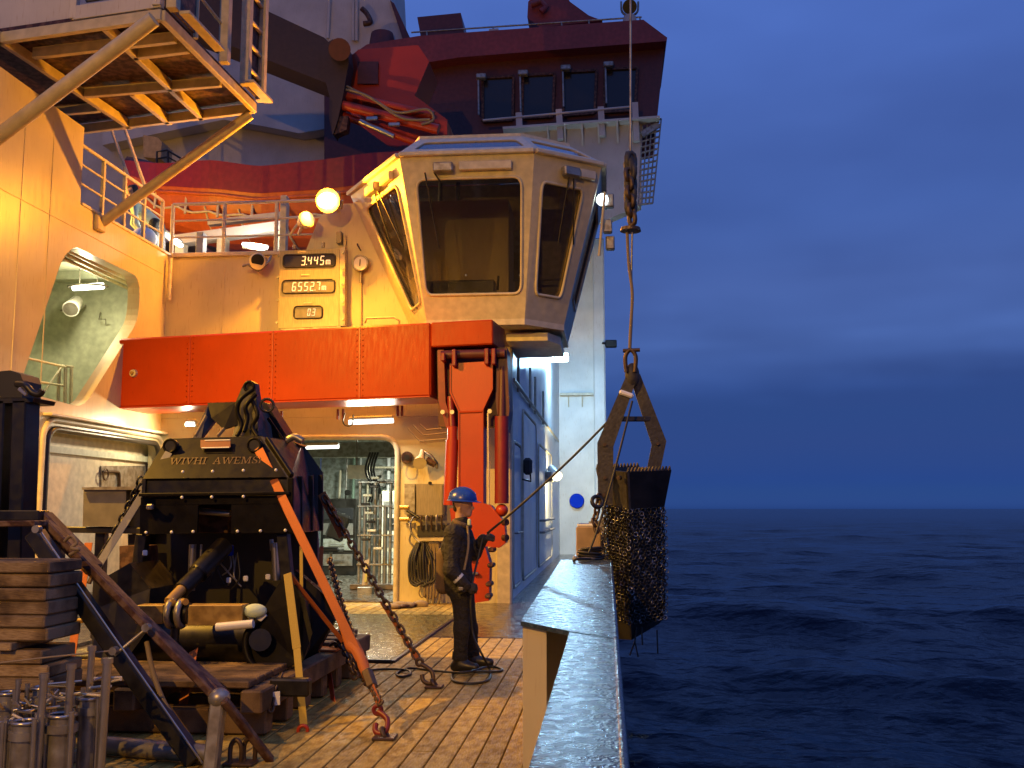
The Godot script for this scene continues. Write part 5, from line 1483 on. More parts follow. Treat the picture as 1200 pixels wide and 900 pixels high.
	part("lifting_eye", one_plate([Vector3(-3.593, 2.653, -9.6), Vector3(-3.53, 2.811, -9.6), Vector3(-3.498, 2.869, -9.6), Vector3(-3.447, 2.889, -9.6), Vector3(-3.395, 2.859, -9.6), Vector3(-3.384, 2.784, -9.6), Vector3(-3.354, 2.634, -9.6), Vector3(-3.31, 2.329, -9.5), Vector3(-3.486, 2.33, -9.5)], Vector3(0, 0, -0.12)), "black_steel", t)
	part("eye_ring", one_ring(Vector3(-3.436, 2.821, -9.55), Vector3(0, 0, 1), 0.045, 0.016), "grab_paint", t)
	part("shackle_ring", one_ring(Vector3(-3.269, 2.642, -9.6), Vector3(0.2, 0, 1), 0.062, 0.013), "black_steel", t)
	part("rear_arm", one_plate([Vector3(-3.558, 2.756, -10.1), Vector3(-3.449, 2.72, -10.1), Vector3(-3.208, 2.353, -10.1), Vector3(-3.082, 2.283, -10.1), Vector3(-3.491, 2.337, -10.1)], Vector3(0, 0, -0.3)), "black_steel", t)
	part("rear_arm_edge", one_bar(Vector3(-3.359, 2.545, -9.9), Vector3(-3.196, 2.322, -9.9), 0.03, 0.03), "grab_paint", t)
	part("hose_coupling", one_tube(bend([Vector3(-3.161, 2.322, -9.9), Vector3(-3.084, 2.356, -9.9), Vector3(-2.996, 2.313, -9.9)]), 0.035, 8), "dull_steel", t)
	for q in [bend([Vector3(-3.375, 2.789, -9.5), Vector3(-3.48, 2.686, -9.45), Vector3(-3.509, 2.572, -9.45), Vector3(-3.463, 2.441, -9.45), Vector3(-3.483, 2.332, -9.4)]), bend([Vector3(-3.348, 2.739, -9.5), Vector3(-3.427, 2.62, -9.45), Vector3(-3.407, 2.505, -9.45), Vector3(-3.418, 2.372, -9.4)]), bend([Vector3(-3.379, 2.674, -9.5), Vector3(-3.307, 2.537, -9.45), Vector3(-3.354, 2.424, -9.45), Vector3(-3.283, 2.322, -9.4)])]:
		part("hydraulic_hose", one_tube(q, 0.022, 7), "grab_paint", t)
	# grey electronics box on the left flank
	var bx := part("side_box", one_plate([Vector3(-5.24, 1.837, -9.9), Vector3(-4.794, 1.845, -9.9), Vector3(-4.785, 1.473, -9.9), Vector3(-5.229, 1.472, -9.9)], Vector3(0, 0, -0.5)), "grey_box", t)
	part("box_lid", one_plate([Vector3(-5.238, 1.862, -9.86), Vector3(-4.617, 1.869, -9.86), Vector3(-4.615, 1.835, -9.86), Vector3(-5.236, 1.837, -9.86)], Vector3(0, 0, -0.55)), "dull_steel", bx)
	part("box_bracket", one_plate([Vector3(-4.842, 1.847, -10), Vector3(-4.627, 1.847, -10), Vector3(-4.602, 1.277, -10), Vector3(-4.823, 1.445, -10)], Vector3(0, 0, -0.3)), "black_steel", t)
	part("flank_shelf", one_bar(Vector3(-5.671, 1.442, -10.1), Vector3(-4.493, 1.427, -10.1), 0.3, 0.06), "black_steel", t)
	for q in [Vector3(-5.579, 1.442, -10.1), Vector3(-5.125, 1.443, -10.1)]:
		part("leg", one_bar(q, Vector3(q.x, 0.36, q.z), 0.1, 0.1, Vector3.RIGHT), "black_steel", t)
	part("flank_cabinet", one_plate([Vector3(-4.691, 1.291, -9.6), Vector3(-4.486, 1.291, -9.6), Vector3(-4.396, 0.343, -9.5), Vector3(-4.596, 0.34, -9.5)], Vector3(0, 0, -0.4)), "brown_steel", t)
	for q in [[Vector3(-4.835, 0.863, -8.9), Vector3(-4.56, 0.776, -8.9)], [Vector3(-4.91, 0.773, -8.9), Vector3(-4.498, 0.806, -8.9)], [Vector3(-4.871, 0.654, -8.9), Vector3(-4.397, 0.673, -8.9)]]:
		part("loose_bar", one_cyl(q[0], q[1], 0.022), "yellow_brown", t)

	# timber cradle, board by board
	var p := thing("timber_cradle", "heavy wooden cradle of stacked timbers under the black grab", "pallet", Vector3(-3.4, 0, -9))
	for k in 3:
		part("timber", one_box(Vector3(-2.56 - 0.95 * k, 0.27, -9.05), Vector3(0.16, 0.16, 3.4), 0.012), "timber_brown", p)
	for k in 7:
		part("timber", one_box(Vector3(-3.55, 0.1, -7.6 - 0.5 * k), Vector3(2.1, 0.18, 0.16), 0.012), "timber_brown", p)
	for k in 5:
		part("cross_plank", one_box(Vector3(-3.6, 0.38, -7.5 - 0.19 * k), Vector3(2.0, 0.05, 0.17), 0.008), "timber_brown", p)
	for k in 4:
		part("cross_plank", one_box(Vector3(-3.6, 0.38, -9.7 - 0.3 * k), Vector3(2.0, 0.05, 0.2), 0.008), "timber_brown", p)
	part("strap_patch", one_box(Vector3(-2.62, 0.365, -9.6), Vector3(0.3, 0.02, 0.5), 0.006), "strap_orange", p)


# ---------------------------------------------------------------- steelwork, timber and coring gear on the left
func deck_gear() -> void:
	var t := thing("steel_post_pair", "pair of tall black steel posts with a capping block at the left edge", "steel frame", Vector3(-4, 0, -7))
	var b0 := Vector3(-4.404, 1.625, -7.2)
	part("post", one_bar(Vector3(b0.x, 0, b0.z), Vector3(-4.442, 2.444, -7.2), 0.085, 0.2, Vector3.BACK, 0.01), "black_steel", t)
	b0 = Vector3(-4.226, 1.625, -7.2)
	part("post", one_bar(Vector3(b0.x, 0, b0.z), Vector3(-4.289, 2.443, -7.2), 0.11, 0.2, Vector3.BACK, 0.01), "black_steel", t)
	part("gap_strip", one_cyl(Vector3(-4.406, 1.372, -7.35), Vector3(-4.46, 2.46, -7.35), 0.022), "rope_tan", t)  # tan strip in the yellow gap between the posts
	part("cap_plate", one_plate([Vector3(-4.5, 2.453, -7.1), Vector3(-4.172, 2.456, -7.1), Vector3(-4.183, 2.425, -7.1), Vector3(-4.498, 2.415, -7.1)], Vector3(0, 0, -0.3)), "black_steel", t)
	part("cap_block", one_plate([Vector3(-4.545, 2.657, -7.15), Vector3(-4.399, 2.668, -7.15), Vector3(-4.318, 2.641, -7.15), Vector3(-4.295, 2.59, -7.15), Vector3(-4.294, 2.463, -7.15), Vector3(-4.533, 2.465, -7.15)], Vector3(0, 0, -0.25)), "cable_black", t)
	part("lever", one_tube(bend([Vector3(-4.279, 2.552, -7.05), Vector3(-4.183, 2.533, -7), Vector3(-4.128, 2.482, -7), Vector3(-4.075, 2.469, -7), Vector3(-4.051, 2.5, -7)]), 0.025, 8), "black_steel", t)
	part("latch", one_bar(Vector3(-4.234, 2.514, -7), Vector3(-4.166, 2.464, -7), 0.02, 0.03), "bare_steel", t)

	var s := thing("beam_trestle", "rusty steel frame of long slanted beams leaning across the left foreground", "trestle", Vector3(-3.2, 0, -6.6))
	part("top_bar", one_bar(Vector3(-4.333, 1.602, -6.9), Vector3(-3.93, 1.603, -6.9), 0.14, 0.07), "black_steel", s)
	part("top_bar", one_bar(Vector3(-4.235, 1.545, -6.75), Vector3(-3.866, 1.551, -6.75), 0.16, 0.04), "rust_steel", s)
	var foot := Vector3(-2.674, 0, -6.658)
	part("leg_beam", one_bar(Vector3(-3.882, 1.489, -6.7), foot + Vector3(0, 0.02, 0), 0.1, 0.13, Vector3.BACK, 0.012), "black_steel", s)
	part("leg_edge", one_bar(Vector3(-3.794, 1.502, -6.62), foot + Vector3(0.075, 0.03, 0.07), 0.012, 0.012, Vector3.BACK, 0.003), "bare_steel", s)
	part("upper_beam", one_bar(Vector3(-3.97, 1.596, -6.95), Vector3(-3.562, 1.224, -6.95), 0.1, 0.12, Vector3.BACK, 0.012), "rust_steel", s)
	part("brace_beam", one_bar(Vector3(-3.902, 1.555, -6.9), Vector3(-2.471, 0.425, -6.55), 0.055, 0.1, Vector3.BACK, 0.01), "rust_steel", s)
	part("brace_beam", one_bar(Vector3(-3.664, 1.257, -7), Vector3(-2.469, 0.448, -6.6), 0.05, 0.1, Vector3.BACK, 0.01), "rust_steel", s)
	part("tail_beam", one_bar(Vector3(-2.442, 0.445, -6.5), Vector3(-2.222, 0, -6.813), 0.05, 0.06, Vector3.BACK, 0.01), "rust_steel", s)
	var kn := Vector3(-2.489, 0.446, -6.55)
	part("prop", one_bar(kn, Vector3(kn.x - 0.02, 0, kn.z + 0.05), 0.09, 0.09, Vector3.RIGHT, 0.012), "dull_steel", s)
	part("prop_head", one_ball(kn, Vector3(0.07, 0.065, 0.07)), "dull_steel", s)
	part("cross_link", one_cyl(Vector3(-3.226, 0.696, -6.6), Vector3(-3.07, 0.85, -6.7), 0.012), "dull_steel", s)
	for q in [Vector3(-3.789, 1.514, -6.6), Vector3(-3.192, 0.736, -6.55), Vector3(-3.002, 0.879, -6.6)]:
		part("frame_bolt", one_cyl(q, q + Vector3(0, 0, 0.05), 0.026), "dull_steel", s)
	part("frayed_rope", one_tube(bend([Vector3(-3.66, 1.432, -6.7), Vector3(-3.587, 1.468, -6.65), Vector3(-3.549, 1.423, -6.65), Vector3(-3.583, 1.389, -6.65), Vector3(-3.534, 1.377, -6.65), Vector3(-3.619, 1.341, -6.7)]), 0.012, 6), "rope_tan", s)
	part("hanging_hose", one_tube(bend([Vector3(-3.078, 0.766, -6.75), Vector3(-2.999, 0.564, -6.7), Vector3(-2.896, 0.347, -6.7), Vector3(-2.747, 0.144, -6.75)]), 0.018, 8), "rope_tan", s)

	# stack of timber
	var w := thing("timber_stack", "stack of weathered grey boards beside the slanted steel beams", "timber stack", Vector3(-4, 0, -6.4))
	var right := Vector3(-3.502, 1.092, -6.3)
	var y := 0.0
	var rng := RandomNumberGenerator.new()
	rng.seed = 9
	var hs := [0.09, 0.08, 0.09, 0.085, 0.08, 0.09, 0.085, 0.08, 0.09, 0.05, 0.085, 0.08, 0.09, 0.08, 0.085, 0.08]
	for k in hs.size():
		var h: float = hs[k]
		var x1: float = right.x + rng.randf_range(-0.03, 0.03)
		if k == 9:
			y += h
			part("spacer", one_box(Vector3(right.x - 0.25, y - h * 0.5, -6.45), Vector3(0.1, h, 0.5), 0.006), "timber_2", w)
			part("spacer", one_box(Vector3(right.x - 1.4, y - h * 0.5, -6.45), Vector3(0.1, h, 0.5), 0.006), "timber_2", w)
			continue
		part("plank", one_box(Vector3(x1 - 1.0, y + h * 0.5, -6.45 + rng.randf_range(-0.02, 0.02)), Vector3(2.0, h - 0.004, 0.42), 0.01, Basis(Vector3.FORWARD, rng.randf_range(-0.004, 0.004))), "timber_%d" % rng.randi_range(0, 2), w)
		y += h

	# coring tubes
	var c := thing("coring_rack", "rack of steel coring tubes and rods in the lower left corner", "corer", Vector3(-3, 0, -5.6))
	for q in [[Vector3(-3.076, 0.494, -5.7), 0.088], [Vector3(-3.017, 0.553, -5.9), 0.075], [Vector3(-3.233, 0.473, -5.6), 0.085], [Vector3(-3.411, 0.452, -5.6), 0.08], [Vector3(-3.425, 0.571, -6.1), 0.07], [Vector3(-3.581, 0.555, -6), 0.07]]:
		var top: Vector3 = q[0]
		var r: float = q[1]
		part("core_tube", one_cyl(Vector3(top.x, 0.05, top.z), top - Vector3(0, 0.012, 0), r * 0.8, -1, 18), "dull_steel", c)
		part("painted_tube_hollow", one_cyl(top - Vector3(0, 0.012, 0), top - Vector3(0, 0.008, 0), r * 0.7, -1, 18), "cable_black", c)  # black disc paints the dark of the open tube
		var fl := part("tube_flange", one_cyl(top - Vector3(0, 0.09, 0), top - Vector3(0, 0.045, 0), r, -1, 18), "dull_steel", c)
		part("tube_ring", one_ring(top, Vector3.UP, r * 0.82, 0.011), "bare_steel", fl)
		for k in 3:
			var a := TAU * k / 3 + 0.6
			part("tie_rod", one_cyl(Vector3(top.x + r * 1.2 * cos(a), 0.04, top.z + r * 1.2 * sin(a)), Vector3(top.x + r * 1.2 * cos(a), top.y + 0.03, top.z + r * 1.2 * sin(a)), 0.014), "bare_steel", c)
	for q in [[Vector3(-3.139, 0.738, -5.6), 0.022], [Vector3(-3.036, 0.776, -5.7), 0.022], [Vector3(-2.875, 0.797, -5.8), 0.026], [Vector3(-3.073, 0.836, -6), 0.02], [Vector3(-3.463, 0.653, -5.9), 0.014], [Vector3(-3.285, 0.619, -6), 0.012], [Vector3(-3.062, 0.61, -5.9), 0.012]]:
		var top: Vector3 = q[0]
		part("rod", one_tube([Vector3(top.x - 0.015, 0.04, top.z), top - Vector3(0, 0.03, 0), top - Vector3(0, 0.029, 0), top], [q[1], q[1], q[1] * 1.3, q[1] * 1.3], 10), "bare_steel", c)
	for k in 44:
		var a := Vector3(-3.485, 0.467, -5.8).lerp(Vector3(-3.009, 0.624, -6), rng.randf()) + Vector3(0, rng.randf_range(-0.05, 0.05), rng.randf_range(-0.2, 0.2))
		part("clip_rod", one_cyl(a, a + Vector3(rng.randf_range(-0.2, 0.2), rng.randf_range(-0.02, 0.04), rng.randf_range(-0.12, 0.12)), 0.008, -1, 6), ["bare_steel", "brass", "trim_paint"][k % 3], c)
	part("base_plate", span(Vector3(-3.438, 0, -5.427) * Vector3(1, 0, 1), Vector3(-3.131, 0.04, -6.384), 0.01), "dull_steel", c)
	part("top_wire", one_tube([Vector3(-3.638, 0.738, -5.9), Vector3(-3.27, 0.783, -5.9), Vector3(-3.015, 0.793, -6.1)], 0.006, 6), "rope_tan", c)

	whole("steel_pipe", one_cyl(Vector3(-3.486, 0.07, -6.871), Vector3(-2.56, 0.07, -6.665), 0.06), "dull_steel", "grey steel pipe lying on the planks behind the coring tubes", "pipe")
	var sh := thing("deck_shackles", "brown shackles and a padeye on the planks near the prop", "shackle", Vector3(-2.391, 0, -6.706))
	part("padeye", one_box(Vector3(-2.391, 0, -6.706) + Vector3(0, 0.012, 0), Vector3(0.2, 0.02, 0.14), 0.006), "chain_steel", sh)
	for q in [Vector3(-2.416, 0, -6.682), Vector3(-2.343, 0, -6.733)]:
		part("shackle_bow", one_tube(bend([q + Vector3(-0.03, 0.02, 0.02), q + Vector3(-0.035, 0.12, 0), q + Vector3(0, 0.16, 0), q + Vector3(0.035, 0.12, 0), q + Vector3(0.03, 0.02, -0.02)]), 0.016, 8), "chain_steel", sh)

# ---------------------------------------------------------------- chains, straps and ropes
func chain_shape(pts: Array, link: float, wire: float) -> MB:
	var b := MB.new()
	var total := 0.0
	for i in pts.size() - 1:
		total += (pts[i] as Vector3).distance_to(pts[i + 1])
	var pitch := link * 0.72
	var count := int(total / pitch)
	var seg := 0
	var run := 0.0
	for k in count:
		var s := (k + 0.5) * pitch
		while seg < pts.size() - 2 and run + (pts[seg] as Vector3).distance_to(pts[seg + 1]) < s:
			run += (pts[seg] as Vector3).distance_to(pts[seg + 1])
			seg += 1
		var a: Vector3 = pts[seg]
		var c: Vector3 = pts[seg + 1]
		var d := (c - a).normalized()
		var p := a + d * (s - run)
		var x := d.cross(Vector3.UP if absf(d.y) < 0.9 else Vector3.RIGHT).normalized()
		var y := d.cross(x)
		var turn := 0.78 + (PI / 2 if k % 2 else 0.0)
		var side := x * cos(turn) + y * sin(turn)
		var loop := []
		for j in 10:
			var an := TAU * j / 10.0
			loop.append(p + d * (link * 0.5 * cos(an) - 0.0) + side * link * 0.3 * signf(sin(an)) * pow(absf(sin(an)), 0.6))
		b.tube(loop, wire, 5, true)
	return b


func sag(a: Vector3, c: Vector3, drop: float, n := 10) -> Array:
	var out := []
	for k in n + 1:
		var f := float(k) / n
		out.append(a.lerp(c, f) - Vector3(0, drop * 4 * f * (1 - f), 0))
	return out


func strap(called: String, a: Vector3, c: Vector3, w: float, m: String, parent: Node3D, face := Vector3.BACK) -> void:
	var z := (c - a).normalized()
	var y := (face - z * face.dot(z)).normalized()
	part(called, one_box((a + c) * 0.5, Vector3(w, 0.006, a.distance_to(c)), 0.002, Basis(y.cross(z), y, z)), m, parent)


func deck_hook(parent: Node3D, foot: Vector3, up: Vector3, m := "dark_red") -> void:
	var d := (up - foot).normalized()
	var s := d.cross(Vector3.BACK).normalized()
	var p := foot + d * 0.06
	part("hook", one_tube(bend([p + d * 0.2, p + d * 0.15 + s * 0.03, p + d * 0.08 + s * 0.055, p + d * 0.01 + s * 0.03, p - d * 0.005 - s * 0.015, p + d * 0.05 - s * 0.055, p + d * 0.11 - s * 0.04]), 0.021, 8), m, parent)
	part("hook_eye", one_ring(p + d * 0.22, Vector3.BACK, 0.03, 0.016), m, parent)
	part("padeye", one_ring(foot + Vector3(0, 0.035, 0), s, 0.045, 0.016), "chain_steel", parent)
	part("padeye_base", one_box(foot + Vector3(0, 0.012, 0), Vector3(0.16, 0.022, 0.16), 0.005), "chain_steel", parent)


func lashings() -> void:
	var h := Vector3(-1.618, 0, -7.525)
	var t := thing("lashing_strap", "broad orange lashing strap running from the grab's top to a red hook on the deck", "lashing strap", h, "lashings that hold the grab")
	var mid := Vector3(-1.961, 0.472, -8.15)
	strap("webbing", Vector3(-3.194, 2.189, -9.2), mid, 0.078, "strap_orange", t)
	strap("webbing", Vector3(-3.234, 2.215, -9.22), Vector3(-2.224, 0.743, -8.5), 0.06, "strap_orange", t)
	part("knot", one_tube(bend([Vector3(-2.224, 0.764, -8.5), Vector3(-2.083, 0.583, -8.3), Vector3(-1.987, 0.511, -8.2), Vector3(-1.895, 0.402, -8.05), Vector3(-1.836, 0.323, -7.95)]), [0.036, 0.037, 0.038, 0.04, 0.042, 0.046, 0.052, 0.058, 0.06, 0.056, 0.05, 0.046, 0.044, 0.043, 0.042, 0.044, 0.047, 0.046, 0.043, 0.04, 0.038, 0.036, 0.034, 0.032, 0.03], 8), "strap_orange", t)
	part("tensioner", one_bar(Vector3(-1.869, 0.404, -8), Vector3(-1.797, 0.293, -7.9), 0.07, 0.08, Vector3.BACK, 0.01), "chain_steel", t)
	strap("webbing", Vector3(-1.816, 0.315, -7.92), h + Vector3(-0.06, 0.24, -0.05), 0.05, "strap_orange", t)
	part("chain", chain_shape([Vector3(-1.804, 0.3, -7.9), h + Vector3(-0.04, 0.24, -0.03)], 0.075, 0.011), "chain_steel", t)
	deck_hook(t, h, Vector3(-1.804, 0.3, -7.9))

	var h2 := Vector3(-1.618, 0, -9.661)
	var c := thing("lashing_chain", "rusty chain stretched from the grab's far corner to the planks near the person's feet", "chain", h2, "lashings that hold the grab")
	var top := Vector3(-2.88, 1.771, -10.3)
	part("chain", chain_shape([top, h2 + (top - h2).normalized() * 0.28], 0.1, 0.0125), "chain_steel", c)
	strap("sling", Vector3(-2.922, 1.807, -10.35), Vector3(-2.65, 1.378, -10.2), 0.09, "strap_orange", c)
	strap("tail", Vector3(-2.193, 0.755, -9.95), h2 + (top - h2).normalized() * 0.3, 0.04, "strap_orange", c)
	deck_hook(c, h2, top, "chain_steel")

	var c2 := thing("lashing_chain", "rusty chain hanging in a slight curve from behind the grab to the strap's tensioner", "chain", Vector3(-2.383, 0, -10.276), "lashings that hold the grab")
	part("chain", chain_shape(sag(Vector3(-3.059, 1.099, -11.2), Vector3(-2.23, 0.379, -9.2), 0.06) + [Vector3(-2.045, 0.282, -8.6), Vector3(-1.886, 0.255, -8.2)], 0.1, 0.0125), "chain_steel", c2)

	var c3 := thing("lashing_chain", "short dark chain heaped on the cradle's corner beside the orange patch", "chain", Vector3(-2.6, 0.36, -9.7), "lashings that hold the grab")
	part("chain", chain_shape(bend([Vector3(-2.462, 0.587, -9.6), Vector3(-2.439, 0.441, -9.4), Vector3(-2.322, 0.333, -9.2), Vector3(-2.224, 0.246, -9), Vector3(-2.168, 0.177, -8.9)]), 0.09, 0.013), "chain_steel", c3)
	part("chain", chain_shape(bend([Vector3(-2.767, 0.381, -9.6), Vector3(-2.619, 0.336, -9.6), Vector3(-2.465, 0.428, -9.5), Vector3(-2.342, 0.381, -9.4)]), 0.1, 0.014), "cable_black", c3)
	var c4 := thing("lashing_chain", "dark chain running down the left flank of the grab behind the grey strap", "chain", Vector3(-4.4, 0.36, -9.2), "lashings that hold the grab")
	part("chain", chain_shape(sag(Vector3(-4.311, 1.934, -9.2), Vector3(-4.645, 1.099, -9), 0.05), 0.085, 0.012), "black_steel", c4)

	var y := thing("lashing_strap", "yellow lashing strap down over the right jaw to a small red hook", "lashing strap", Vector3(-2.293, 0, -7.78), "lashings that hold the grab")
	strap("webbing", Vector3(-2.639, 1.118, -8.38), Vector3(-2.459, 0.551, -8.1), 0.07, "strap_yellow", y)
	strap("webbing", Vector3(-2.459, 0.551, -8.1), Vector3(-2.285, 0.037, -7.75), 0.06, "strap_yellow", y)
	strap("webbing", Vector3(-2.631, 1.118, -8.38), Vector3(-2.294, 0.505, -8.9), 0.04, "strap_orange", y)
	part("small_hook", one_ring(Vector3(-2.276, 0.011, -7.7), Vector3(0.2, 0, 1), 0.035, 0.014), "red_orange", y)

	var r := thing("lashing_strap", "thin red-orange strap hanging straight down at the grab's back corner", "lashing strap", Vector3(-2.812, 0.374, -9.9), "lashings that hold the grab")
	strap("webbing", Vector3(-2.867, 1.275, -10.2), Vector3(-2.804, 0.374, -9.9), 0.04, "strap_orange", r)
	strap("webbing", Vector3(-2.544, 0.151, -9.4), Vector3(-2.331, -0.05, -8.8), 0.05, "red_orange", r)
	strap("webbing", Vector3(-2.716, 1.319, -9), Vector3(-2.624, 0.385, -8.8), 0.03, "strap_yellow", r)

	var g := thing("lashing_strap", "grey lashing strap slanting down from the grab's left shoulder", "lashing strap", Vector3(-4.526, 1.111, -8.8), "lashings that hold the grab")
	strap("webbing", Vector3(-4.058, 2.17, -9.2), Vector3(-4.51, 1.111, -8.8), 0.07, "strap_grey", g)
	part("hook", one_bar(Vector3(-4.51, 1.111, -8.8), Vector3(-4.541, 0.996, -8.75), 0.04, 0.03), "chain_steel", g)

	var o := thing("lashing_strap", "short orange strap standing upright behind the timber stack", "lashing strap", Vector3(-4.606, 0.245, -8.6), "lashings that hold the grab")
	strap("webbing", Vector3(-4.564, 0.603, -8.6), Vector3(-4.505, 0.126, -8.4), 0.075, "strap_orange", o)
	strap("webbing", Vector3(-4.898, 1.329, -9.4), Vector3(-4.89, 0.907, -9.3), 0.08, "strap_orange", o)
	var o2 := thing("lashing_strap", "orange strap slanting down under the grab's cross beam", "lashing strap", Vector3(-3.29, 0.065, -7.9), "lashings that hold the grab")
	strap("webbing", Vector3(-3.383, 0.5, -8.3), Vector3(-3.178, 0.125, -7.6), 0.085, "strap_orange", o2)
	part("turnbuckle", one_box(Vector3(-2.376, 0.324, -7.7), Vector3(0.3, 0.13, 0.1), 0.015), "black_steel", y)
	part("paper_tag", one_plate([Vector3(-2.48, 0.302, -7.6), Vector3(-2.428, 0.309, -7.6), Vector3(-2.425, 0.212, -7.6), Vector3(-2.477, 0.205, -7.6)], Vector3(0, 0, -0.004)), "paper_white", y)
	part("chain", chain_shape([Vector3(-2.466, 0.408, -7.75), Vector3(-2.483, 0.312, -7.65), Vector3(-2.484, 0.147, -7.55)], 0.07, 0.011), "chain_steel", y)


# ---------------------------------------------------------------- the dredge over the side
func dredge() -> void:
	var t := thing("chain_dredge", "rusty rock dredge with a chain-ring bag hanging over the ship's side", "dredge", Vector3(0.35, 0.4, -10.5))
	var lf := Vector3(-0.119, 2.066, -10.75)
	var cn := Vector3(0.198, 2.011, -10.25)
	var rt := Vector3(0.656, 2.04, -10.6)
	var bk := lf + rt - cn
	var down := Vector3(0, -0.37, 0)
	var ctr := (lf + rt) * 0.5
	var low := []
	for q in [lf, cn, rt, bk]:
		var inw: Vector3 = (ctr - q) * Vector3(1, 0, 1)
		low.append(q + down + inw * 0.2)
	var up := [lf, cn, rt, bk]
	for k in 4:
		var a: Vector3 = up[k]
		var b2: Vector3 = up[(k + 1) % 4]
		var n := (b2 - a).cross(Vector3.DOWN).normalized()
		if n.dot(a - ctr) < 0:
			n = -n
		part("collar_plate", one_plate([a, b2, low[(k + 1) % 4], low[k]], -n * 0.025), "dredge_steel" if k != 1 else "black_steel", t)  # front right face is darker, its shade put into the colour
		for j in 13:
			var p := a.lerp(b2, (j + 0.5) / 13.0)
			if k == 1 or k == 3:
				part("tooth", one_plate([p - (b2 - a).normalized() * 0.018, p + (b2 - a).normalized() * 0.018, p + Vector3(0, 0.045, 0) + (b2 - a).normalized() * 0.006], -n * 0.02), "dredge_steel", t)
	for q in [Vector3(-0.058, 1.963, -10.6), Vector3(0.13, 1.954, -10.3), Vector3(-0.042, 1.745, -10.6)]:
		part("rivet", one_cyl(q, q + Vector3(-0.02, 0, 0.04), 0.022), "chain_steel", t)
	# bail arms
	part("bail_arm", one_plate([Vector3(0.197, 2.98, -10.42), Vector3(0.309, 2.961, -10.42), Vector3(0.067, 2.276, -10.42), Vector3(0.052, 1.684, -10.42), Vector3(-0.094, 1.684, -10.42), Vector3(-0.096, 2.312, -10.42)], Vector3(0, 0, -0.07)), "dredge_steel", t)
	part("bail_arm", one_plate([Vector3(0.252, 2.98, -10.56), Vector3(0.349, 3.032, -10.56), Vector3(0.607, 2.334, -10.56), Vector3(0.532, 1.995, -10.56), Vector3(0.394, 1.996, -10.56), Vector3(0.459, 2.3, -10.56)], Vector3(0, 0, -0.07)), "dredge_steel", t)
	for q in [Vector3(-0.019, 2.293, -10.41), Vector3(-0.022, 1.958, -10.41), Vector3(-0.033, 1.786, -10.41), Vector3(0.519, 2.308, -10.55)]:
		part("arm_bolt", one_cyl(q, q + Vector3(0, 0, 0.025), 0.018, -1, 8), "chain_steel", t)
	part("cross_bar", one_bar(Vector3(0.14, 2.558, -10.48), Vector3(0.457, 2.566, -10.6), 0.07, 0.05), "dredge_steel", t)
	part("bail_head", one_ball(Vector3(0.267, 3.001, -10.45), Vector3(0.075, 0.13, 0.05)), "dredge_steel", t)
	part("tape_band", one_box(Vector3(0.203, 2.806, -10.43), Vector3(0.15, 0.05, 0.09), 0.015, Basis(Vector3.FORWARD, 0.35)), "paper_white", t)
	part("shackle", one_tube(bend([Vector3(0.206, 3.03, -10.4), Vector3(0.199, 3.188, -10.4), Vector3(0.252, 3.258, -10.4), Vector3(0.303, 3.187, -10.4), Vector3(0.292, 3.029, -10.4)]), 0.022, 8), "chain_steel", t)
	part("shackle_pin", one_cyl(Vector3(0.174, 3.25, -10.4), Vector3(0.347, 3.257, -10.4), 0.02), "chain_steel", t)
	# ring bag: joined rings round the four sides
	var ring := MB.new()
	ring.ring(Vector3.ZERO, Vector3(0, 0, 1), 0.021, 0.0052, 10, 5)
	var rm := ring.mesh(Vector3.ZERO)
	var at := []
	var rng := RandomNumberGenerator.new()
	rng.seed = 21
	for k in 4:
		var a: Vector3 = low[k]
		var b2: Vector3 = low[(k + 1) % 4]
		var n := (b2 - a).cross(Vector3.DOWN).normalized()
		var cols := int(a.distance_to(b2) / 0.036)
		for i in cols:
			for j in 34:
				var p := a.lerp(b2, (i + 0.5 + 0.5 * (j % 2)) / cols) + Vector3(0, -0.02 - 0.033 * j, 0)
				var belly := sin(PI * clampf(j / 34.0, 0, 1)) * 0.03
				p += (p - ctr) * Vector3(1, 0, 1) * (belly - 0.05 * j / 34.0)
				at.append(Transform3D(Basis(Vector3.DOWN.cross(n).normalized(), Vector3.DOWN, n).rotated(n, rng.randf_range(-0.3, 0.3)).rotated(Vector3.UP, 0.5 if (i + j) % 2 else -0.5), p + n * rng.randf_range(-0.012, 0.012)))
	var mm := MultiMesh.new()
	mm.transform_format = MultiMesh.TRANSFORM_3D
	mm.mesh = rm
	mm.use_colors = true
	mm.instance_count = at.size()
	for i in at.size():
		mm.set_instance_transform(i, Transform3D(at[i].basis, at[i].origin - t.position))
		var sh := pow(rng.randf(), 6.0) * 0.32 + 0.035  # a few brighter rings paint the glints on the bag
		mm.set_instance_color(i, Color(sh, sh * 0.98, sh * 1.02))
	var mi := MultiMeshInstance3D.new()
	mi.name = "ring_bag"
	mi.multimesh = mm
	mi.material_override = mats["ring_steel"]
	mi.set_meta("kind", "stuff")
	t.add_child(mi)
	# what the bag holds: net lining and a lump of sediment at the bottom
	var lining := MB.new()
	var tops := []
	var bots := []
	for k in 4:
		tops.append(low[k].lerp(low[(k + 2) % 4], 0.07))
		bots.append(low[k].lerp(low[(k + 2) % 4], 0.08) + Vector3(0, -1.15, 0))
	for k in 4:
		lining.quad(tops[k], bots[k], bots[(k + 1) % 4], tops[(k + 1) % 4])
	part("net_lining", lining, "cable_black", t)
	var sack := MB.new()
	var rings_p := []
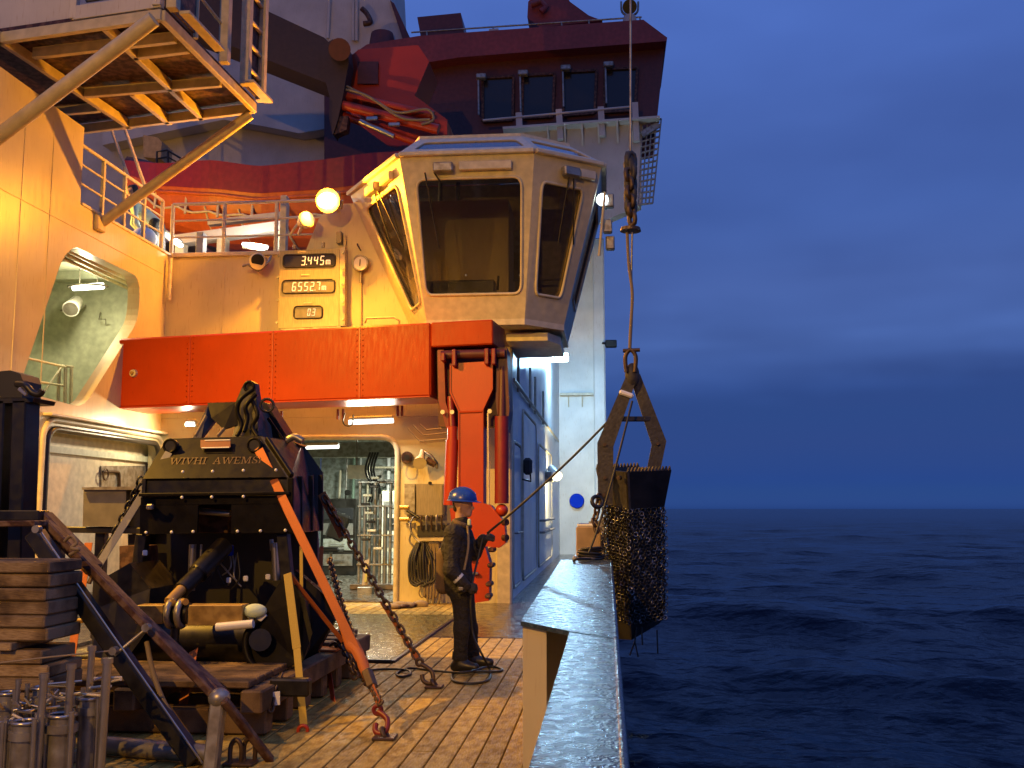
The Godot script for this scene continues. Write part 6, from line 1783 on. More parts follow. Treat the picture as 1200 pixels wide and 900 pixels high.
	for j in 6:
		var row := []
		for k in 16:
			var f := k / 4.0
			var q: Vector3 = (low[int(f)] as Vector3).lerp(low[(int(f) + 1) % 4], f - int(f))
			q = q.lerp(Vector3(ctr.x, q.y, ctr.z), 0.03 + 0.03 * j + rng.randf_range(-0.02, 0.02))
			row.append(q + Vector3(0, -0.9 - 0.072 * j + 0.13 * (q.x - ctr.x) * j * 0.6, 0))
		rings_p.append(row)
	for j in 5:
		for k in 16:
			sack.quad(rings_p[j][k], rings_p[j + 1][k], rings_p[j + 1][(k + 1) % 16], rings_p[j][(k + 1) % 16])
	for k in range(1, 15):
		sack.tri(rings_p[5][0], rings_p[5][k + 1], rings_p[5][k])
	part("bag_bottom", sack, "black_steel", t)
	for q in [[Vector3(0.272, 0.487, -10.4), Vector3(0.254, 0.347, -10.4), Vector3(0.285, 0.199, -10.4)], [Vector3(0.254, 0.347, -10.4), Vector3(0.202, 0.215, -10.4)], [Vector3(0.477, 0.453, -10.5), Vector3(0.481, 0.221, -10.5)], [Vector3(0.323, 0.488, -10.4), Vector3(0.328, 0.315, -10.4)]]:
		part("drip_line", one_tube(q, 0.008, 5), "dredge_steel", t)
	part("side_chain", chain_shape([Vector3(-0.075, 1.785, -10.3), Vector3(-0.101, 1.65, -10.25), Vector3(-0.127, 1.517, -10.2), Vector3(-0.086, 1.369, -10.15)], 0.09, 0.014), "chain_steel", t)
	part("side_shackle", one_ring(Vector3(-0.1, 1.717, -10.2), Vector3(0.4, 0.3, 1), 0.055, 0.02), "black_steel", t)

	# hoisting gear
	var w := thing("hoisting_wire", "steel wire with a rusty chain tackle from above down to the dredge", "hoist wire", Vector3(0.252, 3.258, -10.4))
	part("wire", one_tube([Vector3(0.31, 7.409, -10.4), Vector3(0.28, 5.286, -10.4)], 0.014, 6), "dull_steel", w)
	part("tackle_chain", chain_shape([Vector3(0.281, 5.313, -10.4), Vector3(0.271, 4.581, -10.4)], 0.17, 0.036), "dredge_steel", w)
	part("tackle_chain", chain_shape([Vector3(0.251, 5.132, -10.35), Vector3(0.295, 4.512, -10.35)], 0.13, 0.026), "chain_steel", w)
	part("swivel", one_tube([Vector3(0.272, 5.314, -10.4), Vector3(0.271, 5.221, -10.4), Vector3(0.269, 5.111, -10.4)], [0.03, 0.07, 0.05], 10), "dredge_steel", w)
	part("spreader_disc", one_cyl(Vector3(0.27, 4.536, -10.4), Vector3(0.269, 4.5, -10.4), 0.1, 0.11, 18), "chain_steel", w)
	part("strop", one_tube(bend([Vector3(0.234, 4.491, -10.4), Vector3(0.247, 4.148, -10.4), Vector3(0.278, 3.834, -10.4), Vector3(0.255, 3.479, -10.4), Vector3(0.244, 3.276, -10.4)]), 0.018, 6), "rope_tan", w)
	part("strop", one_tube(bend([Vector3(0.287, 4.49, -10.4), Vector3(0.273, 4.062, -10.42), Vector3(0.276, 3.704, -10.42), Vector3(0.252, 3.276, -10.4)]), 0.012, 6), "dull_steel", w)

	# line from the dredge to the bulwark and the coil there
	var hand := Vector3(-1.268, 1.391, -10.85)
	whole("tag_line", one_tube(sag(hand, Vector3(0.08, 2.604, -10.5), 0.04) , 0.013, 7), "cable_black", "dark tag line held by the person and made fast to the dredge", "rope")
	whole("tail_rope", one_tube(bend([Vector3(0.261, 2.727, -10.35), Vector3(0.088, 2.073, -10.1), Vector3(-0.084, 1.495, -10), Vector3(-0.184, 1.228, -9.95)]), 0.012, 6), "cable_black", "thin dark rope from the dredge's arm down to the end of the bulwark cap", "rope")
	var coil := MB.new()
	for k in 5:
		coil.ring(Vector3(-0.174, 1.155, -10.305) + Vector3(0.01 * sin(k * 2.0), 0.015 + 0.022 * k, 0.015 * cos(k * 3.0)), Vector3(0.1 * sin(k), 1, 0.1 * cos(k)), 0.13 - 0.008 * k, 0.013)
	coil.tube(bend([Vector3(-0.169, 1.17, -9.993), Vector3(-0.287, 1.19, -9.565), Vector3(-0.329, 1.15, -9.893)]), 0.012, 6)
	whole("rope_coil", coil, "cable_black", "small coil of black rope on the far end of the bulwark cap", "rope coil")
	var bx := thing("small_crate", "small cardboard-coloured crate with a blue and white lid beyond the rope coil", "crate", Vector3(-0.3, 0.9, -11.2))
	part("box", one_box(Vector3(-0.2, 1.31, -11.0), Vector3(0.26, 0.3, 0.34), 0.01), "cardboard", bx)
	part("box", one_box(Vector3(-0.19, 0.58, -11.0), Vector3(0.36, 1.16, 0.45), 0.02), "dull_steel", bx)
	part("lid", one_box(Vector3(-0.22, 1.475, -11.0), Vector3(0.2, 0.03, 0.3), 0.008), "paper_white", bx)
	part("lid_sticker", one_box(Vector3(-0.25, 1.493, -10.95), Vector3(0.1, 0.004, 0.12), 0.0), "blue_paint", bx)
	for q in [[Vector3(-0.211, 1.479, -11.6), Vector3(0.017, 1.499, -11.6)], [Vector3(-0.227, 1.352, -11.4), Vector3(0.016, 1.371, -11.4)]]:
		part("fitting", one_bar(q[0], q[1], 0.1, 0.06), "dull_steel", bx)
	part("fitting_post", one_bar(Vector3(-0.058, 1.556, -11.5), Vector3(Vector3(-0.058, 1.556, -11.5).x, 0, -11.5), 0.06, 0.06), "dull_steel", bx)
	# black hose on the planks
	whole("deck_hose", one_tube(bend([Vector3(-1.313, 1.346, -10.85), Vector3(-1.36, 1.126, -10.8), Vector3(-1.398, 0.849, -10.62), Vector3(-1.403, 0.575, -10.6), Vector3(-1.376, 0.362, -10.6), Vector3(-1.272, 0.221, -10.4), Vector3(-1.212, 0.02, -10.634), Vector3(-1.161, 0.015, -10.04), Vector3(-1.298, 0.015, -9.833), Vector3(-1.48, 0.015, -9.962), Vector3(-1.548, 0.015, -10.417), Vector3(-1.345, 0.03, -10.446), Vector3(-1.126, 0.015, -10.564), Vector3(-1.1, 0.015, -10.734), Vector3(-1.242, 0.015, -10.893), Vector3(-1.414, 0.05, -10.256), Vector3(-1.762, 0.015, -10.561), Vector3(-2.053, 0.015, -10.702), Vector3(-2.117, 0.015, -10.364), Vector3(-2.033, 0.015, -10.162), Vector3(-1.971, 0.015, -10.324), Vector3(-2.047, 0.03, -10.491), Vector3(-2.304, 0.015, -10.622), Vector3(-2.453, 0.015, -10.497)], 5), 0.0125, 6), "cable_black", "black hose hanging from the person's hands and looped on the planks", "hose")

# ---------------------------------------------------------------- people
# one smooth skin over tapered bones: a field of distances joined by a soft minimum, meshed as surface nets
func flesh(bones: Array, cell: float, soft: float) -> MB:
	var lo: Vector3 = bones[0][0]
	var hi := lo
	for b in bones:
		for e in [[b[0], b[2]], [b[1], b[3]]]:
			lo = lo.min(e[0] - Vector3.ONE * (e[1] + soft * 4))
			hi = hi.max(e[0] + Vector3.ONE * (e[1] + soft * 4))
	lo -= Vector3.ONE * cell * 2
	var nx := int((hi.x - lo.x) / cell) + 3
	var ny := int((hi.y - lo.y) / cell) + 3
	var nz := int((hi.z - lo.z) / cell) + 3
	var fld := PackedFloat32Array()
	fld.resize(nx * ny * nz)
	for b in bones:
		var a: Vector3 = b[0]
		var ab: Vector3 = b[1] - a
		var ll := maxf(ab.length_squared(), 1e-9)
		var ra: float = b[2]
		var rb: float = b[3]
		var m := maxf(ra, rb) + soft * 4
		var p0 := ((a.min(b[1]) - Vector3.ONE * m - lo) / cell).floor()
		var p1 := ((a.max(b[1]) + Vector3.ONE * m - lo) / cell).ceil()
		for iz in range(maxi(0, int(p0.z)), mini(nz, int(p1.z) + 1)):
			for iy in range(maxi(0, int(p0.y)), mini(ny, int(p1.y) + 1)):
				var base := (iz * ny + iy) * nx
				for ix in range(maxi(0, int(p0.x)), mini(nx, int(p1.x) + 1)):
					var q := lo + Vector3(ix, iy, iz) * cell - a
					var t := clampf(q.dot(ab) / ll, 0.0, 1.0)
					var d := (q - ab * t).length() - lerpf(ra, rb, t)
					if d < soft * 4:
						fld[base + ix] += exp(-d / soft)
	var out := MB.new()
	var vid := {}
	var vs := PackedVector3Array()
	var ns := PackedVector3Array()
	var corner := [0, 1, nx, nx + 1, nx * ny, nx * ny + 1, nx * ny + nx, nx * ny + nx + 1]
	var offs := [Vector3(0, 0, 0), Vector3(1, 0, 0), Vector3(0, 1, 0), Vector3(1, 1, 0), Vector3(0, 0, 1), Vector3(1, 0, 1), Vector3(0, 1, 1), Vector3(1, 1, 1)]
	var edges := [[0, 1], [2, 3], [4, 5], [6, 7], [0, 2], [1, 3], [4, 6], [5, 7], [0, 4], [1, 5], [2, 6], [3, 7]]
	for iz in nz - 1:
		for iy in ny - 1:
			for ix in nx - 1:
				var i := (iz * ny + iy) * nx + ix
				if fld[i] <= 0.0 and fld[i + 1] <= 0.0 and fld[i + nx] <= 0.0 and fld[i + nx * ny] <= 0.0:
					continue
				var f := []
				var inside := 0
				for k in 8:
					var e: float = -soft * log(maxf(fld[i + corner[k]], 1e-6))
					f.append(e)
					if e < 0:
						inside += 1
				if inside == 0 or inside == 8:
					continue
				var s := Vector3()
				var c := 0
				for e in edges:
					if (f[e[0]] < 0) != (f[e[1]] < 0):
						var t: float = f[e[0]] / (f[e[0]] - f[e[1]])
						s += (offs[e[0]] as Vector3).lerp(offs[e[1]], t)
						c += 1
				var g := Vector3(f[1] + f[3] + f[5] + f[7] - f[0] - f[2] - f[4] - f[6], f[2] + f[3] + f[6] + f[7] - f[0] - f[1] - f[4] - f[5], f[4] + f[5] + f[6] + f[7] - f[0] - f[1] - f[2] - f[3])
				vid[i] = vs.size()
				vs.append(lo + (Vector3(ix, iy, iz) + s / c) * cell)
				ns.append(g.normalized())
	for i in vid:
		for ax in [[1, nx, nx * ny], [nx, nx * ny, 1], [nx * ny, 1, nx]]:
			var u: int = i - ax[1]
			var w: int = i - ax[2]
			var uw: int = i - ax[1] - ax[2]
			if not (vid.has(u) and vid.has(w) and vid.has(uw)):
				continue
			var f0 := fld[i] > 1.0
			var f1 := fld[i + ax[0]] > 1.0
			if f0 == f1:
				continue
			var q := [vid[i], vid[u], vid[uw], vid[w]]
			if f0:
				q.reverse()
			# the order is settled by the normal of the field
			var a: int = q[0]
			var b: int = q[1]
			var c: int = q[2]
			var d: int = q[3]
			if (vs[b] - vs[a]).cross(vs[c] - vs[a]).dot(ns[a] + ns[c]) < 0:
				var sw := b
				b = d
				d = sw
			out.smooth(vs[a], vs[b], vs[c], ns[a], ns[b], ns[c])
			out.smooth(vs[a], vs[c], vs[d], ns[a], ns[c], ns[d])
	return out


# a gloved or bare hand closed round a line: palm, four curled fingers, a thumb from the palm's side
func hand_bones(wrist: Vector3, along: Vector3, back: Vector3, curl: float, k := 1.0) -> Array:
	var d := along.normalized()
	var n := (back - d * back.dot(d)).normalized()    # from palm to back of the hand
	var s := d.cross(n)                               # towards the thumb
	var out := []
	var len_f := [0.083, 0.09, 0.085, 0.068]
	for f in 4:
		var off := s * (0.03 - 0.02 * f) * k
		var root := wrist + off * 0.7 + d * 0.02 * k
		var kn := wrist + off + d * (0.088 - 0.004 * absf(f - 1.2)) * k
		out.append([root, kn, 0.017 * k, 0.0145 * k])
		var dir := d
		var p := kn
		var ang := 0.0
		for j in 3:
			ang += curl * [0.75, 1.0, 0.7][j]
			dir = d * cos(ang) - n * sin(ang)
			var l: float = len_f[f] * [0.45, 0.3, 0.25][j] * k
			out.append([p, p + dir * l, (0.0115 - 0.0012 * j) * k, (0.0105 - 0.0012 * j) * k])
			p += dir * l
	var tb := wrist + s * 0.026 * k + d * 0.03 * k
	var t1 := tb + (s * 0.7 + d * 0.7 - n * 0.3).normalized() * 0.04 * k
	var t2 := t1 + (d * 0.85 - n * 0.65 * curl).normalized() * 0.032 * k
	out.append([tb, t1, 0.016 * k, 0.013 * k])
	out.append([t1, t2, 0.0125 * k, 0.011 * k])
	out.append([t2, t2 + (d * 0.6 - n * 0.9 * curl - s * 0.3).normalized() * 0.024 * k, 0.0112 * k, 0.009 * k])
	out.append([wrist - d * 0.06 * k, wrist + d * 0.02 * k, 0.029 * k, 0.026 * k])
	return out


func people() -> void:
	var base := Vector3(-1.469, 0, -10.915)
	var t := thing("person", "person in dark work clothes and blue hard hat standing on planks paying out rope", "person", Vector3(base.x, 0, -10.8))
	var zn := 10.66
	var zf := 10.94
	var hip_n := Vector3(-1.515, 0.764, -10.7)
	var hip_f := Vector3(-1.516, 0.747, -10.9)
	var knee_n := Vector3(-1.506, 0.423, -10.65)
	var knee_f := Vector3(-1.458, 0.39, -10.95)
	var ank_n := Vector3(-1.52, 0.1, -10.64)
	var ank_f := Vector3(-1.442, 0.096, -10.98)
	var sh_n := Vector3(-1.594, 1.396, -10.6)
	var sh_f := Vector3(-1.543, 1.377, -11)
	var el_n := Vector3(-1.606, 1.026, -10.52)
	var el_f := Vector3(-1.42, 1.18, -10.98)
	var wr_n := Vector3(-1.45, 0.862, -10.55)
	var wr_f := Vector3(-1.319, 1.327, -10.9)
	var neck := Vector3(-1.534, 1.516, -10.8)
	var chest := Vector3(-1.587, 1.24, -10.8)
	var waist := Vector3(-1.567, 0.94, -10.8)
	var side := Vector3(0, 0, 0.085)
	var b := [
		[hip_n, knee_n, 0.105, 0.075], [hip_f, knee_f, 0.105, 0.075], [knee_n, ank_n, 0.08, 0.068], [knee_f, ank_f, 0.08, 0.068],
		[waist + side, hip_n + Vector3(-0.02, 0.02, 0), 0.12, 0.11], [waist - side, hip_f + Vector3(-0.02, 0.02, 0), 0.12, 0.11],
		[chest + side, waist + side * 0.8, 0.135, 0.125], [chest - side, waist - side * 0.8, 0.135, 0.125],
		[sh_n + Vector3(0.02, -0.02, -0.04), chest + side, 0.085, 0.13], [sh_f + Vector3(0.0, -0.02, 0.04), chest - side, 0.085, 0.13],
		[sh_n, sh_f, 0.075, 0.075], [neck + Vector3(-0.03, -0.05, 0), neck, 0.08, 0.062],
		[sh_n, el_n, 0.072, 0.06], [el_n, wr_n, 0.06, 0.046], [sh_f, el_f, 0.072, 0.06], [el_f, wr_f, 0.06, 0.046],
		[waist + Vector3(-0.1, -0.02, 0.02), chest + Vector3(-0.09, -0.05, 0), 0.06, 0.09],
	]
	part("body", flesh(b, 0.014, 0.016), "coverall", t)
	# jacket over the trousers, with hem and cuffs
	var jb := []
	for k in range(4, b.size() - 1):
		jb.append([b[k][0], b[k][1], b[k][2] + 0.011, b[k][3] + 0.011])
	jb[0][1] = waist + side * 0.9 + Vector3(-0.01, -0.1, 0)
	jb[1][1] = waist - side * 0.9 + Vector3(-0.01, -0.1, 0)
	part("jacket", flesh(jb, 0.013, 0.017), "jacket", t)
	for q in [[wr_n, el_n], [wr_f, el_f]]:
		var cd: Vector3 = (q[1] - q[0]).normalized()
		part("cuff", one_cyl(q[0] + cd * 0.02, q[0] + cd * 0.055, 0.056, 0.06, 14), "coverall", t)
		part("reflective_band", one_cyl(q[0] + cd * 0.1, q[0] + cd * 0.13, 0.0655, 0.067, 14), "reflective", t)
	for q in [[knee_n, ank_n], [knee_f, ank_f]]:
		part("trouser_hem", one_cyl(q[1] + Vector3(0, 0.02, 0), q[1] + Vector3(0.0, 0.1, 0), 0.083, 0.078, 16), "coverall", t)
	# boots
	for q in [[ank_n, Vector3(-1.33, 0.015, -10.6), "boot"], [ank_f, Vector3(-1.221, 0.024, -10.95), "boot"]]:
		var a: Vector3 = q[0]
		var toe: Vector3 = q[1]
		toe.y = 0.045
		var heel := Vector3(a.x - 0.05, 0.05, a.z)
		part("boot", flesh([[a + Vector3(0, 0.1, 0), Vector3(a.x, 0.07, a.z), 0.066, 0.062], [heel, Vector3(a.x + 0.04, 0.055, a.z), 0.05, 0.058], [Vector3(a.x + 0.02, 0.06, a.z), toe - Vector3(0.03, 0, 0), 0.058, 0.046]], 0.011, 0.014), "boot", t)
	# tool vest whose brown paints lamplight on the back, belt, pouch, reflective bits
	part("work_vest", flesh([[Vector3(-1.7, 1.172, -10.72), Vector3(-1.719, 0.838, -10.74), 0.085, 0.075], [Vector3(-1.71, 1.164, -10.9), Vector3(-1.726, 0.826, -10.9), 0.085, 0.075]], 0.013, 0.02), "vest_brown", t)
	part("collar", one_tube([neck + Vector3(-0.075, 0.0, 0), neck + Vector3(-0.05, -0.01, 0.07), neck + Vector3(0.03, -0.04, 0.075), neck + Vector3(0.085, -0.055, 0), neck + Vector3(0.03, -0.04, -0.075), neck + Vector3(-0.05, -0.01, -0.07)], 0.03, 8, true), "vest_brown", t)
	part("belt_pouch", one_box(Vector3(-1.49, 0.856, -10.52), Vector3(0.09, 0.12, 0.05), 0.015), "coverall", t)
	part("belt_clip", one_box(Vector3(-1.493, 0.841, -10.48), Vector3(0.05, 0.035, 0.02), 0.006), "dull_steel", t)
	part("radio_light", one_box(Vector3(-1.428, 1.51, -10.62), Vector3(0.035, 0.07, 0.03), 0.01), "shirt_green", t)
	part("shoulder_strap", one_tube(bend([Vector3(-1.446, 1.474, -10.62), Vector3(-1.433, 1.266, -10.6), Vector3(-1.473, 1.024, -10.58)]), 0.013, 6), "rope_tan", t)
	# head
	var hc := Vector3(-1.526, 1.686, -10.8)
	var hb := [[hc + Vector3(-0.02, 0.03, 0), hc + Vector3(0.015, 0.03, 0), 0.088, 0.085], [hc + Vector3(0.03, -0.02, 0), hc + Vector3(0.055, -0.085, 0), 0.072, 0.035], [hc + Vector3(0.0, -0.04, 0.03), hc + Vector3(0.05, -0.085, 0.012), 0.045, 0.028], [hc + Vector3(0.0, -0.04, -0.03), hc + Vector3(0.05, -0.085, -0.012), 0.045, 0.028],
		[hc + Vector3(0.088, 0.0, 0), hc + Vector3(0.112, -0.032, 0), 0.011, 0.0155], [hc + Vector3(0.085, -0.056, 0.012), hc + Vector3(0.085, -0.056, -0.012), 0.012, 0.012], [hc + Vector3(0.082, -0.07, 0.01), hc + Vector3(0.082, -0.07, -0.01), 0.0125, 0.0125], [hc + Vector3(0.085, 0.02, 0.03), hc + Vector3(0.085, 0.02, -0.03), 0.014, 0.014], [hc + Vector3(0.072, -0.1, 0.008), hc + Vector3(0.072, -0.1, -0.008), 0.02, 0.02],
		[hc + Vector3(-0.015, -0.05, 0), neck + Vector3(-0.01, -0.02, 0), 0.058, 0.058]]
	for s in [1.0, -1.0]:
		hb.append([hc + Vector3(-0.005, 0.015, 0.085 * s), hc + Vector3(-0.01, -0.028, 0.08 * s), 0.013, 0.01])
	var hd := part("head", flesh(hb, 0.007, 0.008), "skin", t)
	for s in [1.0, -1.0]:
		part("eye", one_ball(hc + Vector3(0.083, 0.003, 0.032 * s), Vector3(0.011, 0.009, 0.012)), "paper_white", hd)
		part("pupil", one_ball(hc + Vector3(0.0915, 0.003, 0.033 * s), Vector3(0.004, 0.005, 0.005)), "hair", hd)
	part("hair", flesh([[hc + Vector3(-0.06, 0.02, 0.03), hc + Vector3(-0.065, -0.04, 0.025), 0.04, 0.03], [hc + Vector3(-0.06, 0.02, -0.03), hc + Vector3(-0.065, -0.04, -0.025), 0.04, 0.03], [hc + Vector3(-0.01, 0.045, 0.06), hc + Vector3(-0.01, 0.045, -0.06), 0.035, 0.035]], 0.008, 0.01), "hair", hd)
	# hard hat: shell, brim, ridge
	var hat := MB.new()
	var top := hc + Vector3(0.0, 0.055, 0)
	var tilt := Basis(Vector3.BACK, -0.06)
	for i in 8:
		for k in 28:
			var p := []
			var nn := []
			for q in [[i, k], [i, k + 1], [i + 1, k + 1], [i + 1, k]]:
				var th: float = PI * 0.5 * q[0] / 8
				var ph: float = -TAU * q[1] / 28
				var d := Vector3(sin(th) * cos(ph) * 0.155, cos(th) * 0.135, sin(th) * sin(ph) * 0.125)
				p.append(top + tilt * d)
				nn.append((tilt * Vector3(d.x / 0.024, d.y / 0.018, d.z / 0.0156)).normalized())
			if i > 0:
				hat.smooth(p[0], p[2], p[1], nn[0], nn[2], nn[1])
			hat.smooth(p[0], p[3], p[2], nn[0], nn[3], nn[2])
	var hm := part("hard_hat", hat, "helmet_blue", t)
	var brim := MB.new()
	for k in 28:
		var pr := []
		for q in [k, k + 1]:
			var ph: float = TAU * q / 28
			var c := cos(ph)
			pr.append(top + tilt * Vector3(c * 0.152, 0.0, sin(ph) * 0.123))
			pr.append(top + tilt * Vector3(c * (0.168 + 0.035 * maxf(0, c)), -0.012, sin(ph) * 0.138))
		brim.quad(pr[0], pr[2], pr[3], pr[1])
		brim.quad(pr[1] - Vector3(0, 0.006, 0), pr[3] - Vector3(0, 0.006, 0), pr[2] - Vector3(0, 0.006, 0), pr[0] - Vector3(0, 0.006, 0))
		brim.quad(pr[1], pr[3], pr[3] - Vector3(0, 0.006, 0), pr[1] - Vector3(0, 0.006, 0))
	part("brim", brim, "helmet_blue", hm)
	for s in [-0.04, 0.0, 0.04]:
		var rr := []
		for k in 9:
			var th := lerpf(-1.1, 1.1, k / 8.0)
			rr.append(top + tilt * Vector3(sin(th) * 0.152, cos(th) * 0.133 - absf(s) * 0.12, s))
		part("ridge", one_tube(rr, 0.009, 6), "helmet_blue", hm)
	# hands closed round the line
	part("glove", flesh(hand_bones(wr_n, Vector3(0.75, -0.12, -0.1), Vector3(0.1, 0.3, 1), 1.15), 0.0055, 0.005), "glove", t)
	part("glove", flesh(hand_bones(wr_f, Vector3(0.72, 0.4, -0.05), Vector3(-0.4, 0.75, 0.45), 1.15), 0.0055, 0.005), "glove", t)

	# the figure behind the upper rail
	var y := 6.34
	var u := thing("person", "person in a pale green top and dark trousers bending over behind the upper deck railing", "person", Vector3(-9.6, y, -20.3))
	var h1 := Vector3(-9.417, 7.595, -20.3)
	var c1 := Vector3(-9.797, 7.928, -20.2)
	var s1 := Vector3(-9.805, 8.013, -20.05)
	var s2 := Vector3(-9.976, 8.124, -20.4)
	part("body", flesh([[c1, h1, 0.15, 0.14], [s1, s2, 0.09, 0.09], [s1, Vector3(-9.675, 7.526, -19.9), 0.06, 0.05], [Vector3(-9.675, 7.526, -19.9), Vector3(-9.493, 7.271, -19.85), 0.05, 0.04], [s2, Vector3(-10.042, 7.705, -20.5), 0.06, 0.05], [Vector3(-10.042, 7.705, -20.5), Vector3(-9.84, 7.438, -20.5), 0.05, 0.04], [(s1 + s2) * 0.5, c1, 0.12, 0.14]], 0.022, 0.022), "shirt_green", u)
	var f1 := Vector3(h1.x, y + 0.06, h1.z + 0.12)
	var f2 := Vector3(h1.x + 0.05, y + 0.06, h1.z - 0.14)
	part("trousers", flesh([[h1 + Vector3(0, 0, 0.09), f1 + Vector3(0.02, 0.42, 0), 0.13, 0.085], [h1 - Vector3(0, 0, 0.09), f2 + Vector3(0.02, 0.42, 0), 0.13, 0.085], [f1 + Vector3(0.02, 0.42, 0), f1, 0.085, 0.07], [f2 + Vector3(0.02, 0.42, 0), f2, 0.085, 0.07], [f1, f1 + Vector3(-0.18, -0.01, 0), 0.055, 0.045], [f2, f2 + Vector3(-0.18, -0.01, 0), 0.055, 0.045]], 0.022, 0.02), "coverall", u)
	var hh := Vector3(-9.947, 8.323, -20.2)
	var hu := part("head", flesh([[hh + Vector3(0.02, 0.02, 0), hh + Vector3(-0.03, -0.01, 0), 0.09, 0.085], [hh + Vector3(-0.03, -0.03, 0), hh + Vector3(-0.07, -0.08, 0), 0.065, 0.04], [hh + Vector3(-0.1, -0.015, 0), hh + Vector3(-0.115, -0.04, 0), 0.012, 0.015], [hh + Vector3(0.02, -0.02, 0), (s1 + s2) * 0.5, 0.06, 0.065]], 0.012, 0.012), "skin", u)
	part("hair", flesh([[hh + Vector3(0.04, 0.06, 0), hh + Vector3(-0.03, 0.06, 0), 0.085, 0.075], [hh + Vector3(0.07, 0.0, 0.02), hh + Vector3(0.05, -0.05, 0), 0.06, 0.05]], 0.014, 0.014), "hair", hu)
	part("hand", flesh(hand_bones(Vector3(-9.493, 7.271, -19.85), Vector3(0.4, -0.8, 0.1), Vector3(-0.5, 0, 1), 0.5), 0.008, 0.006), "skin", u)
	part("hand", flesh(hand_bones(Vector3(-9.84, 7.438, -20.5), Vector3(0.4, -0.8, -0.1), Vector3(-0.5, 0, -1), 0.5), 0.008, 0.006), "skin", u)
	var bag := thing("grey_sack", "pale grey sack on the upper deck in front of the bending person", "sack", Vector3(-9.8, 6.34, -19.5))
	part("cloth", one_ball(Vector3(-9.369, 7.111, -19.6), Vector3(0.28, 0.24, 0.2)), "paper_white", bag)
	part("stand", span(Vector3(-9.369, 7.111, -19.6) + Vector3(-0.2, -0.16, -0.15) + Vector3(0, -1, 0) * (Vector3(-9.369, 7.111, -19.6).y - 0.16 - 6.335), Vector3(-9.369, 7.111, -19.6) + Vector3(0.2, -0.16, 0.15), 0.02), "grey_box", bag)


# ---------------------------------------------------------------- equipment on the aft wall and in the hangar
func seven(t: Node3D, at: Vector3, hgt: float, code: String, m: String) -> void:
	var on := {"0": "abcdef", "1": "bc", "2": "abged", "3": "abgcd", "4": "fgbc", "5": "afgcd", "6": "afgedc", "7": "abc", "9": "abcdfg", "-": "g"}
	var w := hgt * 0.5
	var th := hgt * 0.11
	var x := 0.0
	for ch in code:
		if ch == " ":
			x += w * 1.5
			continue
		var b := MB.new()
		if ch == ".":
			b.box(at + Vector3(x - w * 0.27, -hgt * 0.46, 0), Vector3(th, th, 0.006))
			part("decimal_point", b, m, t)
			continue
		if ch == "m":
			for k in [0.0, 0.4, 0.8]:
				b.box(at + Vector3(x + k * w * 1.1, -hgt * 0.24, 0), Vector3(th, hgt * 0.5, 0.006))
			b.box(at + Vector3(x + 0.44 * w, 0, 0), Vector3(w * 0.9, th, 0.0064))
			part("unit_letter", b, m, t)
			x += w * 1.5
			continue
		for s in on[ch]:
			match s:
				"a": b.box(at + Vector3(x + w * 0.5 + 0.05 * hgt, hgt * 0.5, 0), Vector3(w * 0.8, th, 0.006))
				"g": b.box(at + Vector3(x + w * 0.5, 0, 0), Vector3(w * 0.8, th, 0.006))
				"d": b.box(at + Vector3(x + w * 0.5 - 0.05 * hgt, -hgt * 0.5, 0), Vector3(w * 0.8, th, 0.006))
				"f": b.bar(at + Vector3(x + 0.01, hgt * 0.05, 0), at + Vector3(x + 0.05 * hgt + 0.01, hgt * 0.45, 0), th, 0.006, Vector3.BACK, 0)
				"b": b.bar(at + Vector3(x + w - 0.01, hgt * 0.05, 0), at + Vector3(x + w + 0.05 * hgt - 0.01, hgt * 0.45, 0), th, 0.006, Vector3.BACK, 0)
				"e": b.bar(at + Vector3(x - 0.05 * hgt + 0.01, -hgt * 0.45, 0), at + Vector3(x + 0.01, -hgt * 0.05, 0), th, 0.006, Vector3.BACK, 0)
				"c": b.bar(at + Vector3(x + w - 0.05 * hgt - 0.01, -hgt * 0.45, 0), at + Vector3(x + w - 0.01, -hgt * 0.05, 0), th, 0.006, Vector3.BACK, 0)
		part("display_digit", b, m, t)
		x += w * 1.5


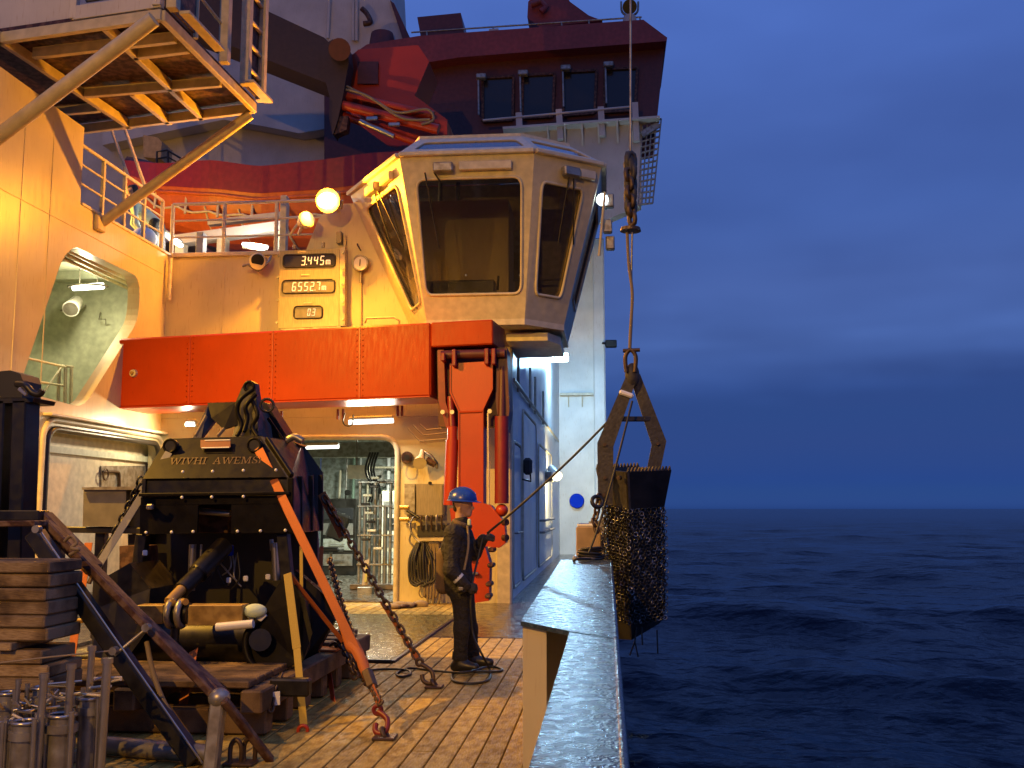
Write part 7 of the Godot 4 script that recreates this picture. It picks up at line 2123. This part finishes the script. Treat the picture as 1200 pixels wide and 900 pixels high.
func wall_gear() -> void:
	# the winch display
	var t := thing("display_panel", "brushed steel winch display panel with three lit readouts on the wall above the orange beam", "display panel", Vector3(-5.434, 4.913, -18.1))
	part("case", one_plate([Vector3(-5.956, 6.361, -17.95), Vector3(-4.834, 6.382, -17.95), Vector3(-4.82, 4.939, -17.95), Vector3(-5.947, 4.911, -17.95)], Vector3(0, 0, -0.24)), "panel_steel", t)
	part("bottom_tray", one_plate([Vector3(-5.954, 4.93, -17.97), Vector3(-4.826, 4.959, -17.97), Vector3(-4.745, 4.879, -17.97), Vector3(-5.824, 4.849, -17.97)], Vector3(0, 0, -0.2)), "dull_steel", t)
	part("side_cover", one_plate([Vector3(-4.839, 6.388, -17.97), Vector3(-4.744, 6.418, -17.97), Vector3(-4.715, 4.941, -17.97), Vector3(-4.825, 4.943, -17.97)], Vector3(0, 0, -0.2)), "trim_paint", t)
	var rows := [[332, 393, 306, "  3.445m", 0.2], [331, 392.5, 335, "6552.7m", 0.2], [344.5, 378, 366.5, " 0.3", 0.13]]
	var mids := [[Vector3(-5.879, 6.044, -17.94), Vector3(-4.909, 6.278, -17.94)], [Vector3(-5.882, 5.557, -17.94), Vector3(-4.907, 5.8, -17.94)], [Vector3(-5.653, 5.086, -17.94), Vector3(-5.126, 5.313, -17.94)]]
	for k in 3:
		var a: Vector3 = mids[k][0]
		var c: Vector3 = mids[k][1]
		var mm := (a + c) * 0.5
		var o := rrect(a.x, a.y, c.x, c.y, 0.06)
		var wn := MB.new()
		wn.slab(o, func(q: Vector2) -> Vector3: return Vector3(q.x, q.y, -17.942), Vector3(0, 0, -0.004))
		var wp := part("readout_window", wn, "clear_dark" if k == 0 else "grey_box", t)
		var lp := []
		for q in o:
			lp.append(Vector3(q.x, q.y, -17.94))
		part("readout_frame", one_tube(lp, 0.016, 6, true), "black_steel", wp)
		var code: String = rows[k][3]
		var hh: float = [0.155, 0.15, 0.12][k]
		var wide := 0.0
		for ch in code:
			wide += 0.0 if ch == "." else hh * 0.75
		seven(wp, Vector3(mm.x - wide * 0.5 + 0.03, mm.y, -17.935), hh, code, "digit_glow")
	for q in [Vector3(-5.534, 6.332, -17.94), Vector3(-5.459, 5.899, -17.94), Vector3(-5.398, 5.373, -17.94)]:
		part("caption_plate", one_box(q, Vector3(0.16, 0.025, 0.004), 0.0), "trim_paint", t)
	for q in [Vector3(-5.668, 6.406, -17.9), Vector3(-5.124, 6.424, -17.9)]:
		part("top_stud", one_cyl(q - Vector3(0, 0.03, 0), q + Vector3(0, 0.06, 0), 0.03), "panel_steel", t)
	for q in [Vector3(-5.976, 6.27, -17.97), Vector3(-5.98, 5.869, -17.97), Vector3(-5.968, 5.438, -17.97), Vector3(-5.973, 5.025, -17.97), Vector3(-4.766, 6.298, -17.94), Vector3(-4.76, 5.995, -17.94), Vector3(-4.754, 5.694, -17.94), Vector3(-4.747, 5.377, -17.94), Vector3(-4.741, 5.062, -17.94)]:
		part("clamp_screw", one_cyl(q, q + Vector3(0, 0, 0.03), 0.024), "dull_steel", t)
	# round gauge
	var g := thing("round_gauge", "round white dial gauge on the wall to the right of the display panel", "gauge", Vector3(-4.468, 6.123, -18.1))
	var gc := Vector3(-4.468, 6.123, -18.1)
	part("gauge_case", one_cyl(gc - Vector3(0, 0, 0.07), gc + Vector3(0, 0, 0.05), 0.15, -1, 24), "panel_steel", g)
	var dl := part("dial", one_cyl(gc + Vector3(0, 0, 0.051), gc + Vector3(0, 0, 0.055), 0.125, -1, 24), "paper_white", g)
	part("pointer", one_bar(gc + Vector3(-0.005, -0.06, 0.06), gc + Vector3(0, 0.07, 0.06), 0.02, 0.004, Vector3.BACK, 0), "cable_black", dl)
	part("bezel", one_ring(gc + Vector3(0, 0, 0.05), Vector3(0, 0, 1), 0.14, 0.02), "dull_steel", g)
	part("stem", one_cyl(gc - Vector3(0, 0.15, 0), gc - Vector3(0, 0.36, 0), 0.022), "dull_steel", g)
	part("hook", one_tube([Vector3(-4.561, 6.519, -18.19), Vector3(-4.526, 6.465, -18.05), Vector3(-4.46, 6.351, -18.05)], 0.014, 6), "chain_steel", g)
	# unlit floodlights
	var d := thing("round_worklight", "unlit round work light with a dark lens to the left of the display panel", "work light", Vector3(-6.387, 6.174, -18))
	part("lamp_drum", one_cyl(Vector3(-6.423, 6.199, -18.1), Vector3(-6.298, 6.111, -17.75), 0.17, 0.14, 20), "wall_paint", d)
	part("lens", one_cyl(Vector3(-6.303, 6.146, -17.76), Vector3(-6.296, 6.14, -17.74), 0.115, -1, 20), "black_steel", d)
	part("bracket", one_tube([Vector3(-6.624, 6.075, -17.9), Vector3(-6.491, 6.08, -17.8), Vector3(-6.328, 5.961, -17.85), Vector3(-6.158, 6.128, -17.9), Vector3(-6.165, 6.307, -18.1)], 0.025, 6), "dull_steel", d)
	var e := thing("small_spotlight", "small cream spotlight glinting on its bracket just below the orange floodlight", "spotlight", Vector3(-5.471, 6.851, -17.9))
	part("lamp_drum", one_tube([Vector3(-5.52, 6.809, -17.75), Vector3(-5.442, 6.825, -17.7), Vector3(-5.334, 6.827, -17.55)], [0.08, 0.13, 0.15], 16), "trim_paint", e)
	part("lens", one_cyl(Vector3(-5.334, 6.827, -17.55), Vector3(-5.32, 6.827, -17.53), 0.13, -1, 18), "bare_steel", e)
	part("bracket", one_cyl(Vector3(-5.487, 6.745, -17.75), Vector3(-5.625, 6.689, -18), 0.03), "trim_paint", e)
	var f := thing("room_floodlight", "white cylindrical floodlight aimed down in the pale green room behind the slanted opening", "floodlight", Vector3(-9.852, 5.4, -17.9))
	part("lamp_drum", one_cyl(Vector3(-9.845, 5.501, -18), Vector3(-9.733, 5.275, -17.6), 0.11, 0.15, 18), "plastic_white", f)
	part("lens", one_cyl(Vector3(-9.733, 5.275, -17.6), Vector3(-9.73, 5.268, -17.59), 0.13, -1, 18), "dull_steel", f)
	part("yoke", one_tube([Vector3(-10.024, 5.287, -17.8), Vector3(-9.87, 5.297, -17.7), Vector3(-9.701, 5.198, -17.7), Vector3(-9.723, 5.402, -18), Vector3(-9.835, 5.48, -18.3)], 0.022, 6), "dull_steel", f)
	# loudspeaker, horn, cabinet, valves, hose
	var l := thing("round_loudspeaker", "small round loudspeaker on the wall to the right of the hangar doorway", "loudspeaker", Vector3(-3.544, 2.555, -18))
	part("case", one_cyl(Vector3(-3.579, 2.564, -18.18), Vector3(-3.548, 2.556, -18.02), 0.11, 0.1, 20), "brown_steel", l)
	part("cone", one_cyl(Vector3(-3.548, 2.556, -18.02), Vector3(-3.544, 2.555, -18), 0.05, -1, 16), "cable_black", l)
	var n := thing("signal_horn", "cream signal horn bracketed on the wall above the grey cabinet", "horn", Vector3(-3.19, 2.492, -18))
	part("bell", one_tube([Vector3(-3.266, 2.437, -17.75), Vector3(-3.275, 2.469, -17.8), Vector3(-3.273, 2.551, -17.95), Vector3(-3.253, 2.675, -18)], [0.12, 0.1, 0.06, 0.05], 16), "trim_paint", n)
	part("bracket", one_tube([Vector3(-3.253, 2.675, -18), Vector3(-3.097, 2.578, -17.9), Vector3(-2.989, 2.442, -17.9), Vector3(-3.03, 2.377, -18.15)], 0.03, 6), "dull_steel", n)
	part("driver", one_cyl(Vector3(-3.172, 2.503, -17.9), Vector3(-3.019, 2.412, -17.9), 0.07, 0.05), "brown_steel", n)
	var c := thing("grey_cabinet", "grey steel cabinet on the wall behind the person", "cabinet", Vector3(-3.134, 1.501, -18))
	part("case", one_plate([Vector3(-3.351, 2.083, -17.9), Vector3(-2.879, 2.082, -17.9), Vector3(-2.875, 1.516, -17.9), Vector3(-3.344, 1.516, -17.9)], Vector3(0, 0, -0.28)), "panel_steel", c)
	part("door", one_plate([Vector3(-3.334, 2.06, -17.895), Vector3(-2.893, 2.06, -17.895), Vector3(-2.889, 1.539, -17.895), Vector3(-3.328, 1.538, -17.895)], Vector3(0, 0, 0.012)), "panel_steel", c)
	part("door", one_plate([Vector3(-3.584, 2.086, -18), Vector3(-3.4, 2.086, -18), Vector3(-3.394, 1.545, -18), Vector3(-3.577, 1.545, -18)], Vector3(0, 0, -0.19)), "dull_steel", c)
	part("lock", one_box(Vector3(-3.1, 2.096, -17.86), Vector3(0.06, 0.05, 0.05), 0.01), "black_steel", c)
	var v := thing("valve_block", "dark hydraulic valve block with a row of levers and brass taps under the grey cabinet", "valve block", Vector3(-3.101, 1.292, -18))
	part("block", one_plate([Vector3(-3.308, 1.354, -17.8), Vector3(-2.812, 1.37, -17.8), Vector3(-2.811, 1.179, -17.8), Vector3(-3.306, 1.163, -17.8)], Vector3(0, 0, -0.39)), "cable_black", v)
	for k in 5:
		var q := Vector3(-3.224, 1.385, -17.75).lerp(Vector3(-2.865, 1.4, -17.75), k / 4.0)
		part("lever", one_tube([q - Vector3(0, 0.1, 0), q + Vector3(0, 0.06, 0.06), q + Vector3(0, 0.14, 0.04)], [0.02, 0.016, 0.026], 8), "bare_steel" if k % 2 else "chain_steel", v)
	part("tap_arm", one_cyl(Vector3(-3.512, 1.62, -17.9), Vector3(-3.289, 1.487, -17.85), 0.028), "black_steel", v)
	for q in [Vector3(-3.579, 1.672, -18), Vector3(-3.576, 1.463, -18)]:
		part("brass_tap", one_cyl(q - Vector3(0.08, 0, 0), q + Vector3(0.08, 0, 0), 0.04), "brass", v)
		part("tap_stem", one_cyl(q, q - Vector3(0, 0, 0.2), 0.025), "brass", v)
	for q in [bend([Vector3(-3.514, 1.411, -18), Vector3(-3.442, 1.263, -17.95), Vector3(-3.47, 1.084, -17.95), Vector3(-3.377, 0.937, -17.95), Vector3(-3.404, 0.671, -17.95)]), bend([Vector3(-3.393, 1.53, -18), Vector3(-3.464, 1.353, -17.9), Vector3(-3.37, 1.145, -17.9), Vector3(-3.269, 1.059, -17.85)])]:
		part("hose", one_tube(q, 0.018, 6), "dull_steel", v)
	part("shelf", one_plate([Vector3(-3.316, 1.162, -17.85), Vector3(-2.849, 1.163, -17.85), Vector3(-2.848, 1.089, -17.85), Vector3(-3.315, 1.088, -17.85)], Vector3(0, 0, -0.34)), "trim_paint", v)
	var hs := thing("hanging_hose", "black hose hung in long loops on the wall left of the person", "hose", Vector3(-3.258, 0.33, -18))
	for k in 7:
		var dx := 0.05 * (k - 3)
		part("loop", one_tube(bend([Vector3(-3.257, 1.055, -17.95) + Vector3(dx * 0.5, 0, 0.03 * (k % 3)), Vector3(-3.305, 0.777, -17.9) + Vector3(dx, 0, 0.03 * (k % 3)), Vector3(-3.286, 0.41, -17.9) + Vector3(dx, 0.02 * (k % 4), 0.03), Vector3(-3.221, 0.324, -17.88) + Vector3(dx * 0.6, 0.02 * (k % 4), 0.03), Vector3(-3.151, 0.44, -17.9) + Vector3(dx, 0, 0.02), Vector3(-3.17, 0.777, -17.9) + Vector3(dx, 0, 0.03 * (k % 2)), Vector3(-3.257, 1.055, -17.95) + Vector3(dx * 0.5, 0, 0)], 5), 0.026, 6), "cable_black", hs)
	part("lower_loop", one_tube(bend([Vector3(-3.21, 0.352, -17.9), Vector3(-3.284, 0.205, -17.9), Vector3(-3.238, 0.118, -17.9), Vector3(-3.178, 0.162, -17.9), Vector3(-3.179, 0.265, -17.9)]), 0.012, 6), "rope_tan", hs)
	part("hook", one_bar(Vector3(-3.248, 1.057, -17.9), Vector3(-3.301, 1.047, -18.19), 0.04, 0.04), "dull_steel", hs)
	var ro := thing("hanging_ropes", "tan rope ends hanging on the wall just behind the person's back", "rope", Vector3(-3.031, 0.229, -18))
	for k in 6:
		var dx := 0.03 * (k - 2.5)
		part("rope_end", one_tube(bend([Vector3(-3.045, 1.056, -17.95) + Vector3(dx, 0, 0), Vector3(-3.037, 0.704, -17.92) + Vector3(dx * 1.5, 0, 0.03 * (k % 2)), Vector3(-3.048, 0.264, -17.92) + Vector3(dx * 1.8, -0.05 * (k % 3), 0.02), Vector3(-3.066, 0.115, -17.95) + Vector3(dx * 1.5, -0.12 * (k % 2), 0)]), 0.022, 6), "rope_tan", ro)
	part("hook_bar", one_bar(Vector3(-3.121, 1.056, -17.95), Vector3(-2.954, 1.056, -17.95), 0.04, 0.04), "dull_steel", ro)
	part("hook_bracket", one_bar(Vector3(-3.045, 1.056, -17.95), Vector3(-3.086, 1.048, -18.19), 0.04, 0.04), "dull_steel", ro)
	var pile := thing("rag_heap", "low heap of brown rags and line on the planks at the foot of the wall", "heap", Vector3(-3.475, 0, -17.737))
	var rng := RandomNumberGenerator.new()
	rng.seed = 14
	for k in 9:
		var q := Vector3(-3.56, 0.04, -17.139).lerp(Vector3(-3.161, 0.04, -17.484), k / 8.0) + Vector3(0, 0, rng.randf_range(-0.15, 0.1))
		part("rag", one_ball(q, Vector3(rng.randf_range(0.08, 0.16), rng.randf_range(0.03, 0.075), rng.randf_range(0.07, 0.14))), "brown_steel" if k % 2 else "rope_tan", pile)
	# spot on the starboard wall
	var sp := thing("wall_spotlight", "small lit spotlight on the white side wall above the far rails", "spotlight", Vector3(-1.6, 2.3, -29))
	part("housing", one_box(Vector3(-1.62, 2.55, -29.0), Vector3(0.24, 0.3, 0.7), 0.03), "dull_steel", sp)
	part("lamp_drum", one_cyl(Vector3(-1.573, 2.775, -29), Vector3(-1.385, 2.546, -28.6), 0.11, 0.16, 16), "plastic_white", sp)
	part("lens", one_cyl(Vector3(-1.385, 2.546, -28.6), Vector3(-1.375, 2.534, -28.58), 0.14, -1, 16), "spot_glow", sp)
	area(sp, Vector3(-1.295, 2.501, -28.7), Vector3(0.12, -0.04, -1), Vector2(0.2, 0.2), Color(1, 0.82, 0.42), 55.0)
	var s2 := thing("cab_spotlight", "small bright white spotlight on the seaward side of the control cab", "spotlight", Vector3(-0.029, 6.994, -17.4))
	part("lamp_drum", one_cyl(Vector3(-0.059, 7.041, -17.5), Vector3(-0.029, 6.964, -17.3), 0.1, 0.12, 14), "dull_steel", s2)
	part("lens", one_cyl(Vector3(-0.029, 6.961, -17.29), Vector3(-0.029, 6.955, -17.27), 0.1, -1, 14), "led_glow", s2)
	part("arm", one_bar(Vector3(-0.059, 7.041, -17.5), Vector3(-0.05, Vector3(-0.059, 7.041, -17.5).y, -17.5), 0.05, 0.05), "dull_steel", s2)
	var s3 := thing("side_floodlight", "dark floodlight sticking out over the sea from the edge of the far bulkhead", "floodlight", Vector3(0.128, 7.586, -36.9))
	part("arm", one_bar(Vector3(-0.119, 7.637, -37), Vector3(0.067, 7.587, -36.9), 0.08, 0.08), "black_steel", s3)
	part("housing", one_box(Vector3(0.189, 7.569, -36.8), Vector3(0.42, 0.26, 0.3), 0.03), "black_steel", s3)
	# what crowds the hangar
	hangar_gear()


func hangar_gear() -> void:
	var rng := RandomNumberGenerator.new()
	rng.seed = 8
	var a := thing("pipe_bank", "bank of grey pipes and valves against the hangar's back wall", "pipes", Vector3(-5, 0, -27))
	for k in 26:
		var x := -7.2 + 0.19 * k
		var r := rng.randf_range(0.02, 0.055)
		var y0 := rng.randf_range(0, 1.4) if k % 3 else 0.0
		part("pipe", one_cyl(Vector3(x, y0, -27.3 + rng.randf_range(0, 0.3)), Vector3(x, rng.randf_range(2.4, 3.6), -27.3), r, -1, 8), ["trim_paint", "dull_steel", "machine_green", "plastic_white"][k % 4], a)
	for k in 8:
		var y := 0.7 + 0.34 * k
		part("pipe", one_cyl(Vector3(-7.2 + rng.randf_range(0, 1.5), y, -27.0), Vector3(-2.4 - rng.randf_range(0, 1.5), y, -27.0), 0.03, -1, 8), ["trim_paint", "dull_steel"][k % 2], a)
	for k in 12:
		var q := Vector3(rng.randf_range(-7, -2.6), rng.randf_range(1.0, 2.9), -26.9)
		part("valve_body", one_box(q, Vector3(rng.randf_range(0.12, 0.3), rng.randf_range(0.12, 0.35), 0.2), 0.03), ["dull_steel", "black_steel", "machine_green", "trim_paint"][k % 4], a)
	var n := 0
	for q in [[-6.7, -25.6, 0.9, 1.9, "tall dark machine cabinet at the back left of the hangar", "black_steel"], [-5.35, -26.1, 0.75, 2.1, "pale grey equipment locker in the middle of the hangar's back wall", "trim_paint"], [-4.5, -25.4, 0.6, 1.5, "green-grey control cabinet with small lights in the hangar", "machine_green"], [-3.1, -25.9, 0.7, 2.2, "dark tall rack at the right of the hangar", "black_steel"]]:
		var m := thing("equipment_cabinet", q[4], "cabinet", Vector3(q[0], 0, q[1]))
		part("case", one_box(Vector3(q[0], q[3] * 0.5, q[1]), Vector3(q[2], q[3], 0.6), 0.02), q[5], m)
		for k in 4:
			var yy: float = q[3] * (0.2 + 0.2 * k)
			part("front_panel", one_box(Vector3(q[0], yy, q[1] + 0.305), Vector3(q[2] * 0.84, q[3] * 0.15, 0.02), 0.004), ["dull_steel", "machine_grey", "grey_box", "clear_dark"][(k + n) % 4], m)
			part("handle", one_cyl(Vector3(q[0] - q[2] * 0.2, yy, q[1] + 0.34), Vector3(q[0] + q[2] * 0.2, yy, q[1] + 0.34), 0.012, -1, 6), "bare_steel", m)
		n += 1
	var r := thing("tube_rack", "rack of bright upright steel tubes just inside the doorway on the right", "rack", Vector3(-4.904, 0.258, -21) * Vector3(1, 0, 1))
	for k in 7:
		var q := Vector3(-5.158, 1.756, -21.2).lerp(Vector3(-4.505, 1.756, -21.2), k / 6.0)
		part("tube", one_cyl(Vector3(q.x, 0.12, q.z), Vector3(q.x, 2.2 - 0.25 * (k % 3), q.z), 0.035 + 0.012 * (k % 2), -1, 10), "bare_steel" if k % 2 else "dull_steel", r)
	for y in [0.5, 1.1, 1.7, 2.2]:
		part("cross_rail", one_bar(Vector3(Vector3(-5.195, 1.756, -21.2).x, y, -21.15), Vector3(Vector3(-4.451, 1.756, -21.2).x, y, -21.15), 0.04, 0.04), "dull_steel", r)
	for k in 9:
		var q := Vector3(-4.843, 2.281, -20.9) + Vector3(rng.randf_range(-0.15, 0.2), -0.18 * k, 0)
		part("clamp", one_box(q, Vector3(0.18, 0.05, 0.1), 0.01), "black_steel" if k % 2 else "trim_paint", r)
	part("foot_plate", one_box(Vector3(Vector3(-4.784, 0.252, -21.1).x, 0.06, -21.1), Vector3(0.95, 0.1, 0.5), 0.01), "timber_brown", r)
	var w := thing("yellow_board", "small yellow and white board standing at the foot of the tube rack", "board", Vector3(-4.735, 0.159, -20) * Vector3(1, 0, 1))
	part("board", one_plate([Vector3(-4.808, 0.626, -20.2), Vector3(-4.706, 0.66, -20.2), Vector3(-4.708, 0.169, -20.1), Vector3(-4.827, 0.151, -20.1)], Vector3(0, 0, -0.04)), "cardboard", w)
	part("stripe", one_plate([Vector3(-4.766, 0.562, -20.17), Vector3(-4.723, 0.578, -20.17), Vector3(-4.727, 0.22, -20.07), Vector3(-4.778, 0.22, -20.07)], Vector3(0, 0, -0.01)), "strap_yellow", w)
	part("foot", one_box(Vector3(Vector3(-4.759, 0.152, -20.1).x, 0.06, -20.15), Vector3(0.3, 0.12, 0.2), 0.01), "dull_steel", w)
	var ch := thing("office_chair", "black office chair in the hangar between the chains", "chair", Vector3(-6.063, 0.358, -22.5) * Vector3(1, 0, 1))
	var cq := Vector3(-6.112, 0.824, -22.5)
	part("seat", one_box(Vector3(cq.x, 0.75, cq.z), Vector3(0.5, 0.1, 0.48), 0.04), "rubber", ch)
	part("backrest", one_box(Vector3(cq.x + 0.12, 1.25, cq.z - 0.1), Vector3(0.42, 0.6, 0.1), 0.05, Basis(Vector3.BACK, -0.35)), "rubber", ch)
	part("column", one_cyl(Vector3(cq.x, 0.1, cq.z), Vector3(cq.x, 0.72, cq.z), 0.035), "dull_steel", ch)
	for k in 5:
		var d := Vector3(cos(TAU * k / 5), 0, sin(TAU * k / 5)) * 0.28
		part("leg", one_cyl(Vector3(cq.x, 0.12, cq.z), Vector3(cq.x, 0.04, cq.z) + d, 0.025), "rubber", ch)
	var pb := thing("hose_reel", "pale box of hoses hanging from the hangar beam behind the doorway", "box", Vector3(-5.424, 2.178, -22.5))
	part("box", one_plate([Vector3(-5.781, 2.616, -22.5), Vector3(-5.335, 2.614, -22.5), Vector3(-5.33, 2.31, -22.5), Vector3(-5.775, 2.312, -22.5)], Vector3(0, 0, -0.3)), "trim_paint", pb)
	for k in 4:
		var q := Vector3(-5.215, 2.888, -22.3) + Vector3(0.06 * k, 0, 0)
		part("hose", one_tube(bend([q, q + Vector3(-0.1, -0.4, 0), q + Vector3(0.06, -0.8, 0.05), q + Vector3(-0.02, -1.1, 0)]), 0.025, 6), "cable_black", pb)
	part("hanger", one_cyl(Vector3(-5.592, 2.619, -22.6), Vector3(Vector3(-5.592, 2.619, -22.6).x, 3.7, -22.6), 0.02), "dull_steel", pb)
